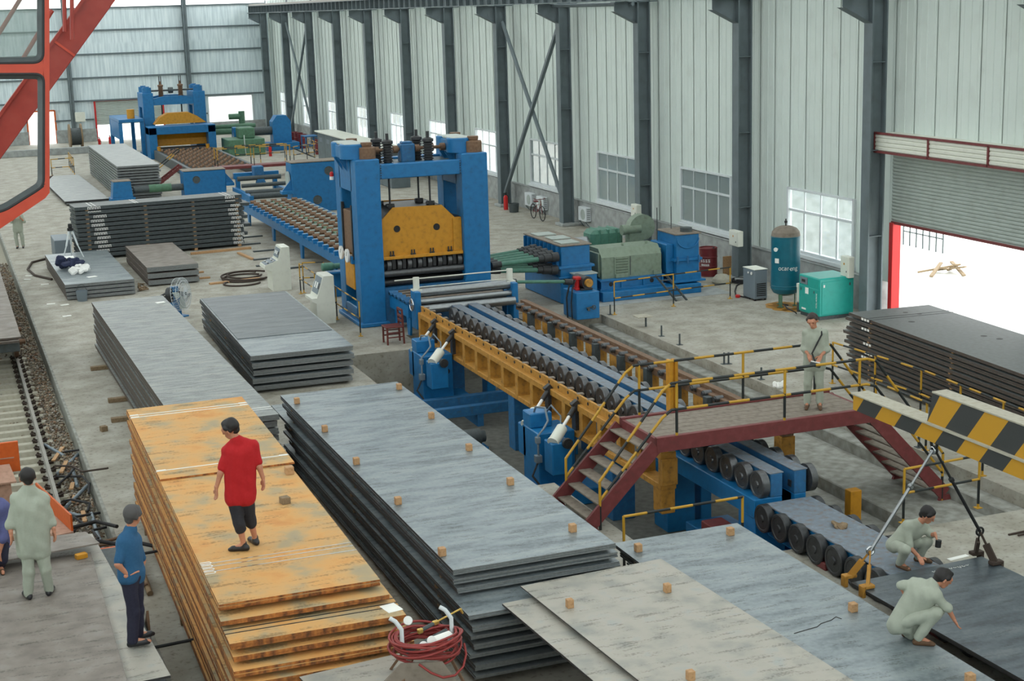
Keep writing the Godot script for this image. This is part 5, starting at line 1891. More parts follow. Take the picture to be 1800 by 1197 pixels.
	seam.bb(0.97, 0.99, 0.05, 0.64, -0.01, 0.01)
	obj(seam, "seam", M.slate, mo)
	var cp := thing("shaft_coupling", "dark round coupling between the big motor and the tall blue gear stand", "coupling", Vector3(20.98, 1.1, -43.0))
	var cc := MB.new()
	cc.lathe(Vector3(0, 0, 0), Vector3.RIGHT, [Vector2(0, 0), Vector2(0.12, 0), Vector2(0.12, 0.08), Vector2(0.24, 0.08), Vector2(0.24, 0.18), Vector2(0.14, 0.2), Vector2(0.14, 0.3), Vector2(0, 0.3)], 20)
	obj(cc, "hub", M.dark_steel, cp)
	var gs := thing("gear_stand", "tall blue gear stand with bolted joint beside the big motor", "gearbox", Vector3(21.28, 0, -42.2))
	var sb := MB.new()
	sb.bb(0.1, 0.9, 0.62, 1.85, -1.4, -0.05, 0.02)
	sb.bb(-0.15, 0.1, 0.62, 1.55, -1.4, -0.25, 0.02)
	sb.bb(0.05, 0.95, 0.33, 0.62, -1.4, 0.0, 0.02)
	obj(sb, "stand_body", M.blue, gs)
	for q in [[0.0, 0.98, 1.02, 1.1, 0.02], [-0.1, 1.05, 0.36, 0.42, 0.12]]:
		var sj := MB.new()
		sj.bb(q[0], q[1], q[2], q[3], -1.45, q[4], 0.01)
		obj(sj, "flange", M.blue, gs)
	for x in [0.1, 0.45, 0.85]:
		var bl := MB.new()
		bl.cyl(Vector3(x, 0.95, 0.04), Vector3(x, 1.18, 0.04), 0.03, -1, 6)
		obj(bl, "bolt", M.blue_dirty, gs)
	var arc := MB.new()
	var ap := []
	for i in 12: ap.append(Vector3(0.5 + 0.38 * cos(PI + PI * i / 11.0), 1.72 + 0.3 * sin(PI + PI * i / 11.0), -0.03))
	arc.tube(ap, 0.02, 6)
	obj(arc, "cast_rim", M.blue, gs)
	var lid := MB.new()
	lid.bb(0.05, 0.95, 1.85, 1.89, -1.4, 0.0, 0.008)
	obj(lid, "top_plate", M.deck_brown, gs)
	var cap := MB.new()
	cap.cyl(Vector3(0.62, 1.89, -0.4), Vector3(0.62, 2.02, -0.4), 0.19, -1, 18)
	obj(cap, "filler_cap", M.slate, gs)
	var rod := MB.new()
	for x in [0.0, 0.5]: rod.cyl(Vector3(x, 1.5, -1.2), Vector3(x, 2.6, -1.2), 0.015, -1, 6)
	obj(rod, "dipstick", M.slate, gs)
	# blower and second motor behind
	var bw := thing("cooling_blower", "grey-green snail-shaped blower with its small motor behind the big one", "blower", Vector3(21.2, 0.65, -44.6))
	var vo := MB.new()
	var pr := []
	for i in 22:
		var a := -PI * 0.5 + TAU * 0.78 * i / 21.0
		var r := 0.36 + 0.16 * i / 21.0
		pr.append(Vector2(cos(a) * r, 1.15 + sin(a) * r))
	pr.append(Vector2(-0.5, 0.3))
	pr.append(Vector2(-0.05, 0.3))
	vo.prism(pr, Vector3(0.1, 0, -0.17), Vector3.RIGHT, Vector3.UP, Vector3(0, 0, 0.34))
	obj(vo, "volute", M.green_grey, bw)
	var bm := MB.new()
	bm.cyl(Vector3(-0.55, 1.15, 0.1), Vector3(0.0, 1.15, 0.1), 0.15, -1, 16)
	bm.cyl(Vector3(-0.66, 1.15, 0.1), Vector3(-0.55, 1.15, 0.1), 0.17, -1, 16)
	obj(bm, "blower_motor", M.green_grey, bw)
	var bp := MB.new()
	bp.bb(-0.5, 0.3, 0.0, 0.35, -0.25, 0.25, 0.01)
	bp.bb(-0.3, 0.1, -0.65, 0.0, -0.2, 0.2)
	obj(bp, "duct", M.green_grey, bw)
	var m2 := thing("ribbed_motor", "mint green ribbed motor behind the ribbed blue gearbox", "motor", Vector3(19.75, 0, -45.4))
	var rb := MB.new()
	rb.bb(0, 1.15, 0.9, 1.75, -0.5, 0.3, 0.12)
	obj(rb, "casing", M.green, m2)
	for x in [0.3, 0.6, 0.9]:
		var r := MB.new()
		r.bb(x - 0.03, x + 0.03, 0.88, 1.78, -0.52, 0.32, 0.12)
		obj(r, "rib", M.green, m2)
	var sf := MB.new()
	sf.cyl(Vector3(-0.9, 1.3, -0.1), Vector3(0.0, 1.3, -0.1), 0.24, -1, 20)
	obj(sf, "drum", M.bright_steel, m2)
	var fd := MB.new()
	fd.bb(0, 1.2, 0, 0.9, -0.5, 0.3, 0.02)
	obj(fd, "pedestal", M.blue, m2)
	# concrete pad and small ladder
	var pad := MB.new()
	pad.bb(17.9, 22.9, -0.05, 0.02, -45.2, -41.45, 0.01)
	single(pad, "machine_plinth", M.dado, "low pale concrete plinth under the blue motor bed", "plinth")
	var ld := thing("step_ladder", "short rusty step ladder leaning on the two-tier motor bed", "ladder", Vector3(20.5, 0, -41.2))
	for x in [0.0, 0.35]:
		var s := MB.new()
		s.bar(Vector3(x + 0.3, 0, 0.1), Vector3(x - 0.05, 0.72, -0.65), 0.04, 0.06)
		obj(s, "stile", M.slate, ld)
	for k in 3:
		var s := MB.new()
		var t := 0.2 + k * 0.3
		s.bar(Vector3(0.3 - 0.35 * t, 0.72 * t, 0.1 - 0.75 * t), Vector3(0.65 - 0.35 * t, 0.72 * t, 0.1 - 0.75 * t), 0.12, 0.02)
		obj(s, "rung", M.slate, ld)
	railing("yellow and black railing in front of the motor bed", [Vector3(18.28, 0, -40.18), Vector3(20.36, 0, -40.45), Vector3(22.42, 0, -40.68)], 0.98, "", 0.5, 0.02, 2.2)
	# stack of floor plates next to the shafts
	for k in 3:
		var fp := MB.new()
		fp.bb(0, 0.9, 0, 0.03, -0.9, 0, 0.005)
		single(fp, "cover_plate", M.deck_brown, "dirty brown floor cover plate beside the green shafts", "cover plate", "floor covers beside the shafts", Vector3(15.55, 0.0, -40.6 - k * 1.0))

func air_station():
	var t := thing("air_receiver", "tall teal blue air receiver tank with dusty dome beside the bright window", "tank", Vector3(23.3, 0, -38.9))
	var b := MB.new()
	b.lathe(Vector3.ZERO, Vector3.UP, [Vector2(0.0, 0.32), Vector2(0.2, 0.34), Vector2(0.36, 0.42), Vector2(0.43, 0.55), Vector2(0.43, 2.12)], 32)
	obj(b, "vessel", M.tank_blue, t)
	var d := MB.new()
	d.lathe(Vector3.ZERO, Vector3.UP, [Vector2(0.43, 2.12), Vector2(0.41, 2.24), Vector2(0.33, 2.34), Vector2(0.2, 2.4), Vector2(0.0, 2.42)], 32)
	obj(d, "dome", M.deck_brown, t)
	var ri := MB.new()
	for y in [0.62, 2.08]: ri.lathe(Vector3.ZERO, Vector3.UP, [Vector2(0.43, y), Vector2(0.437, y + 0.01), Vector2(0.437, y + 0.025), Vector2(0.43, y + 0.035)], 32)
	obj(ri, "weld_seam", M.tank_blue, t)
	for k in 3:
		var a := TAU * k / 3.0 + 0.5
		var l := MB.new()
		l.box(Vector3(cos(a) * 0.28, 0.2, sin(a) * 0.28), Vector3(0.1, 0.4, 0.03), Basis(Vector3.UP, -a + PI / 2))
		l.box(Vector3(cos(a) * 0.28, 0.01, sin(a) * 0.28), Vector3(0.16, 0.02, 0.12), Basis(Vector3.UP, -a + PI / 2))
		obj(l, "leg", M.mid_green, t)
	var v := MB.new()
	v.cyl(Vector3(0, 2.4, 0), Vector3(0, 2.62, 0), 0.02, -1, 8)
	v.cyl(Vector3(0, 2.5, 0), Vector3(0, 2.56, 0), 0.045, -1, 8)
	obj(v, "safety_valve", M.black, t)
	var ga := MB.new()
	ga.cyl(Vector3(-0.4, 1.78, 0.22), Vector3(-0.5, 1.78, 0.27), 0.02, -1, 8)
	ga.cyl(Vector3(-0.5, 1.78, 0.27), Vector3(-0.52, 1.78, 0.31), 0.06, -1, 16)
	obj(ga, "gauge", M.white, t)
	var bb := Basis(Vector3.UP, -0.55)
	text_on(t, "ocar-", 0.16, Vector3(-0.25, 1.2, 0.365), Basis(Vector3.UP, -0.6), M.white)
	text_on(t, "eng", 0.16, Vector3(0.02, 1.19, 0.434), Basis(Vector3.UP, 0.05), M.white)
	var np := MB.new()
	np.box(Vector3(-0.4, 1.42, 0.18), Vector3(0.14, 0.14, 0.006), Basis(Vector3.UP, -1.15))
	obj(np, "name_plate", M.paper, t)
	# compressor cabinet
	var c := thing("screw_compressor", "square teal compressor cabinet next to the air receiver", "compressor", Vector3(23.0, 0, -36.55))
	var cb := MB.new()
	cb.bb(0, 1.15, 0.1, 1.2, -1.1, 0, 0.03)
	obj(cb, "cabinet", M.teal, c)
	var bs := MB.new()
	bs.bb(0.04, 1.1, 0, 0.1, -1.05, -0.04)
	obj(bs, "base", M.slate, c)
	var dr := MB.new()
	dr.bb(0.08, 1.07, 0.16, 1.1, -0.01, 0.015, 0.008)
	obj(dr, "side_panel", M.teal, c)
	var fd := MB.new()
	fd.bb(-0.015, 0.01, 0.16, 0.88, -1.05, -0.04, 0.008)
	obj(fd, "front_door", M.teal, c)
	var hp := MB.new()
	hp.bb(-0.02, 0.01, 0.94, 1.14, -1.0, -0.62, 0.008)
	obj(hp, "control_panel", M.grey_box, c)
	var sc := MB.new()
	sc.bb(-0.026, -0.018, 1.0, 1.08, -0.9, -0.72)
	obj(sc, "display", M.black, c)
	var lb := MB.new()
	lb.bb(-0.02, -0.014, 0.68, 0.86, -0.72, -0.55)
	obj(lb, "warning_label", M.paper, c)
	for z in [-0.95, -0.25]:
		var lk := MB.new()
		lk.bb(-0.022, -0.014, 0.74, 0.82, z - 0.02, z + 0.02)
		obj(lk, "lock", M.slate, c)
	text_on(c, "SCREW TECH", 0.075, Vector3(-0.02, 0.55, -0.12), Basis(Vector3(0, -1, 0), Vector3(0, 0, 1), Vector3(-1, 0, 0)), M.paper)
	var lo := MB.new()
	lo.bb(-0.02, -0.014, 0.2, 0.25, -0.9, -0.68)
	obj(lo, "badge", M.paper, c)
	for x in [0.15, 1.0]:
		var l2 := MB.new()
		l2.bb(x - 0.025, x + 0.025, 0.94, 1.02, 0.012, 0.022, 0.004)
		obj(l2, "latch", M.white if x < 0.5 else M.slate, c)
	# dryer and filter
	var y := thing("air_dryer", "grey-blue air dryer cabinet half hidden behind the air receiver", "dryer", Vector3(22.85, 0, -39.95))
	var yb := MB.new()
	yb.bb(0, 0.45, 0.05, 0.95, -0.7, 0, 0.02)
	obj(yb, "cabinet", M.grey_box, y)
	var yt := MB.new()
	yt.bb(-0.01, 0.46, 0.95, 0.97, -0.71, 0.01, 0.005)
	obj(yt, "lid", M.white_paint, y)
	for k in 7:
		var g := MB.new()
		g.box(Vector3(0.24, 0.16 + k * 0.06, 0.005), Vector3(0.32, 0.03, 0.01))
		obj(g, "grille_slot", M.black, y)
	var yg := MB.new()
	yg.cyl(Vector3(-0.01, 0.84, -0.15), Vector3(-0.03, 0.84, -0.15), 0.045, -1, 14)
	yg.cyl(Vector3(-0.01, 0.84, -0.35), Vector3(-0.03, 0.84, -0.35), 0.03, -1, 12)
	obj(yg, "gauge", M.white, y)
	var yf := MB.new()
	for x in [0.05, 0.4]:
		for z in [-0.65, -0.05]: yf.bb(x - 0.03, x + 0.03, 0, 0.05, z - 0.03, z + 0.03)
	obj(yf, "feet", M.black, y).set_meta("kind", "stuff")
	var fl := thing("air_filter", "slim cream air filter standing between receiver and teal cabinet", "filter", Vector3(23.2, 0, -37.95))
	var fb := MB.new()
	fb.lathe(Vector3.ZERO, Vector3.UP, [Vector2(0.0, 0.28), Vector2(0.04, 0.28), Vector2(0.065, 0.32), Vector2(0.065, 0.72), Vector2(0.08, 0.73), Vector2(0.08, 0.84), Vector2(0.0, 0.85)], 18)
	obj(fb, "housing", M.white_paint, fl)
	var fs := MB.new()
	fs.bb(-0.05, 0.05, 0, 0.28, -0.05, 0.05, 0.01)
	obj(fs, "stand", M.slate, fl)
	var pipe := MB.new()
	pipe.tube([Vector3(22.9, 0.03, -37.6), Vector3(22.75, 0.12, -37.4), Vector3(22.72, 0.16, -37.8), Vector3(22.9, 0.18, -38.3), Vector3(23.1, 0.12, -38.4)], 0.02, 6)
	single(pipe, "air_hose", M.rubber, "thin black air hose looping at the foot of the teal cabinet", "hose")
	var st := MB.new()
	for k in 9:
		var a := TAU * k / 9.0
		st.cyl(Vector3(23.3 + cos(a) * 0.35, 0.0, -38.7 + sin(a) * 0.55), Vector3(23.3 + cos(a) * 0.35, 0.003, -38.7 + sin(a) * 0.55), 0.3, -1, 14)
	single(st, "rust_stain", M.yellow_dirty, "orange-yellow rust water stain on the floor under the air receiver", "stain")

func electric_box(label: String, at: Vector3, s: Vector3):
	var o := thing("electric_box", label, "electric box", at)
	var b := MB.new()
	b.box(Vector3.ZERO, s, Basis(), 0.015)
	obj(b, "case", M.white_paint, o)
	var d := MB.new()
	d.box(Vector3(-s.x / 2 - 0.006, 0, 0), Vector3(0.014, s.y - 0.08, s.z - 0.08), Basis(), 0.005)
	obj(d, "door", M.white_paint, o)
	var k := MB.new()
	k.box(Vector3(-s.x / 2 - 0.015, -s.y * 0.2, s.z * 0.3), Vector3(0.015, 0.05, 0.03))
	obj(k, "lock", M.slate, o)
	var l := MB.new()
	l.box(Vector3(-s.x / 2 - 0.014, s.y * 0.15, 0), Vector3(0.004, 0.06, 0.06))
	obj(l, "hazard_label", M.yellow, o)

func ac_unit(label: String, z: float, y: float):
	var o := thing("air_conditioner", label, "air conditioner", Vector3(24.62, y, z), "outdoor units on the low wall")
	var b := MB.new()
	b.bb(0, 0.24, 0, 0.58, -0.4, 0.4, 0.02)
	obj(b, "case", M.white_frame, o)
	var f := MB.new()
	f.cyl(Vector3(-0.002, 0.29, 0.1), Vector3(-0.014, 0.29, 0.1), 0.22, -1, 20)
	obj(f, "fan_grille", M.door_panel, o)
	var sl := MB.new()
	for k in 6: sl.bb(0.05, 0.19, 0.1 + k * 0.08, 0.12 + k * 0.08, 0.4, 0.406)
	obj(sl, "side_slots", M.slate, o).set_meta("kind", "stuff")
	for zz in [-0.3, 0.3]:
		var k := MB.new()
		k.bar(Vector3(0, -0.02, zz), Vector3(0.26, -0.02, zz), 0.03, 0.03)
		k.bar(Vector3(0.02, -0.02, zz), Vector3(0.26, -0.3, zz), 0.03, 0.03)
		obj(k, "bracket", M.column, o)

func extinguisher(label: String, at: Vector3, group := ""):
	var o := thing("fire_extinguisher", label, "fire extinguisher", at, group)
	var b := MB.new()
	b.lathe(Vector3.ZERO, Vector3.UP, [Vector2(0.0, 0.0), Vector2(0.1, 0.0), Vector2(0.1, 0.56), Vector2(0.06, 0.64), Vector2(0.03, 0.66), Vector2(0.0, 0.66)], 16)
	obj(b, "cylinder", M.red, o)
	var v := MB.new()
	v.cyl(Vector3(0, 0.66, 0), Vector3(0, 0.74, 0), 0.03, -1, 8)
	v.bar(Vector3(-0.1, 0.74, 0), Vector3(0.06, 0.76, 0), 0.03, 0.03)
	v.tube([Vector3(0.03, 0.7, 0), Vector3(0.12, 0.6, 0.02), Vector3(0.13, 0.3, 0.02)], 0.014, 6)
	obj(v, "valve", M.black, o)

func drum(label: String, at: Vector3, m: Material, group := "") -> Node3D:
	var o := thing("oil_drum", label, "drum", at, group)
	var b := MB.new()
	b.lathe(Vector3.ZERO, Vector3.UP, [Vector2(0, 0), Vector2(0.3, 0), Vector2(0.31, 0.02), Vector2(0.3, 0.04), Vector2(0.3, 0.3), Vector2(0.315, 0.33), Vector2(0.3, 0.36), Vector2(0.3, 0.62), Vector2(0.315, 0.65), Vector2(0.3, 0.68), Vector2(0.3, 0.92), Vector2(0.31, 0.94), Vector2(0.3, 0.96), Vector2(0.28, 0.96), Vector2(0.28, 0.93), Vector2(0, 0.93)], 24)
	obj(b, "shell", m, o)
	var c := MB.new()
	c.cyl(Vector3(0.15, 0.93, 0.1), Vector3(0.15, 0.96, 0.1), 0.035, -1, 10)
	obj(c, "bung", M.slate, o)
	return o

func wall_fittings():
	electric_box("grey electric box on the column between tank and red drum", Vector3(23.98, 1.44, col_z(1) + 0.25), Vector3(0.2, 0.5, 0.6))
	electric_box("grey electric box on the column beside the roller door", Vector3(23.98, 1.46, col_z(0) - 0.65), Vector3(0.2, 0.6, 0.42))
	electric_box("pale electric box on the column behind the snail-shaped blower", Vector3(23.98, 1.5, col_z(2) + 0.1), Vector3(0.2, 0.45, 0.5))
	ac_unit("white air conditioner unit alone on the low wall by the third column", -57.2, 0.26)
	ac_unit("white air conditioner unit next to the red extinguisher", -63.3, 0.22)
	ac_unit("white air conditioner unit beside the parked bicycle", -61.9, 0.2)
	ac_unit("white air conditioner unit on the low wall past the crossed braces", -70.6, 0.2)
	extinguisher("red fire extinguisher standing on the floor by the air conditioners", Vector3(23.9, 0, -64.2))
	var bu := MB.new()
	bu.lathe(Vector3.ZERO, Vector3.UP, [Vector2(0, 0), Vector2(0.2, 0), Vector2(0.24, 0.4), Vector2(0.22, 0.4), Vector2(0.19, 0.06), Vector2(0, 0.06)], 16)
	single(bu, "waste_bucket", M.slate, "dark bucket beside the red extinguisher", "bucket", "", Vector3(23.9, 0, -63.2))
	var d := drum("dark red oil drum with white writing beside the blue gear stand", Vector3(23.75, 0, -44.6), M.drum_red)
	var dm := MB.new()
	for row in 2:
		for e in 4:
			var a := PI * 0.5 + 0.85 + (e - 1.5) * (0.3 if row == 0 else 0.24)
			var n := Vector3(cos(a), 0, sin(a))
			var bz := Basis(Vector3.UP, PI / 2 - a)
			var y := 0.54 - row * 0.14
			var h := 0.1 if row == 0 else 0.06
			for q in 3: dm.box(n * 0.303 + Vector3(0, y + h * (q - 1) * 0.45, 0), Vector3(0.07, 0.014, 0.004), bz)
			dm.box(n * 0.303 + Vector3(0, y, 0), Vector3(0.014, h, 0.004), bz)
			dm.box(n * 0.303 + bz.x * 0.025 + Vector3(0, y - h * 0.2, 0), Vector3(0.012, h * 0.6, 0.004), bz)
	obj(dm, "lettering", M.white, d).set_meta("kind", "stuff")
	var sk := MB.new()
	sk.lathe(Vector3.ZERO, Vector3.UP, [Vector2(0, 0.3), Vector2(0.18, 0.27), Vector2(0.3, 0.15), Vector2(0.34, 0.05), Vector2(0.3, 0.0)], 14)
	single(sk, "cement_bag", M.sleeper, "slumped grey cement bag beside the dark red drum", "bag", "", Vector3(23.5, 0, -43.2))
	var wb := MB.new()
	wb.bb(-0.15, 0.15, 0, 0.65, -0.03, 0.03, 0.005)
	single(wb, "leaning_board", M.wood, "light wooden board leaning by the column near the drum", "board", "", Vector3(24.3, 0, -44.3))
	# bicycle
	var b := thing("bicycle", "old bicycle parked under the dusty window by the crossed braces", "bicycle", Vector3(23.9, 0, -60.3))
	for z in [-0.52, 0.52]:
		var w := MB.new()
		w.tube(circle_pts(Vector3(0, 0.33, z), Vector3.RIGHT, 0.31, 24), 0.02, 6, false)
		for k in 8: w.cyl(Vector3(0, 0.33, z), Vector3(0, 0.33 + 0.3 * sin(TAU * k / 8.0), z + 0.3 * cos(TAU * k / 8.0)), 0.004, -1, 4, false)
		obj(w, "wheel", M.rubber, b)
	var f := MB.new()
	f.tube([Vector3(0, 0.33, -0.52), Vector3(0, 0.62, -0.15), Vector3(0, 0.35, 0.0), Vector3(0, 0.33, -0.52)], 0.018, 6)
	f.tube([Vector3(0, 0.62, -0.15), Vector3(0, 0.72, 0.36), Vector3(0, 0.35, 0.0)], 0.018, 6)
	f.tube([Vector3(0, 0.88, 0.32), Vector3(0, 0.33, 0.52)], 0.018, 6)
	f.tube([Vector3(-0.25, 0.95, 0.2), Vector3(-0.2, 0.92, 0.33), Vector3(0.2, 0.92, 0.33), Vector3(0.25, 0.95, 0.2)], 0.016, 6)
	f.box(Vector3(0, 0.78, -0.2), Vector3(0.16, 0.06, 0.26), Basis(), 0.02)
	obj(f, "bicycle_frame", M.drum_red, b)
	# cables lying along the wall
	var cb := MB.new()
	cb.tube([Vector3(24.2, 0.02, -43.0), Vector3(23.6, 0.02, -42.4), Vector3(23.1, 0.02, -41.6), Vector3(22.8, 0.02, -41.0), Vector3(22.9, 0.02, -40.3)], 0.025, 6)
	single(cb, "floor_cable", M.rubber, "black cable on the floor between the column and the grey dryer", "cable")
	var cc := MB.new()
	var pts := []
	for i in 40: pts.append(Vector3(24.0 + 0.25 * cos(i * 0.55), 0.02 + i * 0.003, -42.9 + 0.3 * sin(i * 0.55)))
	cc.tube(pts, 0.02, 5)
	single(cc, "cable_coil", M.rubber, "coil of black cable at the foot of the column near the tank", "cable")
	var red := MB.new()
	red.box(Vector3(22.7, 0.05, -40.7), Vector3(0.1, 0.1, 0.14), Basis(Vector3.UP, 0.5), 0.02)
	single(red, "plug_socket", M.red, "small red socket lying on the floor beside the grey dryer", "socket")

func background_machines():
	# cross shear: two boxes joined by long rolls
	var o := thing("shear_box", "big blue machine box with two round holes behind the leveller", "machine box", Vector3(15.1, 0, -68.5))
	var b := MB.new()
	b.bb(0, 2.4, 0, 2.28, -1.1, 0, 0.03)
	obj(b, "case", M.blue, o)
	var t := MB.new()
	t.bb(-0.02, 2.42, 2.28, 2.33, -1.12, 0.02, 0.01)
	obj(t, "top_plate", M.deck_brown, o)
	for q in [[1.75, 1.85], [1.15, 0.55]]:
		var h := MB.new()
		h.lathe(Vector3(q[0], q[1], 0), Vector3.BACK, [Vector2(0, 0.004), Vector2(0.17, 0.004), Vector2(0.19, 0.02), Vector2(0.21, 0.02), Vector2(0.21, 0)], 20)
		obj(h, "round_hole", M.slate, o)
	var br := MB.new()
	br.bb(-0.5, 0.02, 0.9, 1.05, -0.4, 0.1, 0.01)
	br.prism([Vector2(0, 0), Vector2(-0.45, 0), Vector2(0, 0.5)], Vector3(0, 1.05, -0.2), Vector3.RIGHT, Vector3.UP, Vector3(0, 0, 0.1))
	obj(br, "side_bracket", M.blue, o)
	var pu := MB.new()
	pu.cyl(Vector3(-0.12, 1.55, -0.5), Vector3(-0.04, 1.55, -0.5), 0.34, -1, 20)
	obj(pu, "pulley", M.door_panel, o)
	var o2 := thing("shear_box", "low blue machine box with one round hole behind the stencilled stack", "machine box", Vector3(11.5, 0, -77))
	var b2 := MB.new()
	b2.bb(0, 2.1, 0, 1.38, -1.2, 0, 0.03)
	obj(b2, "case", M.blue, o2)
	var t2 := MB.new()
	t2.bb(-0.02, 2.12, 1.38, 1.42, -1.22, 0.02, 0.01)
	obj(t2, "top_plate", M.deck_brown, o2)
	var h2 := MB.new()
	h2.lathe(Vector3(0.62, 0.95, 0), Vector3.BACK, [Vector2(0, 0.004), Vector2(0.15, 0.004), Vector2(0.17, 0.02), Vector2(0.19, 0.02), Vector2(0.19, 0)], 20)
	obj(h2, "round_hole", M.slate, o2)
	var k2 := MB.new()
	k2.bb(2.1, 2.5, 0.55, 0.7, -0.5, 0.1, 0.01)
	k2.prism([Vector2(0, 0), Vector2(0.4, 0), Vector2(0, 0.5)], Vector3(2.1, 0.7, -0.2), Vector3.RIGHT, Vector3.UP, Vector3(0, 0, 0.1))
	obj(k2, "side_bracket", M.blue, o2)
	var o3 := thing("shear_drive", "small blue gearbox block at the corner of the stencilled stack", "gearbox", Vector3(7.95, 0, -76.9))
	var b3 := MB.new()
	b3.prism([Vector2(0.0, 0.3), Vector2(1.0, 0.3), Vector2(0.92, 1.1), Vector2(0.1, 1.1)], Vector3(0, 0, -0.9), Vector3.RIGHT, Vector3.UP, Vector3(0, 0, 0.9))
	b3.bb(-0.08, 1.1, 0, 0.3, -1.0, 0.08, 0.01)
	obj(b3, "case", M.blue, o3)
	var t3 := MB.new()
	t3.bb(0.06, 0.96, 1.1, 1.14, -0.92, 0.02, 0.01)
	obj(t3, "top_plate", M.deck_brown, o3)
	var o4 := thing("cross_shaft", "fat grey-green cross shaft between the two small blue boxes", "shaft", Vector3(9.0, 0.6, -77.4))
	var b4 := MB.new()
	b4.cyl(Vector3(0.05, 0, 0), Vector3(2.5, 0, 0), 0.17, -1, 14)
	obj(b4, "tube", M.slate, o4)
	var c4 := MB.new()
	c4.cyl(Vector3(0.8, 0.02, 0), Vector3(1.9, 0.02, 0), 0.2, -1, 14)
	obj(c4, "cover", M.mid_green, o4)
	var o5 := thing("cross_roll_bridge", "dark roll bridge with blue carriage joining the big and low blue boxes", "roll bridge", Vector3(14.0, 0, -74))
	for q in [[0.45, 0.14, 0.0], [0.7, 0.1, -1.0], [0.95, 0.12, -2.0], [0.4, 0.14, 1.2]]:
		var r := MB.new()
		r.cyl(Vector3(0, q[0], q[2]), Vector3(2.2, q[0] , q[2]), q[1], -1, 12)
		obj(r, "roll", M.slate, o5)
	var bb := MB.new()
	bb.bb(0.0, 2.3, 0.85, 1.15, -3.2, -2.9, 0.01)
	bb.bb(-0.1, 0.1, 0, 0.45, -3, 1.4)
	bb.bb(2.1, 2.3, 0, 0.45, -3, 1.4)
	bb.bb(0.1, 0.3, 0, 0.9, -3.2, -2.9)
	bb.bb(2.0, 2.2, 0, 0.9, -3.2, -2.9)
	obj(bb, "beam", M.blue, o5)
	var ca := MB.new()
	ca.bb(0.9, 1.4, 0.9, 1.5, -2.8, -2.2, 0.03)
	ca.prism([Vector2(0.9, 0.5), Vector2(1.5, 0.5), Vector2(1.3, 0.95), Vector2(1.0, 0.95)], Vector3(0, 0, -2.2), Vector3.RIGHT, Vector3.UP, Vector3(0, 0, 0.3))
	obj(ca, "carriage", M.blue_dirty, o5)
	# red-brown walkway behind it with its rails
	var wk := thing("far_walkway", "red-brown low walkway with thin rails before the distant green machine", "walkway", Vector3(14.6, 0, -85.1))
	var wf := MB.new()
	wf.bb(0, 4.2, 0.55, 0.7, -1, 0, 0.01)
	obj(wf, "deck", M.red_brown, wk)
	for x in [0.1, 2.1, 4.1]:
		var l := MB.new()
		l.bb(x - 0.05, x + 0.05, 0, 0.55, -0.9, -0.1)
		obj(l, "leg", M.red_brown, wk)
	for z in [-0.95, -0.05]:
		var hr := MB.new()
		banded(hr, [Vector3(0, 1.7, z), Vector3(4.2, 1.7, z)], 0.025, 0.6)
		obj(hr, "top_rail", M.bands, wk)
		for x in [0.05, 2.1, 4.15]:
			var p := MB.new()
			banded(p, [Vector3(x, 1.7, z), Vector3(x, 0.7, z)], 0.025, 0.6)
			obj(p, "post", M.bands, wk)
	var stp := MB.new()
	for z in [-0.95, -0.05]: stp.bar(Vector3(4.2, 1.6, z), Vector3(5.6, 0.9, z), 0.05, 0.05)
	obj(stp, "stair_rail", M.slate, wk)
	var sts := thing("far_stairs", "small striped stair beside the light far stack", "stairs", Vector3(11.2, 0, -84.5))
	for z in [-0.4, 0.4]:
		var s := MB.new()
		banded(s, [Vector3(0, 0.9, z), Vector3(1.3, 1.9, z)], 0.03, 0.4)
		obj(s, "handrail", M.bands, sts)
		var s2 := MB.new()
		s2.bar(Vector3(0, 0.1, z), Vector3(1.3, 1.0, z), 0.05, 0.16)
		obj(s2, "stringer", M.red_brown, sts)
	for k in 5:
		var s := MB.new()
		s.bb(0.1 + k * 0.25, 0.3 + k * 0.25, 0.15 + k * 0.18, 0.18 + k * 0.18, -0.38, 0.38)
		obj(s, "tread", M.red_brown, sts)
	# far drive: green base, shafts, motor and blue gear case
	var g := thing("far_drive_base", "green machine base with pale pipes right of the distant leveller", "machine base", Vector3(17.8, 0, -99))
	var gb := MB.new()
	gb.bb(0, 2.4, 0, 1.05, -2.5, 0, 0.03)
	obj(gb, "base", M.mid_green, g)
	var gc := MB.new()
	gc.bb(0.9, 1.9, 1.05, 1.75, -2.0, -0.6, 0.06)
	obj(gc, "motor", M.mid_green, g)
	var gp := MB.new()
	gp.tube([Vector3(1.1, 0.0, 0.06), Vector3(1.05, 0.9, 0.06), Vector3(1.1, 1.3, -0.2)], 0.04, 6)
	obj(gp, "pipe", M.door_panel, g)
	for q in [[0.9, 0.2], [1.2, 0.16]]:
		var s := thing("far_shaft", "long grey-green shaft between distant leveller and green base", "shaft", Vector3(17.2, 0, -104 - q[0]), "shafts of the distant leveller")
		var sb := MB.new()
		sb.cyl(Vector3(0, q[0] + 0.3, 0), Vector3(3.6, q[0] + 0.3, 0.4), q[1], -1, 12)
		obj(sb, "tube", M.mid_green, s)
	var tb := thing("far_blower", "distant green motor with upright blower pipe under the bright back window", "blower", Vector3(19.5, 0, -107.5))
	var tbb := MB.new()
	tbb.cyl(Vector3(0, 2.0, 0), Vector3(0.9, 2.0, 0), 0.2, -1, 12)
	tbb.cyl(Vector3(0.9, 1.5, 0), Vector3(0.9, 2.35, 0), 0.22, -1, 12)
	tbb.bb(0.2, 1.6, 0, 1.5, -0.6, 0.6, 0.04)
	obj(tbb, "body", M.mid_green, tb)
	var gg := thing("far_gear_case", "distant bright blue upright gear case on a blue foot", "gearbox", Vector3(21.3, 0, -101.5))
	var ggb := MB.new()
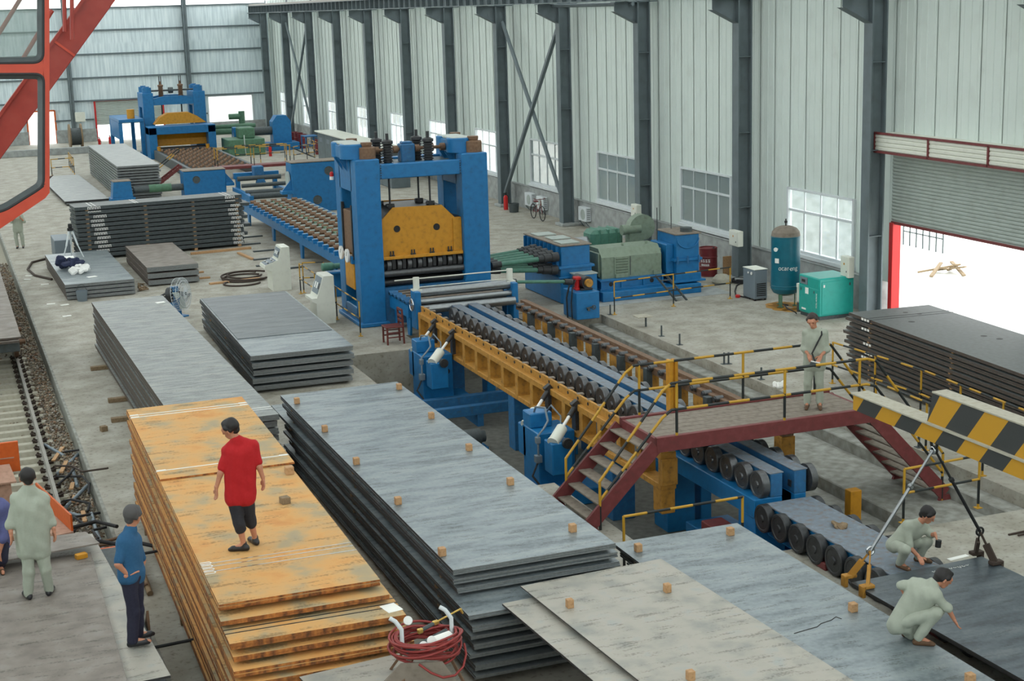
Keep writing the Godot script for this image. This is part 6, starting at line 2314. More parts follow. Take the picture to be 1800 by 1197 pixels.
	ggb.prism([Vector2(0, 0.5), Vector2(1.25, 0.5), Vector2(1.25, 1.9), Vector2(0.95, 2.3), Vector2(0.3, 2.3), Vector2(0, 1.9)], Vector3(0, 0, -1), Vector3.RIGHT, Vector3.UP, Vector3(0, 0, 1))
	obj(ggb, "case", M.blue, gg)
	var ggf := MB.new()
	ggf.bb(-0.5, 1.7, 0, 0.5, -1.4, 0.3, 0.02)
	obj(ggf, "foot", M.blue, gg)
	var ggs := MB.new()
	ggs.cyl(Vector3(-1.5, 1.3, -0.5), Vector3(0, 1.3, -0.5), 0.28, -1, 16)
	obj(ggs, "coupling", M.slate, gg)
	var ggm := MB.new()
	ggm.bb(-2.6, -1.5, 0.95, 1.65, -0.9, -0.1, 0.03)
	obj(ggm, "side_motor", M.blue, gg)
	# red and blue clutter along the wall
	var i := 0
	for p in [[23.35, -101.8], [23.4, -103.2], [23.3, -104.2], [23.3, -96.8], [23.6, -96.0], [23.4, -90.5]]:
		drum(["distant red drum by the bright blue gear case", "distant red drum beside the blue rack", "distant red drum near the long grey cabinet"][mini(i / 3 + (1 if i == 5 else 0), 2)], Vector3(p[0], 0, p[1]), M.drum_red, "red drums along the right wall")
		i += 1
	var rk := thing("pipe_rack", "distant light blue tube rack standing between red drums", "rack", Vector3(22.6, 0, -98.2))
	for x in [0, 0.8]:
		for z in [-0.6, 0.6]:
			var l := MB.new()
			l.bb(x - 0.04, x + 0.04, 0, 1.1, z - 0.04, z + 0.04)
			obj(l, "leg", M.blue_dirty, rk)
	for y in [0.5, 1.1]:
		var l := MB.new()
		l.bb(-0.05, 0.85, y - 0.03, y + 0.03, -0.64, 0.64)
		obj(l, "shelf", M.blue_dirty, rk)
	var cb := thing("long_cabinet", "long grey-green electric cabinet with dusty roof along the right wall", "cabinet", Vector3(21.8, 0, -91))
	for k in 9:
		var c := MB.new()
		c.bb(0, 1.0, 0, 1.9, k * 1.75, k * 1.75 + 1.72, 0.015)
		obj(c, "section", M.column, cb)
		var w := MB.new()
		w.bb(-0.01, 0.0, 1.35, 1.6, k * 1.75 + 0.5, k * 1.75 + 1.2)
		obj(w, "window", M.grey_box, cb)
	var rf := MB.new()
	rf.bb(-0.15, 1.15, 1.9, 1.98, -0.1, 15.9, 0.01)
	obj(rf, "roof", M.white_paint, cb)
	railing("thin yellow railing by the red drums far down the hall", [Vector3(20.5, 0, -92), Vector3(22.5, 0, -93.5), Vector3(22.6, 0, -97)], 1.0)
	railing("thin yellow railing in front of the far green base", [Vector3(17.3, 0, -94), Vector3(20.3, 0, -93.6)], 1.1)
	extinguisher("red fire extinguisher hanging before the far green base", Vector3(20.2, 0.0, -97.5), "far extinguishers")
	extinguisher("red fire extinguisher leaning by the back wall near the cable drum", Vector3(11.0, 0, -112), "far extinguishers")
	extinguisher("red fire extinguisher against the back wall near the half-open shutter", Vector3(11.9, 0, -113.5), "far extinguishers")
	# left rear corner
	var rl := thing("cable_drum", "large wooden cable drum lying by the back wall", "cable drum", Vector3(9.4, 0, -112))
	var rb := MB.new()
	rb.cyl(Vector3(-0.05, 0.9, 0), Vector3(0.05, 0.9, 0), 0.9, -1, 24)
	for x in [-0.4, 0.4]: put(rb.mesh(), "flange", M.old_wood, rl, Transform3D(Basis(), Vector3(x, 0, 0)))
	var rc := MB.new()
	rc.cyl(Vector3(-0.35, 0.9, 0), Vector3(0.35, 0.9, 0), 0.6, -1, 20)
	obj(rc, "core", M.slate, rl)
	electric_box("pale box with red label on the back wall column", Vector3(10.35, 1.9, FAR_Z + 0.75), Vector3(0.7, 0.7, 0.25))
	railing("thin orange frame railing by the thin floor plates", [Vector3(6.3, 0, -93.3), Vector3(7.6, 0, -93.6), Vector3(7.7, 0, -98)], 1.0, "", 0.5)
	railing("short orange stand beside the stencilled stack", [Vector3(5.0, 0, -64.5), Vector3(5.5, 0, -64.6)], 1.3, "", 0.4)
	var gut := MB.new()
	gut.bb(2.4, 12.0, 0.0, 0.45, -108.6, -108.2, 0.02)
	single(gut, "low_parapet", M.dado, "low concrete parapet across the floor before the back wall", "parapet")

func lifting_beam():
	var o := thing("lifting_beam", "yellow and black striped lifting beam hanging over the dark plate", "lifting beam", Vector3(13.15, 0, -19.7))
	# striped sides: slanted bands painted alternately
	var mb := MB.new()
	var yel := Color(0.75, 0.56, 0.14)
	var blk := Color(0.22, 0.23, 0.235)
	for side in [-0.11, 0.11]:
		var z := -0.9
		var k := 0
		while z < 8.0:
			mb.paint(yel if k % 2 == 1 else blk)
			for lev in [[2.66, 2.92, 0.0], [2.92, 3.4, 1.9]]:
				var y0: float = lev[0]
				var y1: float = lev[1]
				var zlim: float = lev[2]
				var sk0 := (2.66 - y0) * 0.8
				var sk1 := (2.66 - y1) * 0.8
				var a := maxf(z - sk0, zlim)
				var b := maxf(z + 0.5 - sk0, zlim)
				var c := maxf(z + 0.5 - sk1, zlim + (0.12 if zlim > 0.0 else 0.0))
				var d := maxf(z - sk1, zlim + (0.12 if zlim > 0.0 else 0.0))
				if b > a or c > d:
					mb.quad(Vector3(side, y0, a), Vector3(side, y0, b), Vector3(side, y1, c), Vector3(side, y1, d), Vector3(side, 0, 0))
			z += 0.5
			k += 1
	mb.paint(blk)
	mb.quad(Vector3(-0.11, 2.66, 0), Vector3(0.11, 2.66, 0), Vector3(0.11, 2.92, 0), Vector3(-0.11, 2.92, 0), Vector3(0, 0, -1))
	mb.quad(Vector3(-0.11, 2.66, 0), Vector3(0.11, 2.66, 0), Vector3(0.11, 2.66, 8), Vector3(-0.11, 2.66, 8), Vector3(0, -1, 0))
	mb.quad(Vector3(-0.11, 2.92, 1.9), Vector3(0.11, 2.92, 1.9), Vector3(0.11, 3.4, 2.02), Vector3(-0.11, 3.4, 2.02), Vector3(0, 0, -1))
	obj(mb, "striped_web", M.bands, o)
	var fl := MB.new()
	fl.bb(-0.16, 0.16, 2.915, 2.94, 0, 1.95, 0.004)
	fl.bb(-0.15, -0.1, 2.91, 2.945, 1.9, 8, 0.004)
	fl.bb(-0.13, 0.13, 3.395, 3.42, 2.02, 8, 0.004)
	obj(fl, "flange", M.sleeper, o)
	for z in [1.94, 5.2]:
		var lug := MB.new()
		lug.tube(circle_pts(Vector3(0, 2.6, z), Vector3.RIGHT, 0.07, 14), 0.022, 6, false)
		obj(lug, "lug", M.black, o)
	# slings and clamps
	for s in [[11.93, 1], [14.16, 2]]:
		var p := thing("plate_sling", ["", "chain sling with scuffed yellow clamp on the railing-stack side of the dark plate", "chain sling with black clamp on the ledge side of the dark plate"][s[1]], "sling", Vector3(13.15, 0, -17.76))
		var dx: float = s[0] - 13.15
		var a := Vector3(0.02 * signf(dx), 2.5, 0.0)
		var b := Vector3(dx * 0.86, 1.12, 0.0)
		var r := MB.new()
		r.cyl(a, a.lerp(b, 0.35), 0.02, -1, 8)
		r.cyl(a.lerp(b, 0.35), b, 0.026, -1, 8)
		r.box(a.lerp(b, 0.36), Vector3(0.07, 0.08, 0.07), Basis(Vector3.BACK, 0.6), 0.015)
		obj(r, "chain_leg", M.bright_steel if s[1] == 1 else M.black, p)
		var sh := MB.new()
		sh.tube(circle_pts(b, Vector3.BACK, 0.06, 12), 0.018, 6, false)
		sh.tube(circle_pts(a, Vector3.RIGHT, 0.05, 12), 0.018, 6, false)
		obj(sh, "shackle", M.chrome if s[1] == 1 else M.black, p)
		for z in [-0.26, 0.2]:
			var c := MB.new()
			var e := Vector3(dx, 0.66, z)
			c.bar(b, b.lerp(e, 0.45), 0.02, 0.03)
			c.bar(b.lerp(e, 0.4), e, 0.05, 0.1)
			c.bb(dx - 0.09, dx + 0.09, 0.645, 0.7, z - 0.06, z + 0.06, 0.01)
			c.bb(dx - signf(dx) * -0.06, dx - signf(dx) * -0.12, 0.52, 0.7, z - 0.06, z + 0.06, 0.01)
			obj(c, "clamp", M.yellow_dirty if s[1] == 1 else M.clip, p)

func console(label: String, at: Vector3, desk: bool):
	var o := thing("control_console", label, "console", at, "control consoles by the leveller")
	var b := MB.new()
	var poly := [Vector2(0, 0), Vector2(0.62, 0), Vector2(0.62, 1.44), Vector2(0.36, 1.44), Vector2(0.22, 1.02), Vector2(-0.22, 0.86), Vector2(-0.24, 0.76), Vector2(0.0, 0.66)]
	if not desk: poly = [Vector2(0, 0), Vector2(0.55, 0), Vector2(0.55, 1.42), Vector2(0.25, 1.42), Vector2(0.02, 0.78), Vector2(-0.14, 0.78), Vector2(-0.14, 0.7), Vector2(0.0, 0.62)]
	b.prism(poly, Vector3(0, 0, -0.85), Vector3.RIGHT, Vector3.UP, Vector3(0, 0, 0.85))
	obj(b, "cabinet", M.white_paint, o)
	var q := [Vector2(0.34, 1.38), Vector2(0.24, 1.08)] if desk else [Vector2(0.23, 1.36), Vector2(0.06, 0.88)]
	var n := Vector3(-(q[0].y - q[1].y), (q[0].x - q[1].x), 0).normalized()
	var p0 := Vector3(q[0].x, q[0].y, -0.78)
	var p1 := Vector3(q[1].x, q[1].y, -0.78)
	var w := Vector3(0, 0, 0.71)
	var pn := MB.new()
	pn.quad(p0 + n * 0.012, p1 + n * 0.012, p1 + w + n * 0.012, p0 + w + n * 0.012, n)
	obj(pn, "meter_panel", M.grey_box, o)
	for k in 3:
		var me := MB.new()
		var c := p0.lerp(p1, 0.35) + n * 0.014 + Vector3(0, 0, 0.12 + k * 0.22)
		me.quad(c, c + (p1 - p0) * 0.35, c + (p1 - p0) * 0.35 + Vector3(0, 0, 0.13), c + Vector3(0, 0, 0.13), n)
		obj(me, "meter", M.paper if k < 2 else M.black, o)
	if desk:
		var d0 := Vector3(0.18, 1.005, -0.78)
		var d1 := Vector3(-0.19, 0.872, -0.78)
		var dn := Vector3(-0.34, 0.94, 0)
		var kp := MB.new()
		kp.quad(d0 + dn * 0.012, d1 + dn * 0.012, d1 + w + dn * 0.012, d0 + w + dn * 0.012, dn)
		obj(kp, "key_panel", M.grey_box, o)
		for k in 10:
			var kb := MB.new()
			kb.box(d0.lerp(d1, 0.25 + 0.45 * (k % 2)) + dn * 0.02 + Vector3(0, 0, 0.08 + 0.13 * (k / 2)), Vector3(0.05, 0.02, 0.06))
			obj(kb, "switch", M.paper if k % 3 else M.black, o)

func floor_things():
	console("cream control console with sloping desk beside the coiled cables", Vector3(10.0, 0, -49.2), true)
	console("cream control console behind the dark plate stack near the leveller", Vector3(10.02, 0, -43.1), false)
	railing("thin rusty yellow railing between the two cream consoles", [Vector3(10.72, 0, -48.3), Vector3(10.72, 0, -46.2), Vector3(10.72, 0, -40.9)], 1.0, "", 0.5, 0.02, 2.6)
	railing("short rusty yellow rail beside the green geared motor", [Vector3(10.85, 0, -48.4), Vector3(11.5, 0, -48.2)], 1.0, "", 0.5, 0.02)
	# chair
	var c := thing("wooden_chair", "small red-brown wooden chair facing away from the yellow girder", "chair", Vector3(11.3, 0, -39.6))
	var s := MB.new()
	s.bb(-0.26, 0.24, 0.46, 0.5, -0.25, 0.25, 0.01)
	obj(s, "seat", M.chair_wood, c)
	for x in [-0.22, 0.2]:
		for z in [-0.21, 0.21]:
			var l := MB.new()
			if x > 0: l.bar(Vector3(x + 0.05, 0, z), Vector3(x + 0.02, 0.96, z), 0.045, 0.045)
			else: l.bar(Vector3(x, 0, z), Vector3(x, 0.46, z), 0.045, 0.045)
			obj(l, "leg", M.chair_wood, c)
	var br := MB.new()
	for y in [0.93, 0.75, 0.62]: br.bb(0.2, 0.24, y - 0.035, y + 0.035, -0.2, 0.2, 0.008)
	obj(br, "backrest", M.chair_wood, c).set_meta("kind", "stuff")
	for q in [[-0.21, 0.2], [0.21, 0.2], [-0.21, 0.33], [0.21, 0.33]]:
		var st := MB.new()
		st.bar(Vector3(-0.22, q[1], q[0]), Vector3(0.22, q[1], q[0]), 0.025, 0.03)
		obj(st, "stretcher", M.chair_wood, c)
	# pedestal fan
	var f := thing("pedestal_fan", "big industrial fan with clear guard on a blue post beside the grey stack", "fan", Vector3(6.55, 0, -46.4))
	var ps := MB.new()
	ps.prism([Vector2(-0.16, 0.0), Vector2(0.16, 0.0), Vector2(0.1, 0.95), Vector2(-0.1, 0.95)], Vector3(-0.2, 0, -0.08), Vector3(0.83, 0, -0.55), Vector3.UP, Vector3(0.09, 0, 0.14))
	ps.box(Vector3(-0.1, 0.02, 0), Vector3(0.5, 0.04, 0.4), Basis(Vector3.UP, 0.5))
	obj(ps, "post", M.blue, f)
	var ax := Vector3(0.82, 0.1, 0.56).normalized()
	var hc := Vector3(0.02, 0.72, 0.12)
	var mo := MB.new()
	mo.cyl(hc - ax * 0.42, hc - ax * 0.22, 0.24, -1, 22)
	mo.cyl(hc - ax * 0.22, hc, 0.09, -1, 12)
	obj(mo, "motor", M.dark_steel, f)
	var gd := MB.new()
	for r in [0.12, 0.26, 0.4, 0.5]: gd.tube(circle_pts(hc + ax * (0.16 - r * 0.16), ax, r, 28), 0.007, 5, false)
	var pts := circle_pts(hc + ax * 0.08, ax, 0.5, 44)
	for k in 44: gd.tube([hc + ax * 0.16, (hc + ax * 0.155).lerp(pts[k], 0.6), pts[k]], 0.004, 4, false)
	var pb := circle_pts(hc - ax * 0.1, ax, 0.5, 30)
	for k in 30: gd.tube([pts[(k * 44) / 30], pb[k], hc - ax * 0.16], 0.004, 4, false)
	gd.tube(pb, 0.007, 5, false)
	obj(gd, "guard", M.white_frame, f)
	for k in 4:
		var bl := MB.new()
		var fr := bl.frame_of(ax)
		var a := TAU * k / 4.0
		var u: Vector3 = fr[0] * cos(a) + fr[1] * sin(a)
		var v: Vector3 = -fr[0] * sin(a) + fr[1] * cos(a)
		bl.prism([Vector2(0.05, -0.05), Vector2(0.44, -0.16), Vector2(0.46, 0.1), Vector2(0.05, 0.06)], hc, u, (v + ax * 0.5).normalized(), ax * 0.006)
		obj(bl, "blade", M.door_panel, f)
	var hb := MB.new()
	hb.cyl(hc, hc + ax * 0.16, 0.08, 0.05, 14)
	obj(hb, "hub", M.slate, f)
	# cables and planks on the floor
	var n := 0
	for q in [[9.35, -51.2, 0.62, 0.35], [9.6, -52.1, 0.75, 0.5], [9.7, -52.6, 0.6, 0.45], [9.75, -52.3, 0.9, 0.6]]:
		var mb := MB.new()
		var pp := []
		for i in 26: pp.append(Vector3(q[0] + q[2] * cos(0.4 + i * 0.21), 0.025 + 0.02 * n, q[1] + q[3] * 1.6 * sin(0.4 + i * 0.21)))
		mb.tube(pp, 0.035, 6)
		single(mb, "hose_loop", M.clip, "thick dark hose loop lying on the floor beside the cream console", "hose", "hose loops by the console")
		n += 1
	var pk := MB.new()
	pk.bb(-0.9, 0.9, 0, 0.06, -0.08, 0.08, 0.005)
	single(pk, "plank", M.wood, "light wooden plank lying between the hose loops", "plank", "", Vector3(9.2, 0, -51.7), 0.12)
	var pk2 := MB.new()
	pk2.bb(-0.06, 0.06, 0, 0.07, -0.9, 0.9, 0.005)
	single(pk2, "plank", M.wood, "short pale plank on the floor near the end of the stencilled stack", "plank", "", Vector3(10.6, 0, -57.0), 0.1)
	for q in [[11.2, -56], [11.6, -58], [11.0, -54.5], [11.5, -53.4], [11.3, -60], [11.8, -62]]:
		var dp := MB.new()
		dp.bb(-0.5, 0.5, 0, 0.05, -0.07, 0.07, 0.004)
		single(dp, "steel_bar", M.slate, "dark steel bar lying on the floor beside the disc roller table", "steel bar", "bars beside the disc roller table", Vector3(q[0], 0, q[1]), 0.05)
	var rb := MB.new()
	rb.tube([Vector3(7.2, 0.03, -51.2), Vector3(6.7, 0.03, -50.6), Vector3(6.4, 0.03, -50.0), Vector3(6.9, 0.03, -49.6), Vector3(7.4, 0.03, -50.0), Vector3(6.9, 0.06, -48.4), Vector3(6.5, 0.03, -47.0)], 0.03, 6)
	single(rb, "fan_cable", M.rubber, "black cable between the fan and the three-layer stack", "cable")
	var lt := MB.new()
	for k in 8:
		lt.tube([Vector3(rng.randf_range(5.95, 6.25), 0.03, rng.randf_range(-53, -51.5)), Vector3(rng.randf_range(5.9, 6.3), 0.08, rng.randf_range(-52.6, -51.4)), Vector3(rng.randf_range(5.95, 6.25), 0.03, rng.randf_range(-53, -51.5))], 0.03, 5)
	single(lt, "rope_scraps", M.old_wood, "tangle of pale rope scraps between the two low stacks", "rope")
	# survey tripod, box and clothes on the low stack
	var t := thing("survey_tripod", "survey tripod with aluminium legs standing on the low grey plates", "tripod", Vector3(4.3, 0.52, -57.0))
	var hd := MB.new()
	hd.cyl(Vector3(0, 0.98, 0), Vector3(0, 1.08, 0), 0.11, -1, 12)
	hd.box(Vector3(0, 1.16, 0), Vector3(0.14, 0.16, 0.12), Basis(), 0.02)
	obj(hd, "head", M.black, t)
	for k in 3:
		var a := TAU * k / 3.0 + 0.5
		var l := MB.new()
		var e := Vector3(cos(a) * 0.42, 0, sin(a) * 0.42)
		l.bar(Vector3(cos(a) * 0.06, 1.0, sin(a) * 0.06), e.lerp(Vector3(0, 1.0, 0), 0.45), 0.07, 0.04)
		l.bar(e.lerp(Vector3(0, 1.0, 0), 0.5), e + Vector3(0, 0.01, 0), 0.035, 0.03)
		obj(l, "leg", M.white_frame, t)
	var bx := thing("paper_box", "open white box with sheets on the low plates by the tripod", "box", Vector3(3.95, 0.52, -55.6))
	var bb := MB.new()
	bb.bb(-0.25, 0.25, 0, 0.22, -0.2, 0.2, 0.01)
	obj(bb, "carton", M.door_panel, bx)
	var bp := MB.new()
	bp.bb(-0.28, 0.28, 0.22, 0.23, -0.24, 0.24)
	obj(bp, "sheet", M.paper, bx)
	var cl := MB.new()
	for k in 9: cl.box(Vector3(rng.randf_range(-0.35, 0.3), 0.09 + rng.randf_range(0, 0.1), rng.randf_range(-0.4, 0.4)), Vector3(0.4, 0.14, 0.3), Basis(Vector3(rng.randf(), 1, rng.randf()).normalized(), rng.randf() * 3), 0.06)
	single(cl, "work_jacket", M.navy, "crumpled navy blue jacket on the low plates by the tripod", "jacket", "", Vector3(3.98, 0.60, -54.3))
	var ch := MB.new()
	for k in 7: ch.box(Vector3(rng.randf_range(-0.3, 0.3), 0.07 + rng.randf_range(0, 0.06), rng.randf_range(-0.25, 0.25)), Vector3(0.3, 0.1, 0.26), Basis(Vector3(rng.randf(), 1, rng.randf()).normalized(), rng.randf() * 3), 0.05)
	single(ch, "white_cloth", M.white, "crumpled white cloth in front of the navy jacket", "cloth", "", Vector3(4.15, 0.57, -53.2))
	var pz := MB.new()
	pz.box(Vector3.ZERO, Vector3(0.3, 0.012, 0.22), Basis(Vector3.UP, 0.3))
	single(pz, "paper_sheet", M.paper, "white paper sheet at the edge of the low plates", "paper", "", Vector3(4.5, 0.527, -52.2))
	var bk := thing("grey_bucket", "grey bucket standing against the tripod stack", "bucket", Vector3(4.0, 0, -50.7))
	var bkb := MB.new()
	bkb.lathe(Vector3.ZERO, Vector3.UP, [Vector2(0, 0), Vector2(0.15, 0), Vector2(0.19, 0.34), Vector2(0.17, 0.34), Vector2(0.14, 0.04), Vector2(0, 0.04)], 16)
	obj(bkb, "pail", M.grey_box, bk)
	var bkh := MB.new()
	bkh.tube([Vector3(-0.18, 0.33, 0), Vector3(-0.1, 0.5, 0), Vector3(0.0, 0.55, 0), Vector3(0.1, 0.5, 0), Vector3(0.18, 0.33, 0)], 0.012, 5)
	obj(bkh, "handle", M.slate, bk)
	var ob := MB.new()
	ob.bb(-0.3, 0.3, 0, 0.75, -0.9, 0.9, 0.02)
	single(ob, "grey_chest", M.grey_box, "long grey chest at the left end of the stencilled stack", "chest", "", Vector3(4.2, 0, -61.0))
	var hz := MB.new()
	hz.tube([Vector3(3.6, 0.04, -60.5), Vector3(3.0, 0.04, -59.8), Vector3(2.75, 0.04, -58.2), Vector3(2.9, 0.04, -56.6), Vector3(3.4, 0.04, -55.4)], 0.045, 6)
	single(hz, "floor_hose", M.clip, "dark hose curving on the floor left of the tripod stack", "hose")
	for q in [[2.7, -56.8], [2.6, -56.0], [3.0, -50.6], [3.4, -50.2], [3.3, -48.2], [3.1, -54.6]]:
		var lp := MB.new()
		lp.box(Vector3(0, 0.012, 0), Vector3(0.26, 0.02, 0.12), Basis(Vector3.UP, q[0]))
		single(lp, "paper_scrap", M.paper, "white paper scrap on the floor left of the tripod stack", "paper", "paper scraps by the track", Vector3(q[0], 0, q[1]))
	var wp := MB.new()
	wp.bb(-0.12, 0.12, 0, 0.02, -0.08, 0.08)
	single(wp, "label_card", M.paper, "white card with a wood chip on the long grey plate", "card", "", Vector3(5.3, 1.4, -41.4), 0.2)
	# pegs and scraps by the pit
	for q in [[18.17, -36.84], [18.12, -35.65], [18.09, -33.13], [18.2, -33.1], [18.11, -31.31], [18.06, -24.9], [18.17, -40.24]]:
		var pg := MB.new()
		pg.cyl(Vector3(0, 0, 0), Vector3(0, 0.3, 0), 0.025, -1, 8)
		pg.box(Vector3(0, 0.005, 0), Vector3(0.14, 0.01, 0.14))
		single(pg, "anchor_peg", M.slate, "short dark anchor peg at the edge of the pit ledges", "peg", "anchor pegs along the pit", Vector3(q[0], 0, q[1]))
	var tb := thing("stool_plate", "small grey plate on a short post by the pit corner", "stool", Vector3(18.3, 0, -38.2))
	var tbp := MB.new()
	tbp.bb(-0.28, 0.16, 0.3, 0.33, -0.2, 0.2, 0.005)
	obj(tbp, "plate", M.sleeper, tb)
	var tbs := MB.new()
	tbs.cyl(Vector3(0.05, 0, 0), Vector3(0.05, 0.3, 0), 0.03, -1, 8)
	obj(tbs, "post", M.slate, tb)
	var cr := MB.new()
	for k in 6: cr.box(Vector3(rng.randf_range(-0.12, 0.12), 0.06, rng.randf_range(-0.12, 0.12)), Vector3(0.16, 0.1, 0.14), Basis(Vector3(rng.randf(), 1, rng.randf()).normalized(), rng.randf() * 3), 0.03)
	single(cr, "crumpled_paper", M.paper, "crumpled white paper on the floor behind the footbridge", "paper", "", Vector3(18.12, 0.0, -30.5))
	var ps2 := MB.new()
	ps2.box(Vector3(0, 0.006, 0), Vector3(0.4, 0.012, 0.09), Basis(Vector3.UP, 0.1))
	single(ps2, "paper_strip", M.paper, "white paper strip on the floor behind the crouching men", "paper", "", Vector3(14.9, 0, -19.4))
	for k in 5:
		var rd := MB.new()
		rd.cyl(Vector3(-0.9 + 0.1 * k, 0.02 + 0.01 * k, 0.12 * k), Vector3(1.0 - 0.08 * k, 0.02, 0.08 * k - 0.1), 0.018, -1, 6)
		single(rd, "scrap_rod", M.clip, "thin scrap rod in the pile near the right-hand ledge", "rod", "scrap rods by the ledge", Vector3(17.2, 0, -19.9))
	railing("striped railing with open end beside the crouching men", [Vector3(15.1, 0, -21.2), Vector3(16.75, 0, -21.3)], 0.98, "", 0.55)
	railing("long striped railing in front of the slate stack", [Vector3(19.4, 0, -30.2), Vector3(19.6, 0, -27.0), Vector3(19.3, 0, -22.5)], 1.0, "", 0.45)

func wagon_things():
	# flat wagon under the crane, its deck of plates carries two men
	var w := thing("flat_wagon", "flat railway wagon below the crane loaded with brown plates", "wagon", Vector3(0.8, 0, -22.6))
	var b := MB.new()
	b.bb(-1.4, 1.14, 0.95, 1.25, 0.2, 14, 0.02)
	obj(b, "deck_frame", M.slate, w)
	var s := MB.new()
	for x in [-1.0, 1.0]: s.bb(x - 0.08, x + 0.08, 0.6, 0.95, 0.4, 14)
	obj(s, "sole_bar", M.slate, w)
	for z in [1.6, 3.4]:
		var ws := MB.new()
		for x in [-0.74, 0.73]: ws.cyl(Vector3(x - 0.06, 0.32, z), Vector3(x + 0.06, 0.32, z), 0.42, -1, 24)
		ws.cyl(Vector3(-1.0, 0.32, z), Vector3(1.0, 0.32, z), 0.07, -1, 10)
		obj(ws, "wheel_set", M.rusty_steel, w)
	var bm := MB.new()
	bm.bb(-1.3, 1.2, 0.75, 1.2, 0.0, 0.22, 0.02)
	obj(bm, "buffer_beam", M.orange, w)
	var stake := MB.new()
	stake.prism([Vector2(0, 0), Vector2(0.34, 0), Vector2(0.3, 0.55), Vector2(0.02, 0.3)], Vector3(1.14, 0.95, 3.3), Vector3(0, 0, 1), Vector3.UP, Vector3(0.03, 0, 0))
	obj(stake, "side_stake", M.rusty_steel, w)
	var L := [[1.5, 0.03, -0.6, 1.5, -21.6, -8.6, 1], [1.47, 0.02, -0.6, 1.5, -21.6, -8.6, 1]]
	stack("near wagon load", "wide brown-grey steel plate", "brown plates on the near wagon", Vector2(1.5, -21.6), -0.012, [L[0]], M.plate_brown, M.edge_brown, M.edge_brown, 1)
	stack("load beside the man in blue", "pale grey-green steel plate", "pale plates on the near wagon", Vector2(1.6, -22.5), 0.06, [[1.44, 0.03, 0.2, 1.62, -22.6, -17.0, 1]], M.plate_pale, M.edge_dark, M.edge_dark, 1)
	stack("load under the pale sheet", "blotchy dark grey steel plate", "dark plates on the near wagon", Vector2(1.6, -18), 0.05, [[1.36, 0.05, 0.2, 1.72, -20.0, -8.6, 1]], M.plate_dark, M.edge_dark, M.edge_dark, 1)
	var tp := MB.new()
	tp.prism([Vector2(-1.9, 0), Vector2(0.05, 0.05), Vector2(0.18, 0.75), Vector2(-1.9, 1.05)], Vector3.ZERO, Vector3.RIGHT, Vector3(0, 0.05, 1).normalized(), Vector3(0, 0.02, 0))
	single(tp, "steel_offcut", M.plate_brown, "crooked brown steel offcut propped up behind the man in grey-green", "steel plate", "", Vector3(1.45, 1.58, -22.3))
	block(Vector3(1.35, 1.5, -21.4), Vector3(0.16, 0.07, 0.1), "small yellow wedge under the crooked steel offcut", "wedge", 0.3, M.yellow)
	block(Vector3(0.2, 1.5, -21.45), Vector3(0.16, 0.1, 0.1), "grey packing piece under the crooked steel offcut", "packing", 0.0, M.old_wood)
	# second wagon further along
	var w2 := thing("flat_wagon", "distant flat wagon loaded with reddish brown plates on the track", "wagon", Vector3(0.8, 0, -40.2))
	var b2 := MB.new()
	b2.bb(-1.4, 0.72, 0.7, 1.0, -16, 0.0, 0.02)
	obj(b2, "deck_frame", M.slate, w2)
	for z in [-3.2, -5.0]:
		var ws := MB.new()
		for x in [-0.74, 0.73]: ws.cyl(Vector3(x - 0.06, 0.32, z), Vector3(x + 0.06, 0.32, z), 0.42, -1, 24)
		ws.cyl(Vector3(-1.0, 0.32, z), Vector3(1.0, 0.32, z), 0.07, -1, 10)
		obj(ws, "wheel_set", M.rusty_steel, w2)
	stack("distant wagon load", "reddish brown steel plate", "plates on the distant wagon", Vector2(1.5, -40), 0.0, [[1.14, 0.05, -0.6, 1.56, -56, -39.9, 1], [1.07, 0.06, -0.6, 1.5, -56, -39.8, 1]], M.plate_brown, M.edge_brown, M.edge_brown, 1)
	# orange painted steel pieces at the wagon end
	var og := thing("orange_box_end", "orange painted steel box end lying on the sleepers", "steel box", Vector3(0.1, 0.32, -30.0))
	var ob := MB.new()
	ob.bb(-0.8, 0.82, 0.12, 0.72, -0.08, 0.0, 0.01)
	obj(ob, "orange_face", M.orange, og)
	var op := MB.new()
	op.bb(-0.8, 0.72, 0.4, 0.42, 0.0, 0.012, 0.0)
	obj(op, "joint_line", M.pink_steel, og)
	var oq := MB.new()
	oq.prism([Vector2(-0.75, 0), Vector2(0.7, 0), Vector2(0.62, 0.5), Vector2(-0.6, 0.5)], Vector3(0, 0.1, 0.7), Vector3.RIGHT, Vector3(0, 0.35, -1).normalized() * 1.2, Vector3(0, 0.03, 0))
	oq.bb(-0.7, 0.6, -0.5, 0.1, -0.05, 0.6, 0.01)
	obj(oq, "pink_foot", M.pink_steel, og)
	var oc := thing("orange_channel", "orange topped channel of pinkish steel jutting beyond the wagon", "steel channel", Vector3(1.26, 0.95, -25.8))
	var dirn := Vector3(0.22, -0.04, 0.97).normalized()
	var bas := Basis(Vector3.UP.cross(dirn).normalized(), Vector3.UP, dirn)
	var o1 := MB.new()
	o1.box(Vector3.ZERO, Vector3(0.03, 0.28, 1.9), bas)
	obj(o1, "orange_web", M.orange, oc)
	var o2 := MB.new()
	o2.box(Vector3(0, -0.16, 0) + bas.x * -0.16, Vector3(0.34, 0.03, 1.95), bas)
	o2.box(Vector3(0, -0.3, 0) + bas.x * -0.3, Vector3(0.03, 0.3, 1.9), bas)
	obj(o2, "pink_flange", M.pink_steel, oc)
	for q in [-0.7, 0.7]:
		var lg := MB.new()
		lg.box(dirn * q + Vector3(-0.2, -0.78, 0), Vector3(0.12, 0.9, 0.12))
		obj(lg, "foot", M.pink_steel, oc)

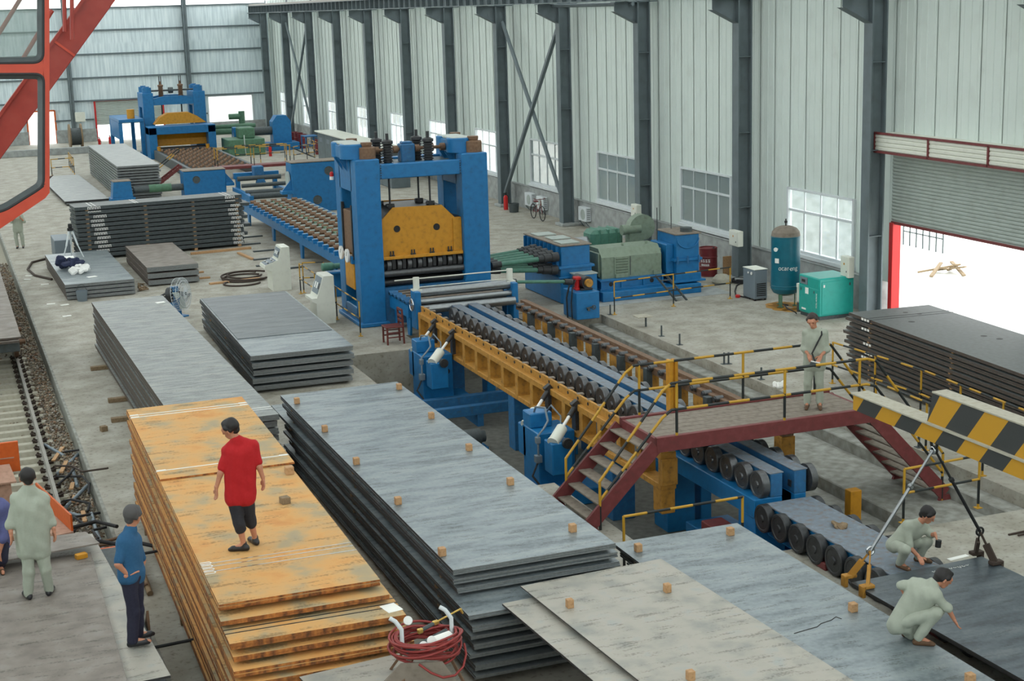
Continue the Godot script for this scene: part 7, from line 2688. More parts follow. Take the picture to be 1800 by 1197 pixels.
func track_debris():
	# cast comb-like radiator tipped over at the kerb
	var o := thing("pipe_comb", "rusty pipe comb with many rungs lying at the kerb", "pipe frame", Vector3(2.05, -0.1, -24.9))
	for x in [-0.32, 0.3]:
		var r := MB.new()
		r.tube([Vector3(x, 0.12, -1.5), Vector3(x + 0.06, 0.24, -0.5), Vector3(x + 0.1, 0.24, 1.0), Vector3(x + 0.12, 0.14, 1.5)], 0.05, 8)
		obj(r, "side_pipe", M.old_wood, o)
	for k in 11:
		var r := MB.new()
		r.cyl(Vector3(-0.34, 0.12 + 0.05 * (k % 2), -1.3 + k * 0.25), Vector3(0.42, 0.24, -1.2 + k * 0.25), 0.03, -1, 8)
		obj(r, "rung", M.rusty_steel, o)
	# pipes, laths and cables between rail and kerb
	var kinds := [["scrap_pipe", "grey scrap pipe among the ballast near the pipe comb", M.grey_box, 0.035], ["scrap_lath", "splintered brown lath among the ballast near the kerb", M.wood, 0.03], ["scrap_cable", "black cable piece looped over the ballast", M.rubber, 0.025]]
	for i in 26:
		var kd: Array = kinds[i % 3]
		var z := -33.5 + i * 0.38 + rng.randf_range(-0.3, 0.3)
		var x := rng.randf_range(1.75, 2.1)
		var l := rng.randf_range(0.35, 0.9)
		var a := rng.randf_range(-0.6, 0.6)
		var mb := MB.new()
		var d := Vector3(sin(a), rng.randf_range(-0.05, 0.1), cos(a))
		if i % 3 == 2: mb.tube([-d * l, Vector3(rng.randf_range(-0.25, 0.25), 0.15, 0), d * l * 0.6 + Vector3(0.15, 0.1, 0), d * l], kd[3], 6)
		elif i % 3 == 1: mb.bar(-d * l * 0.6, d * l * 0.6, 0.08, 0.03)
		else: mb.cyl(-d * l, d * l, kd[3], -1, 8)
		single(mb, kd[0], kd[2], kd[1], "scrap", "scrap along the track", Vector3(x, -0.22 + rng.randf_range(0, 0.08), z))
	for q in [[Vector3(1.2, -0.1, -26.4), Vector3(1.7, 0.3, -25.8), Vector3(2.2, 0.32, -25.2), Vector3(2.55, 0.35, -25.0), Vector3(2.75, 0.3, -24.9)], [Vector3(1.2, -0.05, -27.2), Vector3(1.6, 0.2, -26.8), Vector3(2.0, 0.25, -26.8), Vector3(2.3, 0.3, -26.2)], [Vector3(1.1, -0.1, -25.2), Vector3(1.6, 0.1, -24.6), Vector3(2.1, 0.22, -24.5), Vector3(2.4, 0.25, -23.9)]]:
		var mb := MB.new()
		mb.tube(q, 0.035, 8)
		single(mb, "thick_cable", M.rubber, "thick black cable hanging across the ballast beside the pipe comb", "cable", "thick cables over the track edge")
	var rb := MB.new()
	rb.tube([Vector3(1.65, 0.0, -31.6), Vector3(1.95, 0.12, -31.0), Vector3(2.1, 0.12, -30.5), Vector3(2.55, 0.3, -29.9)], 0.022, 6)
	single(rb, "reinforcing_bar", M.clip, "bent dark reinforcing bar sticking up over the kerb", "bar")
	for q in [[1.9, -28.3], [1.75, -26.2], [2.0, -25.6]]:
		var cn := MB.new()
		cn.lathe(Vector3.ZERO, Vector3(0.6, 0.5, 0.4).normalized(), [Vector2(0, 0), Vector2(0.1, 0), Vector2(0.1, 0.18), Vector2(0.0, 0.18)], 14)
		single(cn, "bright_can", M.chrome, "shiny metal can among the track scrap", "can", "cans in the track scrap", Vector3(q[0], -0.28, q[1]))
	# rods sticking out under the rusty stack
	for q in [[2.6, 0.35, -24.4, 0.6], [2.55, 0.3, -20.6, 0.5]]:
		var rd := MB.new()
		rd.cyl(Vector3(-q[3], 0, 0.0), Vector3(0.3, 0.05, 0.05), 0.025, -1, 8)
		single(rd, "lever_bar", M.black, "thin black lever bar sticking out under the rusty stack", "bar", "lever bars of the rusty stack", Vector3(q[0], q[1], q[2]))

func gas_stand():
	stack("pair under the hose stand", "pale steel sheet", "pale sheets at the front", Vector2(3.35, -16.4), 0.12, [[1.42, 0.02, 3.34, 4.66, -16.38, -9.0, 1], [1.36, 0.05, 3.4, 4.6, -16.2, -9.0, 1]], M.plate_pale, M.edge_dark, M.end_grey, 1)
	var o := thing("hose_stand", "rusty stand with two hooks that holds the red gas hose coil", "hose stand", Vector3(4.74, 1.42, -15.85))
	var legs := [[-0.42, 0.3], [0.42, 0.26], [0.36, -0.3], [-0.36, -0.28]]
	for k in 4:
		var l := MB.new()
		l.bar(Vector3(legs[k][0] * 0.45, 0.34, legs[k][1] * 0.5), Vector3(legs[k][0], -0.2 if k == 1 else 0.0, legs[k][1]), 0.03, 0.03)
		obj(l, "leg", M.rusty_steel, o)
	var rg := MB.new()
	rg.tube(circle_pts(Vector3(0, 0.2, 0), Vector3.UP, 0.26, 16), 0.015, 6, false)
	obj(rg, "ring", M.rusty_steel, o)
	var ch := MB.new()
	ch.prism([Vector2(-0.5, 0), Vector2(0.5, 0), Vector2(0.3, 0.3), Vector2(-0.2, 0.3)], Vector3(-0.2, 0.0, 0.3), Vector3(0.9, 0, 0.3), Vector3.UP, Vector3(0, 0, 0.02))
	obj(ch, "base_plate", M.deck_brown, o)
	for q in [[-0.3, 0.06], [0.33, -0.02]]:
		var hk := MB.new()
		hk.tube([Vector3(q[0] * 0.6, 0.1, q[1]), Vector3(q[0], 0.42, q[1]), Vector3(q[0], 0.62, q[1]), Vector3(q[0] - 0.06, 0.72, q[1] - 0.03), Vector3(q[0] - 0.12, 0.76, q[1] - 0.06)], 0.026, 8)
		obj(hk, "hook", M.white_frame, o)
	# the coil: many turns of red hose
	var c := thing("gas_hose_coil", "thick coil of dull red rubber gas hose on the hooked stand", "hose", Vector3(4.74, 1.42, -15.85))
	var r2 := RandomNumberGenerator.new()
	r2.seed = 5
	for k in 15:
		var h := MB.new()
		var pts := []
		var rr := r2.randf_range(0.29, 0.40)
		var yy := r2.randf_range(0.28, 0.5)
		var ox := r2.randf_range(-0.03, 0.03)
		var ph := r2.randf() * TAU
		for i in 33:
			var t := TAU * i / 32.0
			pts.append(Vector3(ox + cos(t) * rr * 1.08, yy + 0.05 * sin(t + ph) + 0.03 * sin(2 * t + ph), sin(t) * rr))
		h.tube(pts, 0.0145, 6, false)
		obj(h, "hose_turn", M.hose_red, c)
	var tail := MB.new()
	tail.tube([Vector3(-0.2, 0.3, 0.36), Vector3(-0.08, 0.2, 0.43), Vector3(0.05, 0.13, 0.46), Vector3(0.2, 0.12, 0.44), Vector3(0.33, 0.17, 0.36), Vector3(0.41, 0.26, 0.24), Vector3(0.43, 0.34, 0.12)], 0.0145, 6)
	obj(tail, "hose_tail", M.hose_red, c)
	# cutting torch and gauges resting on the coil
	var t := thing("cutting_torch", "brass cutting torch with long lance lying on the red hose coil", "torch", Vector3(4.78, 1.96, -15.9))
	var a := Vector3(-0.1, 0.0, 0.05)
	var b := Vector3(0.46, 0.1, -0.14)
	var tb := MB.new()
	tb.cyl(a.lerp(b, 0.35), b, 0.012, -1, 8)
	tb.cyl(b, b + Vector3(0.03, -0.06, 0.0), 0.02, 0.012, 8)
	tb.box(a, Vector3(0.07, 0.06, 0.05), Basis(Vector3.UP, 0.3), 0.01)
	tb.box(a.lerp(b, 0.38), Vector3(0.08, 0.05, 0.05), Basis(Vector3.UP, 0.3), 0.01)
	obj(tb, "lance", M.brass, t)
	var th := MB.new()
	th.cyl(a + (b - a) * 0.05, a.lerp(b, 0.33), 0.024, -1, 10)
	obj(th, "grip", M.slate, t)
	var g := thing("gas_regulator", "gas regulator with two round white gauges among the red hose turns", "regulator", Vector3(4.7, 1.86, -15.72))
	var gb := MB.new()
	gb.cyl(Vector3(-0.26, -0.02, 0.1), Vector3(0.3, 0.04, -0.14), 0.03, -1, 10)
	obj(gb, "body", M.slate, g)
	for q in [[-0.06, 0.02, 0.12], [0.05, 0.05, 0.08], [-0.1, 0.16, -0.34]]:
		var gg := MB.new()
		var n := Vector3(-0.1, 0.5, 0.85).normalized()
		var cc := Vector3(q[0], q[1], q[2])
		gg.lathe(cc, n, [Vector2(0, -0.03), Vector2(0.052, -0.03), Vector2(0.055, 0.0), Vector2(0.05, 0.008), Vector2(0, 0.006)], 18)
		obj(gg, "gauge", M.white, g)
	var cd := MB.new()
	cd.box(Vector3(0.2, 0.03, -0.02), Vector3(0.3, 0.006, 0.1), Basis(Vector3.UP, 0.35) * Basis(Vector3.RIGHT, 0.3))
	obj(cd, "tag_card", M.paper, g)

func crane_cabin():
	# hanging operator's cabin of the crane: raked orange-red window wall in the plane z = -12, walls going away from it
	var o := thing("crane_cabin", "orange-red crane cabin window frame with rubber-sealed panes", "crane cabin", Vector3(0, 0, -12))
	var c0 := Vector2(0.780, 7.722)
	var ct := Vector2(0.928, 9.36)
	var f := MB.new()
	var v3 := func(p: Vector2, z: float) -> Vector3: return Vector3(p.x, p.y, z)
	var upo := [Vector2(0.884, 9.36), Vector2(0.823, 8.692), Vector2(0.239, 8.707), Vector2(0.31, 9.36)]
	var loo := [Vector2(0.819, 8.608), Vector2(0.742, 7.780), Vector2(0.712, 7.756), Vector2(0.417, 7.596), Vector2(0.128, 7.618), Vector2(0.232, 8.633)]
	var bars := [[upo[0], ct, c0, loo[1]], [upo[2], upo[1], loo[0], loo[5]], [loo[1], c0, Vector2(0.745, 7.683), Vector2(0.40, 7.477), Vector2(0.09, 7.335), loo[4], loo[3], loo[2]]]
	for q in bars: f.prism(q, Vector3.ZERO, Vector3.RIGHT, Vector3.UP, Vector3(0, 0, -0.07))
	for q in [[upo[1], Vector2(-1, 1), 0.075], [loo[0], Vector2(-1, -1), 0.065]]:
		var pl := [q[0]]
		for i in 7:
			var t := PI / 2 * i / 6.0
			pl.append(q[0] + Vector2(q[1].x * q[2] * (1 - sin(t)), q[1].y * q[2] * (1 - cos(t))))
		f.prism(pl, Vector3.ZERO, Vector3.RIGHT, Vector3.UP, Vector3(0, 0, -0.07))
	obj(f, "window_frame", M.crane_red, o)
	var sw := MB.new()
	sw.quad(v3.call(ct, -0.07), v3.call(c0, -0.07), v3.call(c0 + Vector2(0.07, -0.02), -1.3), v3.call(ct + Vector2(0.07, 0), -1.3), Vector3(1, 0, 0))
	obj(sw, "side_wall", M.crane_red, o)
	for e in [rounded(upo, [0, 0.075, 0, 0]), rounded(loo, [0.065, 0.05, 0.05, 0.08, 0, 0])]:
		var g := MB.new()
		var pts := []
		for p in e: pts.append(Vector3(p.x, p.y, -0.005))
		pts.append(pts[0])
		g.tube(pts, 0.011, 6, false)
		obj(g, "rubber_seal", M.rubber, o)
		var inn := inset(e, 0.04)
		var gs := MB.new()
		for i in e.size():
			var j: int = (i + 1) % e.size()
			gs.quad(v3.call(e[i], -0.02), v3.call(e[j], -0.02), v3.call(inn[j], -0.07), v3.call(inn[i], -0.07), Vector3(0, 0, 1))
		obj(gs, "inner_gasket", M.slate, o)
		var pn := MB.new()
		pn.prism(inn, Vector3(0, 0, -0.075), Vector3.RIGHT, Vector3.UP, Vector3(0, 0, 0.006))
		obj(pn, "pane", M.cab_glass, o)
	# red diagonal leg girder of the crane behind the cabin, with its ladder bars
	var g := thing("crane_girder", "dark red diagonal box girder of the crane behind the cabin", "girder", Vector3(0, 0, -14))
	var a := Vector3(1.85, 9.62, 0)
	var b := Vector3(0.07, 7.46, 0)
	var ax := (b - a).normalized()
	var px := Vector3(0, 0, 1).cross(ax).normalized()
	var bs := Basis(px, ax.cross(px), ax)
	var gb := MB.new()
	gb.box((a + b) / 2, Vector3(0.21, 0.3, (b - a).length()), bs, 0.006)
	obj(gb, "box_girder", M.crane_dark_red, g)
	var rb := MB.new()
	rb.box((a + b) / 2 - px * 0.11 + Vector3(0, 0, 0.13), Vector3(0.025, 0.08, (b - a).length()), bs)
	obj(rb, "edge_rib", M.crane_dark_red, g)
	for q in [-0.55, -0.1]:
		var j := MB.new()
		j.box(a.lerp(b, 0.5 + q) + Vector3(0, 0, 0.155), Vector3(0.2, 0.01, 0.02), bs)
		obj(j, "joint_plate", M.crane_red, g)
	for q in [[1.236, 9.36, 1.194, 8.83, 0.018], [1.171, 9.36, 1.14, 8.90, 0.018], [0.931, 9.36, 0.404, 8.62, 0.018], [1.053, 9.08, 0.723, 8.61, 0.018]]:
		var r := MB.new()
		r.cyl(Vector3(q[0], q[1], 0.3), Vector3(q[2], q[3], 0.3), q[4], -1, 8)
		obj(r, "ladder_bar", M.crane_dark_red, g)

func rounded(poly: Array, rad: Array) -> Array:
	var out := []
	for i in poly.size():
		var p: Vector2 = poly[i]
		var r: float = rad[i]
		if r <= 0.0:
			out.append(p)
			continue
		var a: Vector2 = (poly[(i - 1 + poly.size()) % poly.size()] - p).normalized()
		var b: Vector2 = (poly[(i + 1) % poly.size()] - p).normalized()
		for k in 7:
			var t := k / 6.0
			out.append((p + a * r).lerp(p, t).lerp(p.lerp(p + b * r, t), t))
	return out

func inset(poly: Array, d: float) -> Array:
	var out := []
	var n := poly.size()
	var cw := Geometry2D.is_polygon_clockwise(PackedVector2Array(poly))
	for i in n:
		var e0: Vector2 = (poly[i] - poly[(i - 1 + n) % n]).normalized()
		var e1: Vector2 = (poly[(i + 1) % n] - poly[i]).normalized()
		var n0 := Vector2(-e0.y, e0.x)
		var n1 := Vector2(-e1.y, e1.x)
		var m := (n0 + n1).normalized()
		var s := d / maxf(0.4, m.dot(n0))
		out.append(poly[i] + m * s * (-1.0 if cw else 1.0))
	return out

func outside_things():
	var y := MB.new()
	y.bb(25.3, 120, -0.6, -0.15, -180, 40)
	y.bb(-40, 60, -0.6, -0.15, -220, FAR_Z - 0.3)
	struct(y, "floor_yard", M.yard)
	var f := thing("yard_fence", "dark barred fence section in the sunlit yard beyond the roller door", "fence", Vector3(33.5, -0.15, -47.5))
	for k in 7:
		var b := MB.new()
		b.bb(-0.02, 0.02, 0, 1.5, k * 0.4 - 0.02, k * 0.4 + 0.02)
		obj(b, "bar", M.slate, f)
	for yy in [0.5, 1.0]:
		var b := MB.new()
		b.bb(-0.02, 0.02, yy, yy + 0.04, 0, 2.4)
		obj(b, "rail", M.slate, f)
	var d := MB.new()
	for k in 6: d.bar(Vector3(rng.randf_range(-0.8, 0.8), 0.05, rng.randf_range(-0.8, 0.8)), Vector3(rng.randf_range(-0.8, 0.8), 0.3, rng.randf_range(-0.8, 0.8)), 0.12, 0.05)
	single(d, "timber_pile", M.old_wood, "small heap of old timber in the bright yard", "timber", "", Vector3(31, -0.15, -41.5))

# ------------------------------------------------------------------ people: tapered capsules joined by a smooth minimum, meshed as surface nets
# bones: [a, b, ra, rb]; folds > 0 ripples the surface like cloth
func sdf_into(mb: MB, bones: Array, cell: float, k: float, folds := 0.0, cut = null):
	var lo := Vector3.INF
	var hi := -Vector3.INF
	for q in bones:
		var r := maxf(q[2], q[3]) + cell * 3
		for e in 2:
			lo = lo.min(q[e] - Vector3.ONE * r)
			hi = hi.max(q[e] + Vector3.ONE * r)
	var nx := int((hi.x - lo.x) / cell) + 2
	var ny := int((hi.y - lo.y) / cell) + 2
	var nz := int((hi.z - lo.z) / cell) + 2
	var f := PackedFloat32Array()
	f.resize(nx * ny * nz)
	f.fill(1.0)
	for q in bones:
		var a: Vector3 = q[0]
		var ab: Vector3 = q[1] - a
		var l2 := maxf(ab.length_squared(), 1e-9)
		var ra: float = q[2]
		var dr: float = q[3] - q[2]
		var pad := maxf(q[2], q[3]) + k + cell * 2
		var b0 := ((a.min(q[1]) - Vector3.ONE * pad - lo) / cell)
		var b1 := ((a.max(q[1]) + Vector3.ONE * pad - lo) / cell)
		var x0 := maxi(0, int(b0.x)); var x1 := mini(nx - 1, int(b1.x) + 1)
		var y0 := maxi(0, int(b0.y)); var y1 := mini(ny - 1, int(b1.y) + 1)
		var z0 := maxi(0, int(b0.z)); var z1 := mini(nz - 1, int(b1.z) + 1)
		for z in range(z0, z1 + 1):
			for y in range(y0, y1 + 1):
				var i := (z * ny + y) * nx + x0
				var p := lo + Vector3(x0, y, z) * cell - a
				for x in range(x0, x1 + 1):
					var t := clampf(p.dot(ab) / l2, 0.0, 1.0)
					var d := (p - ab * t).length() - ra - dr * t
					var o := f[i]
					var h := k - absf(o - d)
					f[i] = minf(o, d) - (h * h / (4.0 * k) if h > 0.0 else 0.0)
					i += 1
					p.x += cell
	if folds > 0.0:
		for z in nz:
			for y in ny:
				var i := (z * ny + y) * nx
				for x in nx:
					if absf(f[i]) < 0.06:
						var p := lo + Vector3(x, y, z) * cell
						f[i] += folds * (sin(p.x * 46.0 + p.z * 33.0 + sin(p.y * 8.0) * 1.6) * 0.6 + sin(p.y * 31.0 + p.x * 19.0 + sin(p.z * 15.0) * 2.0) * 0.35)
					i += 1
	if cut != null:
		for z in nz:
			for y in ny:
				for x in nx:
					var i := (z * ny + y) * nx + x
					var p := lo + Vector3(x, y, z) * cell
					f[i] = maxf(f[i], cut.call(p))
	var idx := PackedInt32Array()
	idx.resize(nx * ny * nz)
	idx.fill(-1)
	var vs := PackedVector3Array()
	var ns := PackedVector3Array()
	var so := [0, 1, nx, nx + 1, nx * ny, nx * ny + 1, nx * ny + nx, nx * ny + nx + 1]
	var cp := [Vector3(0, 0, 0), Vector3(1, 0, 0), Vector3(0, 1, 0), Vector3(1, 1, 0), Vector3(0, 0, 1), Vector3(1, 0, 1), Vector3(0, 1, 1), Vector3(1, 1, 1)]
	var ed := [[0, 1], [2, 3], [4, 5], [6, 7], [0, 2], [1, 3], [4, 6], [5, 7], [0, 4], [1, 5], [2, 6], [3, 7]]
	var lim := cell * 2.5
	for z in nz - 1:
		for y in ny - 1:
			var base := (z * ny + y) * nx
			for x in nx - 1:
				var i := base + x
				if absf(f[i]) > lim: continue
				var m := 0
				for c in 8:
					if f[i + so[c]] < 0.0: m |= 1 << c
				if m == 0 or m == 255: continue
				var s := Vector3.ZERO
				var cnt := 0
				for e in ed:
					var fa := f[i + so[e[0]]]
					var fb := f[i + so[e[1]]]
					if (fa < 0.0) != (fb < 0.0):
						s += (cp[e[0]] as Vector3).lerp(cp[e[1]], fa / (fa - fb))
						cnt += 1
				s /= cnt
				idx[i] = vs.size()
				vs.append(lo + (Vector3(x, y, z) + s) * cell)
				var g := Vector3(f[i + so[1]] - f[i] + f[i + so[3]] - f[i + so[2]] + f[i + so[5]] - f[i + so[4]] + f[i + so[7]] - f[i + so[6]], f[i + so[2]] - f[i] + f[i + so[3]] - f[i + so[1]] + f[i + so[6]] - f[i + so[4]] + f[i + so[7]] - f[i + so[5]], f[i + so[4]] - f[i] + f[i + so[5]] - f[i + so[1]] + f[i + so[6]] - f[i + so[2]] + f[i + so[7]] - f[i + so[3]])
				ns.append(g.normalized())
	var st := [1, nx, nx * ny]
	for z in range(1, nz - 1):
		for y in range(1, ny - 1):
			for x in range(1, nx - 1):
				var i := (z * ny + y) * nx + x
				if idx[i] < 0: continue
				for ax in 3:
					if (f[i] < 0.0) == (f[i + st[ax]] < 0.0): continue
					var u: int = st[(ax + 1) % 3]
					var w: int = st[(ax + 2) % 3]
					var q := [idx[i], idx[i - u], idx[i - u - w], idx[i - w]]
					if q[0] < 0 or q[1] < 0 or q[2] < 0 or q[3] < 0: continue
					var out: Vector3 = ns[q[0]] + ns[q[2]]
					mb.tri(vs[q[0]], vs[q[1]], vs[q[2]], out, ns[q[0]], ns[q[1]], ns[q[2]])
					mb.tri(vs[q[0]], vs[q[2]], vs[q[3]], out, ns[q[0]], ns[q[2]], ns[q[3]])

func hand_bones(wr: Vector3, tip: Vector3, side: Vector3, curl: float, s: float) -> Array:
	# wrist, direction towards the finger tips, side the thumb leaves from
	var d := (tip - wr).normalized()
	var w := (side - d * side.dot(d)).normalized()
	var n := d.cross(w)
	var out := []
	var kn := wr + d * 0.085 * s
	for i in 4:
		var o := w * (0.028 - 0.0185 * i) * s
		out.append([wr + d * 0.02 * s + o * 0.7, kn + o, 0.015 * s, 0.0125 * s])
		var ln: float = [0.068, 0.078, 0.072, 0.056][i] * s
		var p := kn + o
		var dir := d
		for j in 3:
			dir = dir.rotated(w, curl * (0.6 + 0.3 * j))
			var q: Vector3 = p + dir * ln * [0.45, 0.32, 0.23][j]
			out.append([p, q, (0.0105 - 0.0012 * j) * s, (0.0098 - 0.0012 * j) * s])
			p = q
	var t0 := wr + d * 0.03 * s + w * 0.026 * s
	var t1 := t0 + (d * 0.6 + w * 0.8).normalized() * 0.04 * s
	var t2 := t1 + (d * 0.9 + w * 0.35 + n * 0.1).normalized() * 0.045 * s
	out.append([t0, t1, 0.014 * s, 0.012 * s])
	out.append([t1, t2, 0.012 * s, 0.0095 * s])
	return out

# J: joints; L and R as seen in the photograph. o: colours and options
func person(label: String, J: Dictionary, face: Vector3, front: Vector3, o: Dictionary, ground: float):
	for k in ["toL", "toR"]: J[k].y = ground + 0.035
	for k in ["anL", "anR"]: J[k].y = maxf(J[k].y, ground + 0.085)
	var base: Vector3 = (J.toL + J.toR) / 2
	base.y = ground
	var t := thing("person", label, "person", base)
	for k in J: J[k] -= base
	var s: float = o.get("s", 1.0)
	var fine: float = o.get("cell", 0.018)
	face = face.normalized()
	front = front.normalized()
	var P: Vector3 = (J.hipL + J.hipR) / 2
	var C: Vector3 = J.chest
	var N: Vector3 = J.neck
	var H: Vector3 = J.head
	var clL: Vector3 = C.lerp(J.shL, 0.5)
	var clR: Vector3 = C.lerp(J.shR, 0.5)
	var torso := func(g: float) -> Array:
		return [[J.hipL, clL, (0.105 + g) * s, (0.115 + g) * s], [J.hipR, clR, (0.105 + g) * s, (0.115 + g) * s], [P, C, (0.11 + g) * s, (0.13 + g) * s], [J.shL, J.shR, (0.05 + g) * s, (0.05 + g) * s], [N, J.shL, (0.05 + g) * s, (0.05 + g) * s], [N, J.shR, (0.05 + g) * s, (0.05 + g) * s], [C, N, (0.085 + g) * s, (0.055 + g) * s]]
	# skin: one continuous body
	var body := MB.new()
	var bones: Array = torso.call(-0.02)
	bones.append([N - (H - N) * 0.2, H, 0.052 * s, 0.05 * s])
	for q in ["L", "R"]:
		var sh: Vector3 = J["sh" + q]
		bones.append([sh, J["el" + q], 0.046 * s, 0.038 * s])
		bones.append([J["el" + q], J["wr" + q], 0.040 * s, 0.027 * s])
		bones.append([J["hip" + q], J["kn" + q], 0.078 * s, 0.052 * s])
		bones.append([J["kn" + q], J["an" + q], 0.055 * s, 0.034 * s])
		bones.append([J["an" + q], J["to" + q], 0.034 * s, 0.026 * s])
	sdf_into(body, bones, fine, 0.03)
	# head with brow, nose, jaw and ears
	var hs := s * 1.13
	var up := (H - N).normalized()
	up = (up - face * up.dot(face) * 0.6).normalized()
	var sd := up.cross(face).normalized()
	var hb := [[H + up * 0.028 * hs - face * 0.015 * hs, H + up * 0.02 * hs + face * 0.012 * hs, 0.088 * hs, 0.08 * hs], [H + face * 0.03 * hs - up * 0.02 * hs, H + face * 0.055 * hs - up * 0.075 * hs, 0.058 * hs, 0.036 * hs], [H + face * 0.088 * hs + up * 0.012 * hs, H + face * 0.104 * hs - up * 0.022 * hs, 0.009 * hs, 0.014 * hs], [H + face * 0.082 * hs + up * 0.026 * hs + sd * 0.03 * hs, H + face * 0.082 * hs + up * 0.026 * hs - sd * 0.03 * hs, 0.014 * hs, 0.014 * hs], [H + face * 0.084 * hs - up * 0.056 * hs + sd * 0.016 * hs, H + face * 0.084 * hs - up * 0.056 * hs - sd * 0.016 * hs, 0.011 * hs, 0.011 * hs], [H - up * 0.03 * hs, N + (H - N) * 0.1, 0.05 * hs, 0.052 * hs]]
	for q in [-1.0, 1.0]: hb.append([H + sd * q * 0.082 * hs + up * 0.012 * hs, H + sd * q * 0.086 * hs - up * 0.022 * hs, 0.014 * hs, 0.01 * hs])
	sdf_into(body, hb, fine * 0.5, 0.02)
	for q in ["L", "R"]:
		var wr: Vector3 = J["wr" + q]
		var d: Vector3 = (J["ha" + q] - wr).normalized()
		var side: Vector3 = o.get("thumb" + q, front)
		var hnb := hand_bones(wr, wr + d, side, o.get("curl" + q, 0.25), s)
		hnb.append([wr - d * 0.03 * s, wr + d * 0.02 * s, 0.027 * s, 0.024 * s])
		sdf_into(body, hnb, 0.0075 if fine < 0.02 else 0.012, 0.008)
	obj(body, "body", M[o.get("skin", "skin")], t)
	# eyes
	for q in [-1.0, 1.0]:
		var ey := MB.new()
		ey.cyl(H + face * 0.080 * hs + sd * q * 0.031 * hs + up * 0.008 * hs, H + face * 0.0905 * hs + sd * q * 0.031 * hs + up * 0.008 * hs, 0.011 * hs, 0.008 * hs, 8)
		obj(ey, "eye", M.black, t)
	# hair
	var hr := MB.new()
	var hairb := [[H + up * 0.042 * hs - face * 0.034 * hs, H + up * 0.046 * hs - face * 0.004 * hs, 0.09 * hs, 0.08 * hs], [H - face * 0.045 * hs, H - up * 0.03 * hs - face * 0.05 * hs, 0.072 * hs, 0.052 * hs], [H + up * 0.088 * hs + face * 0.045 * hs, H + up * 0.085 * hs - face * 0.02 * hs, 0.026 * hs, 0.045 * hs]]
	for q in [-1.0, 1.0]: hairb.append([H + sd * q * 0.065 * hs + up * 0.045 * hs + face * 0.02 * hs, H + sd * q * 0.07 * hs - up * 0.0 * hs - face * 0.02 * hs, 0.03 * hs, 0.022 * hs])
	if o.get("ponytail", false):
		hairb.append([H - face * 0.1 * hs + up * 0.03 * hs, H - face * 0.12 * hs - up * 0.06 * hs + sd * -0.03 * hs, 0.032 * hs, 0.026 * hs])
		hairb.append([H - face * 0.12 * hs - up * 0.06 * hs + sd * -0.03 * hs, H - face * 0.1 * hs - up * 0.14 * hs + sd * -0.03 * hs, 0.026 * hs, 0.012 * hs])
	sdf_into(hr, hairb, fine * 0.55, 0.02, 0.003)
	obj(hr, "hair", M[o.get("hair", "hair")], t)
	# shirt with sleeves down to a share of the arm
	var shirt := MB.new()
	var sb: Array = torso.call(o.get("loose", 0.012))
	var hem: float = o.get("hem", 0.1)
	var dn: Vector3 = o.get("hem_dir", (P - C).normalized())
	for q in ["L", "R"]: sb.append([J["hip" + q], J["hip" + q] + dn * hem * s, 0.118 * s, (0.12 + o.get("flare", 0.0)) * s])
	sb.append([N - (H - N) * 0.35, N - (H - N) * 0.02, 0.072 * s, 0.066 * s])
	for q in ["L", "R"]:
		var sl: float = o.get("sleeve", 0.9)
		var sh: Vector3 = J["sh" + q] - (H - N).normalized() * 0.015
		var el: Vector3 = J["el" + q]
		var w: Vector3 = J["wr" + q]
		sb.append([sh, sh.lerp(el, minf(sl, 1.0)), 0.066 * s, (0.062 if sl < 0.8 else 0.056) * s])
		if sl > 1.0: sb.append([el, el.lerp(w, sl - 1.0), 0.056 * s, 0.055 * s])
		var cuff := sh.lerp(el, sl) if sl <= 1.0 else el.lerp(w, sl - 1.0)
		if o.get("rolled", true): sb.append([cuff, cuff.lerp(sh.lerp(el, sl - 0.12) if sl <= 1.0 else el, 0.5), 0.06 * s, 0.06 * s])
	sdf_into(shirt, sb, fine, 0.035, o.get("folds", 0.006))
	obj(shirt, "shirt", M[o.shirt], t)
	# collar
	if o.get("collar", true):
		var co := MB.new()
		var cu := (H - N).normalized()
		var cx := cu.cross(front).normalized()
		var pts := []
		for i in 15:
			var a := -2.5 + 5.0 * i / 14.0
			pts.append(N - cu * (0.005 + 0.03 * cos(a * 0.5)) * s - front * cos(a) * 0.066 * s + cx * sin(a) * 0.072 * s)
		co.tube(pts, 0.014 * s, 6)
		obj(co, "collar", M[o.shirt], t)
	# trousers
	var tr := MB.new()
	var tb := [[J.hipL, J.hipR, 0.112 * s, 0.112 * s], [P, P.lerp(C, 0.25), 0.118 * s, 0.11 * s]]
	var leg: float = o.get("leg", 1.0)
	for q in ["L", "R"]:
		var kn: Vector3 = J["kn" + q]
		tb.append([J["hip" + q], kn, 0.102 * s, 0.074 * s])
		var e: Vector3 = kn.lerp(J["an" + q], leg)
		tb.append([kn, e, 0.076 * s, (0.066 if leg > 0.6 else 0.078) * s])
	sdf_into(tr, tb, fine, 0.03, o.get("folds", 0.006))
	obj(tr, "trousers", M[o.trousers], t)
	for q in ["L", "R"]:
		var an: Vector3 = J["an" + q]
		var to: Vector3 = J["to" + q]
		var fd := to - an
		fd.y = 0
		fd = fd.normalized()
		var shb := [[Vector3(an.x, 0.045, an.z) - fd * 0.03 * s, Vector3(an.x, 0.04, an.z) + fd * 0.15 * s, 0.042 * s, 0.036 * s], [Vector3(an.x, 0.05, an.z), an + Vector3(0, 0.02, 0), 0.044 * s, 0.042 * s], [Vector3(an.x, 0.028, an.z) - fd * 0.045 * s, Vector3(an.x, 0.026, an.z) + fd * 0.19 * s, 0.027 * s, 0.026 * s]]
		var sm := MB.new()
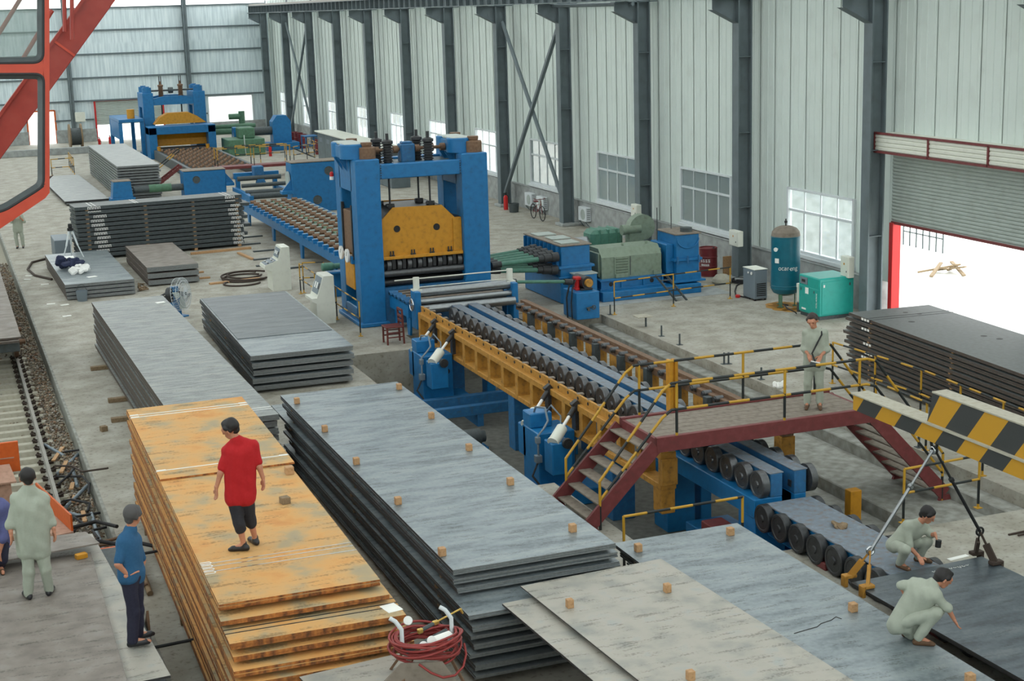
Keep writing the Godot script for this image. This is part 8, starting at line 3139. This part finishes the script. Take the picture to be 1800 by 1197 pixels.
		sdf_into(sm, shb, 0.009 if fine < 0.02 else 0.015, 0.02)
		obj(sm, "shoe", M[o.shoe], t)
	return t

func people():
	var C := func(r, g, b): return Color(r / 255.0, g / 255.0, b / 255.0)
	worn("skin", C.call(186, 128, 100), 0.6, 0.0, 81, 0.05, 3.0, C.call(150, 84, 66))
	mat("hair", C.call(28, 24, 24), 0.6)
	mat("hair_grey", C.call(74, 72, 72), 0.7)
	mat("hair_brown", C.call(46, 34, 30), 0.6)
	worn("cloth_green", C.call(160, 166, 152), 0.9, 0.0, 82, 0.06, 2.0, C.call(120, 128, 116))
	worn("cloth_red", C.call(172, 14, 22), 0.85, 0.0, 83, 0.05, 2.0, C.call(120, 8, 14))
	worn("cloth_blue", C.call(34, 84, 122), 0.85, 0.0, 84, 0.06, 2.0, C.call(24, 56, 86))
	worn("cloth_violet", C.call(88, 92, 140), 0.85, 0.0, 85, 0.06, 2.0)
	worn("cloth_navy", C.call(30, 30, 50), 0.85, 0.0, 86, 0.05, 2.0, C.call(20, 20, 30))
	worn("cloth_black", C.call(34, 35, 42), 0.85, 0.0, 87, 0.06, 2.0, C.call(20, 20, 24))
	worn("shoe_brown", C.call(92, 66, 44), 0.7, 0.0, 88, 0.15, 2.0)
	mat("shoe_black", C.call(34, 34, 38), 0.4)
	for k in ["cloth_green", "cloth_red", "cloth_blue", "cloth_navy", "cloth_black", "cloth_violet", "skin"]: M[k].uv1_world_triplanar = false
	# man in red walking over the rusty plates
	var J := {"head": Vector3(3.233, 3.709, -19.272), "neck": Vector3(3.307, 3.549, -19.259), "chest": Vector3(3.335, 3.350, -19.255), "shL": Vector3(3.176, 3.425, -19.282), "shR": Vector3(3.507, 3.467, -19.225), "elL": Vector3(3.065, 3.125, -19.280), "elR": Vector3(3.566, 3.167, -19.195), "wrL": Vector3(2.995, 2.919, -19.292), "wrR": Vector3(3.608, 2.990, -19.208), "haL": Vector3(2.994, 2.763, -19.313), "haR": Vector3(3.607, 2.883, -19.208), "hipL": Vector3(3.218, 2.759, -19.274), "hipR": Vector3(3.379, 2.762, -19.247), "knL": Vector3(3.252, 2.415, -19.218), "knR": Vector3(3.421, 2.422, -19.341), "anL": Vector3(3.301, 2.079, -19.260), "anR": Vector3(3.488, 2.038, -19.431), "toL": Vector3(3.141, 1.998, -19.308), "toR": Vector3(3.458, 1.916, -19.538)}
	person("man in red T-shirt and black knee shorts walking on the rusty plates", J, Vector3(-0.75, -0.35, -0.45), Vector3(-0.5, 0, -0.8), {"shirt": "cloth_red", "trousers": "cloth_black", "shoe": "shoe_black", "sleeve": 0.75, "rolled": false, "collar": false, "leg": 0.22, "hem": -0.04, "thumbL": Vector3(-0.3, 0, -1), "thumbR": Vector3(-0.3, 0, -1), "loose": 0.016}, 2.02)
	# woman on the footbridge
	J = {"head": Vector3(14.790, 3.167, -23.721), "neck": Vector3(14.845, 2.989, -23.734), "chest": Vector3(14.851, 2.773, -23.731), "shL": Vector3(14.717, 2.942, -23.814), "shR": Vector3(14.995, 2.946, -23.641), "elL": Vector3(14.685, 2.644, -23.835), "elR": Vector3(15.039, 2.632, -23.613), "wrL": Vector3(14.660, 2.560, -23.638), "wrR": Vector3(14.857, 2.546, -23.514), "haL": Vector3(14.666, 2.467, -23.563), "haR": Vector3(14.776, 2.442, -23.495), "hipL": Vector3(14.776, 2.337, -23.777), "hipR": Vector3(14.923, 2.340, -23.686), "knL": Vector3(14.735, 1.980, -23.768), "knR": Vector3(14.917, 2.003, -23.654), "anL": Vector3(14.745, 1.615, -23.797), "anR": Vector3(14.941, 1.630, -23.674), "toL": Vector3(14.673, 1.537, -23.700), "toR": Vector3(14.886, 1.561, -23.567)}
	var wmn = person("woman in grey-green work clothes with a shoulder bag standing on the footbridge", J, Vector3(-0.62, -0.3, 0.66), Vector3(-0.53, 0, 0.85), {"shirt": "cloth_green", "trousers": "cloth_green", "shoe": "shoe_brown", "hair": "hair_brown", "ponytail": true, "sleeve": 1.2, "s": 1.0, "curlL": 0.35, "curlR": 0.35, "hem": 0.05, "thumbL": Vector3(1, 0, 0.6), "thumbR": Vector3(-1, 0, -0.6)}, 1.5)
	var wb: Vector3 = wmn.position
	var bag := thing("shoulder_bag", "small pouch with black strap held by the woman on the footbridge", "bag", Vector3(14.715, 2.40, -23.48))
	var bg := MB.new()
	bg.box(Vector3.ZERO, Vector3(0.2, 0.09, 0.06), Basis(Vector3.UP, -0.55) * Basis(Vector3.BACK, -0.2), 0.015)
	obj(bg, "pouch", M.slate, bag)
	var bg2 := MB.new()
	bg2.box(Vector3(0, 0.05, 0.0), Vector3(0.17, 0.015, 0.055), Basis(Vector3.UP, -0.55) * Basis(Vector3.BACK, -0.2), 0.005)
	obj(bg2, "flap", M.white, bag)
	var stp := MB.new()
	var o3 := Vector3(14.715, 2.40, -23.48)
	stp.tube([Vector3(0.0, 0.03, 0), Vector3(14.69, 2.60, -23.56) - o3, Vector3(14.79, 2.78, -23.55) - o3, Vector3(14.89, 2.93, -23.56) - o3, Vector3(14.945, 3.015, -23.66) - o3, Vector3(14.93, 2.9, -23.80) - o3], 0.016, 6)
	obj(stp, "strap", M.black, bag)
	# man seen from behind on the wagon
	J = {"head": Vector3(0.690, 3.158, -20.095), "neck": Vector3(0.699, 3.000, -20.095), "chest": Vector3(0.691, 2.740, -20.095), "shL": Vector3(0.529, 2.892, -20.101), "shR": Vector3(0.859, 2.848, -20.090), "elL": Vector3(0.411, 2.565, -20.075), "elR": Vector3(0.935, 2.516, -20.087), "wrL": Vector3(0.412, 2.450, -20.025), "wrR": Vector3(0.951, 2.416, -20.037), "haL": Vector3(0.410, 2.332, -20.025), "haR": Vector3(0.958, 2.282, -20.036), "hipL": Vector3(0.593, 2.258, -20.099), "hipR": Vector3(0.765, 2.238, -20.093), "knL": Vector3(0.581, 1.893, -20.069), "knR": Vector3(0.798, 1.887, -20.062), "anL": Vector3(0.551, 1.545, -20.100), "anR": Vector3(0.819, 1.527, -20.141), "toL": Vector3(0.521, 1.426, -20.201), "toR": Vector3(0.854, 1.423, -20.240)}
	person("man seen from behind in loose grey-green work suit on the wagon", J, Vector3(-0.1, -0.25, -1), Vector3(-0.1, 0, -1), {"shirt": "cloth_green", "trousers": "cloth_green", "shoe": "shoe_black", "sleeve": 1.1, "loose": 0.03, "hem": 0.1, "flare": 0.01, "folds": 0.008, "thumbL": Vector3(0.3, 0, -1), "thumbR": Vector3(-0.3, 0, -1)}, 1.5)
	# man in blue polo, hand on hip
	J = {"head": Vector3(1.784, 3.112, -18.055), "neck": Vector3(1.742, 2.942, -18.059), "chest": Vector3(1.705, 2.735, -18.063), "shL": Vector3(1.630, 2.863, -17.949), "shR": Vector3(1.796, 2.783, -18.195), "elL": Vector3(1.540, 2.586, -17.877), "elR": Vector3(1.873, 2.432, -18.298), "wrL": Vector3(1.649, 2.426, -17.907), "wrR": Vector3(1.840, 2.309, -18.251), "haL": Vector3(1.764, 2.451, -17.957), "haR": Vector3(1.801, 2.242, -18.254), "hipL": Vector3(1.656, 2.371, -18.007), "hipR": Vector3(1.759, 2.317, -18.138), "knL": Vector3(1.685, 1.899, -18.014), "knR": Vector3(1.751, 1.869, -18.159), "anL": Vector3(1.647, 1.498, -18.018), "anR": Vector3(1.740, 1.463, -18.200), "toL": Vector3(1.848, 1.442, -18.019), "toR": Vector3(1.891, 1.481, -18.246)}
	person("grey-haired man in dark blue polo shirt with hand on hip beside the rusty stack", J, Vector3(0.8, -0.12, -0.6), Vector3(0.9, 0, -0.3), {"shirt": "cloth_blue", "trousers": "cloth_navy", "shoe": "shoe_black", "hair": "hair_grey", "sleeve": 0.85, "rolled": false, "hem": -0.06, "loose": 0.008, "thumbL": Vector3(-0.3, 0.2, -1), "thumbR": Vector3(1, 0, 0)}, 1.455)
	# crouching man on the low wheel deck
	J = {"head": Vector3(13.464, 1.293, -18.295), "neck": Vector3(13.384, 1.143, -18.402), "chest": Vector3(13.295, 1.033, -18.466), "shL": Vector3(13.168, 1.144, -18.373), "shR": Vector3(13.541, 1.025, -18.436), "elL": Vector3(13.160, 0.823, -18.292), "elR": Vector3(13.571, 0.958, -18.329), "wrL": Vector3(13.17, 0.75, -18.08), "wrR": Vector3(13.542, 0.992, -18.189), "haL": Vector3(13.16, 0.68, -17.95), "haR": Vector3(13.557, 0.909, -18.154), "hipL": Vector3(13.042, 0.805, -18.525), "hipR": Vector3(13.195, 0.757, -18.661), "knL": Vector3(12.96, 0.88, -18.12), "knR": Vector3(13.510, 0.846, -18.336), "anL": Vector3(13.04, 0.58, -18.36), "anR": Vector3(13.456, 0.528, -18.473), "toL": Vector3(13.08, 0.542, -18.18), "toR": Vector3(13.565, 0.527, -18.333)}
	person("crouching man in grey-green work clothes writing on the dark plate's far edge", J, Vector3(0.65, -0.55, 0.6), Vector3(0.6, 0, 0.7), {"shirt": "cloth_green", "trousers": "cloth_green", "shoe": "shoe_brown", "sleeve": 0.95, "hem": 0.0, "s": 1.0, "curlL": 0.5, "curlR": 0.5, "thumbL": Vector3(0.8, 0, 0.3), "thumbR": Vector3(-0.5, 0.5, 0.5)}, 0.49)
	var cup := MB.new()
	cup.cyl(Vector3(13.52, 0.84, -18.09), Vector3(13.53, 0.95, -18.09), 0.045, -1, 14)
	single(cup, "paint_cup", M.black, "small black paint cup held by the crouching man on the deck", "cup")
	# crouching man on the polished plates
	J = {"head": Vector3(11.246, 1.834, -14.927), "neck": Vector3(11.124, 1.768, -14.966), "chest": Vector3(11.008, 1.620, -15.051), "shL": Vector3(11.007, 1.730, -15.176), "shR": Vector3(11.093, 1.674, -14.840), "elL": Vector3(10.845, 1.703, -15.232), "elR": Vector3(11.221, 1.498, -14.772), "wrL": Vector3(10.946, 1.508, -15.244), "wrR": Vector3(11.305, 1.351, -14.760), "haL": Vector3(11.016, 1.432, -15.231), "haR": Vector3(11.336, 1.277, -14.738), "hipL": Vector3(10.759, 1.239, -15.171), "hipR": Vector3(11.007, 1.123, -15.176), "knL": Vector3(11.087, 1.452, -14.820), "knR": Vector3(11.267, 1.383, -15.011), "anL": Vector3(10.942, 1.091, -14.975), "anR": Vector3(10.974, 0.990, -15.261), "toL": Vector3(11.083, 1.020, -14.873), "toR": Vector3(11.069, 0.923, -15.254)}
	person("crouching man in grey-green shirt and brown boots reaching over the dark plate", J, Vector3(0.85, -0.35, 0.35), Vector3(0.85, 0, 0.4), {"shirt": "cloth_green", "trousers": "cloth_green", "shoe": "shoe_brown", "sleeve": 0.95, "hem": 0.05, "s": 0.98, "thumbL": Vector3(0, 1, 0), "thumbR": Vector3(-0.3, 0, 1)}, 0.98)
	# bending man at the edge of the wagon
	J = {"head": Vector3(0.143, 2.486, -21.159), "neck": Vector3(0.222, 2.582, -21.208), "chest": Vector3(0.286, 2.459, -21.258), "shL": Vector3(0.140, 2.527, -21.159), "shR": Vector3(0.389, 2.436, -21.257), "elL": Vector3(0.075, 2.168, -21.159), "elR": Vector3(0.331, 2.046, -21.157), "wrL": Vector3(0.069, 1.963, -21.159), "wrR": Vector3(0.269, 1.865, -21.158), "haL": Vector3(0.061, 1.881, -21.159), "haR": Vector3(0.261, 1.783, -21.158), "hipL": Vector3(0.201, 1.985, -21.408), "hipR": Vector3(0.320, 1.966, -21.407), "knL": Vector3(0.155, 1.733, -21.258), "knR": Vector3(0.289, 1.712, -21.258), "anL": Vector3(0.135, 1.484, -21.359), "anR": Vector3(0.254, 1.464, -21.358), "toL": Vector3(0.130, 1.521, -21.159), "toR": Vector3(0.278, 1.497, -21.158)}
	person("man in violet-blue shirt bending down on the wagon deck", J, Vector3(-0.2, -0.8, 0.5), Vector3(-0.2, 0, 1), {"shirt": "cloth_violet", "trousers": "cloth_navy", "shoe": "shoe_brown", "sleeve": 1.1, "cell": 0.022}, 1.5)
	# distant man on the concrete beside the track
	J = {"head": Vector3(2.808, 1.62, -64.238), "neck": Vector3(2.814, 1.431, -64.237), "chest": Vector3(2.840, 1.204, -64.236), "shL": Vector3(2.673, 1.320, -64.244), "shR": Vector3(3.001, 1.300, -64.228), "elL": Vector3(2.584, 1.095, -64.147), "elR": Vector3(3.082, 1.076, -64.126), "wrL": Vector3(2.723, 1.265, -63.991), "wrR": Vector3(2.940, 1.259, -63.982), "haL": Vector3(2.776, 1.380, -63.959), "haR": Vector3(2.928, 1.369, -63.952), "hipL": Vector3(2.736, 0.819, -64.242), "hipR": Vector3(2.892, 0.804, -64.233), "knL": Vector3(2.702, 0.451, -64.222), "knR": Vector3(2.942, 0.443, -64.212), "anL": Vector3(2.735, 0.1, -64.241), "anR": Vector3(2.952, 0.1, -64.231), "toL": Vector3(2.702, 0.035, -64.122), "toR": Vector3(2.940, 0.035, -64.112)}
	person("distant man in pale work suit standing on the concrete beside the track", J, Vector3(0, -0.1, 1), Vector3(0, 0, 1), {"shirt": "cloth_green", "trousers": "cloth_green", "shoe": "shoe_black", "sleeve": 1.1, "cell": 0.026}, 0.0)
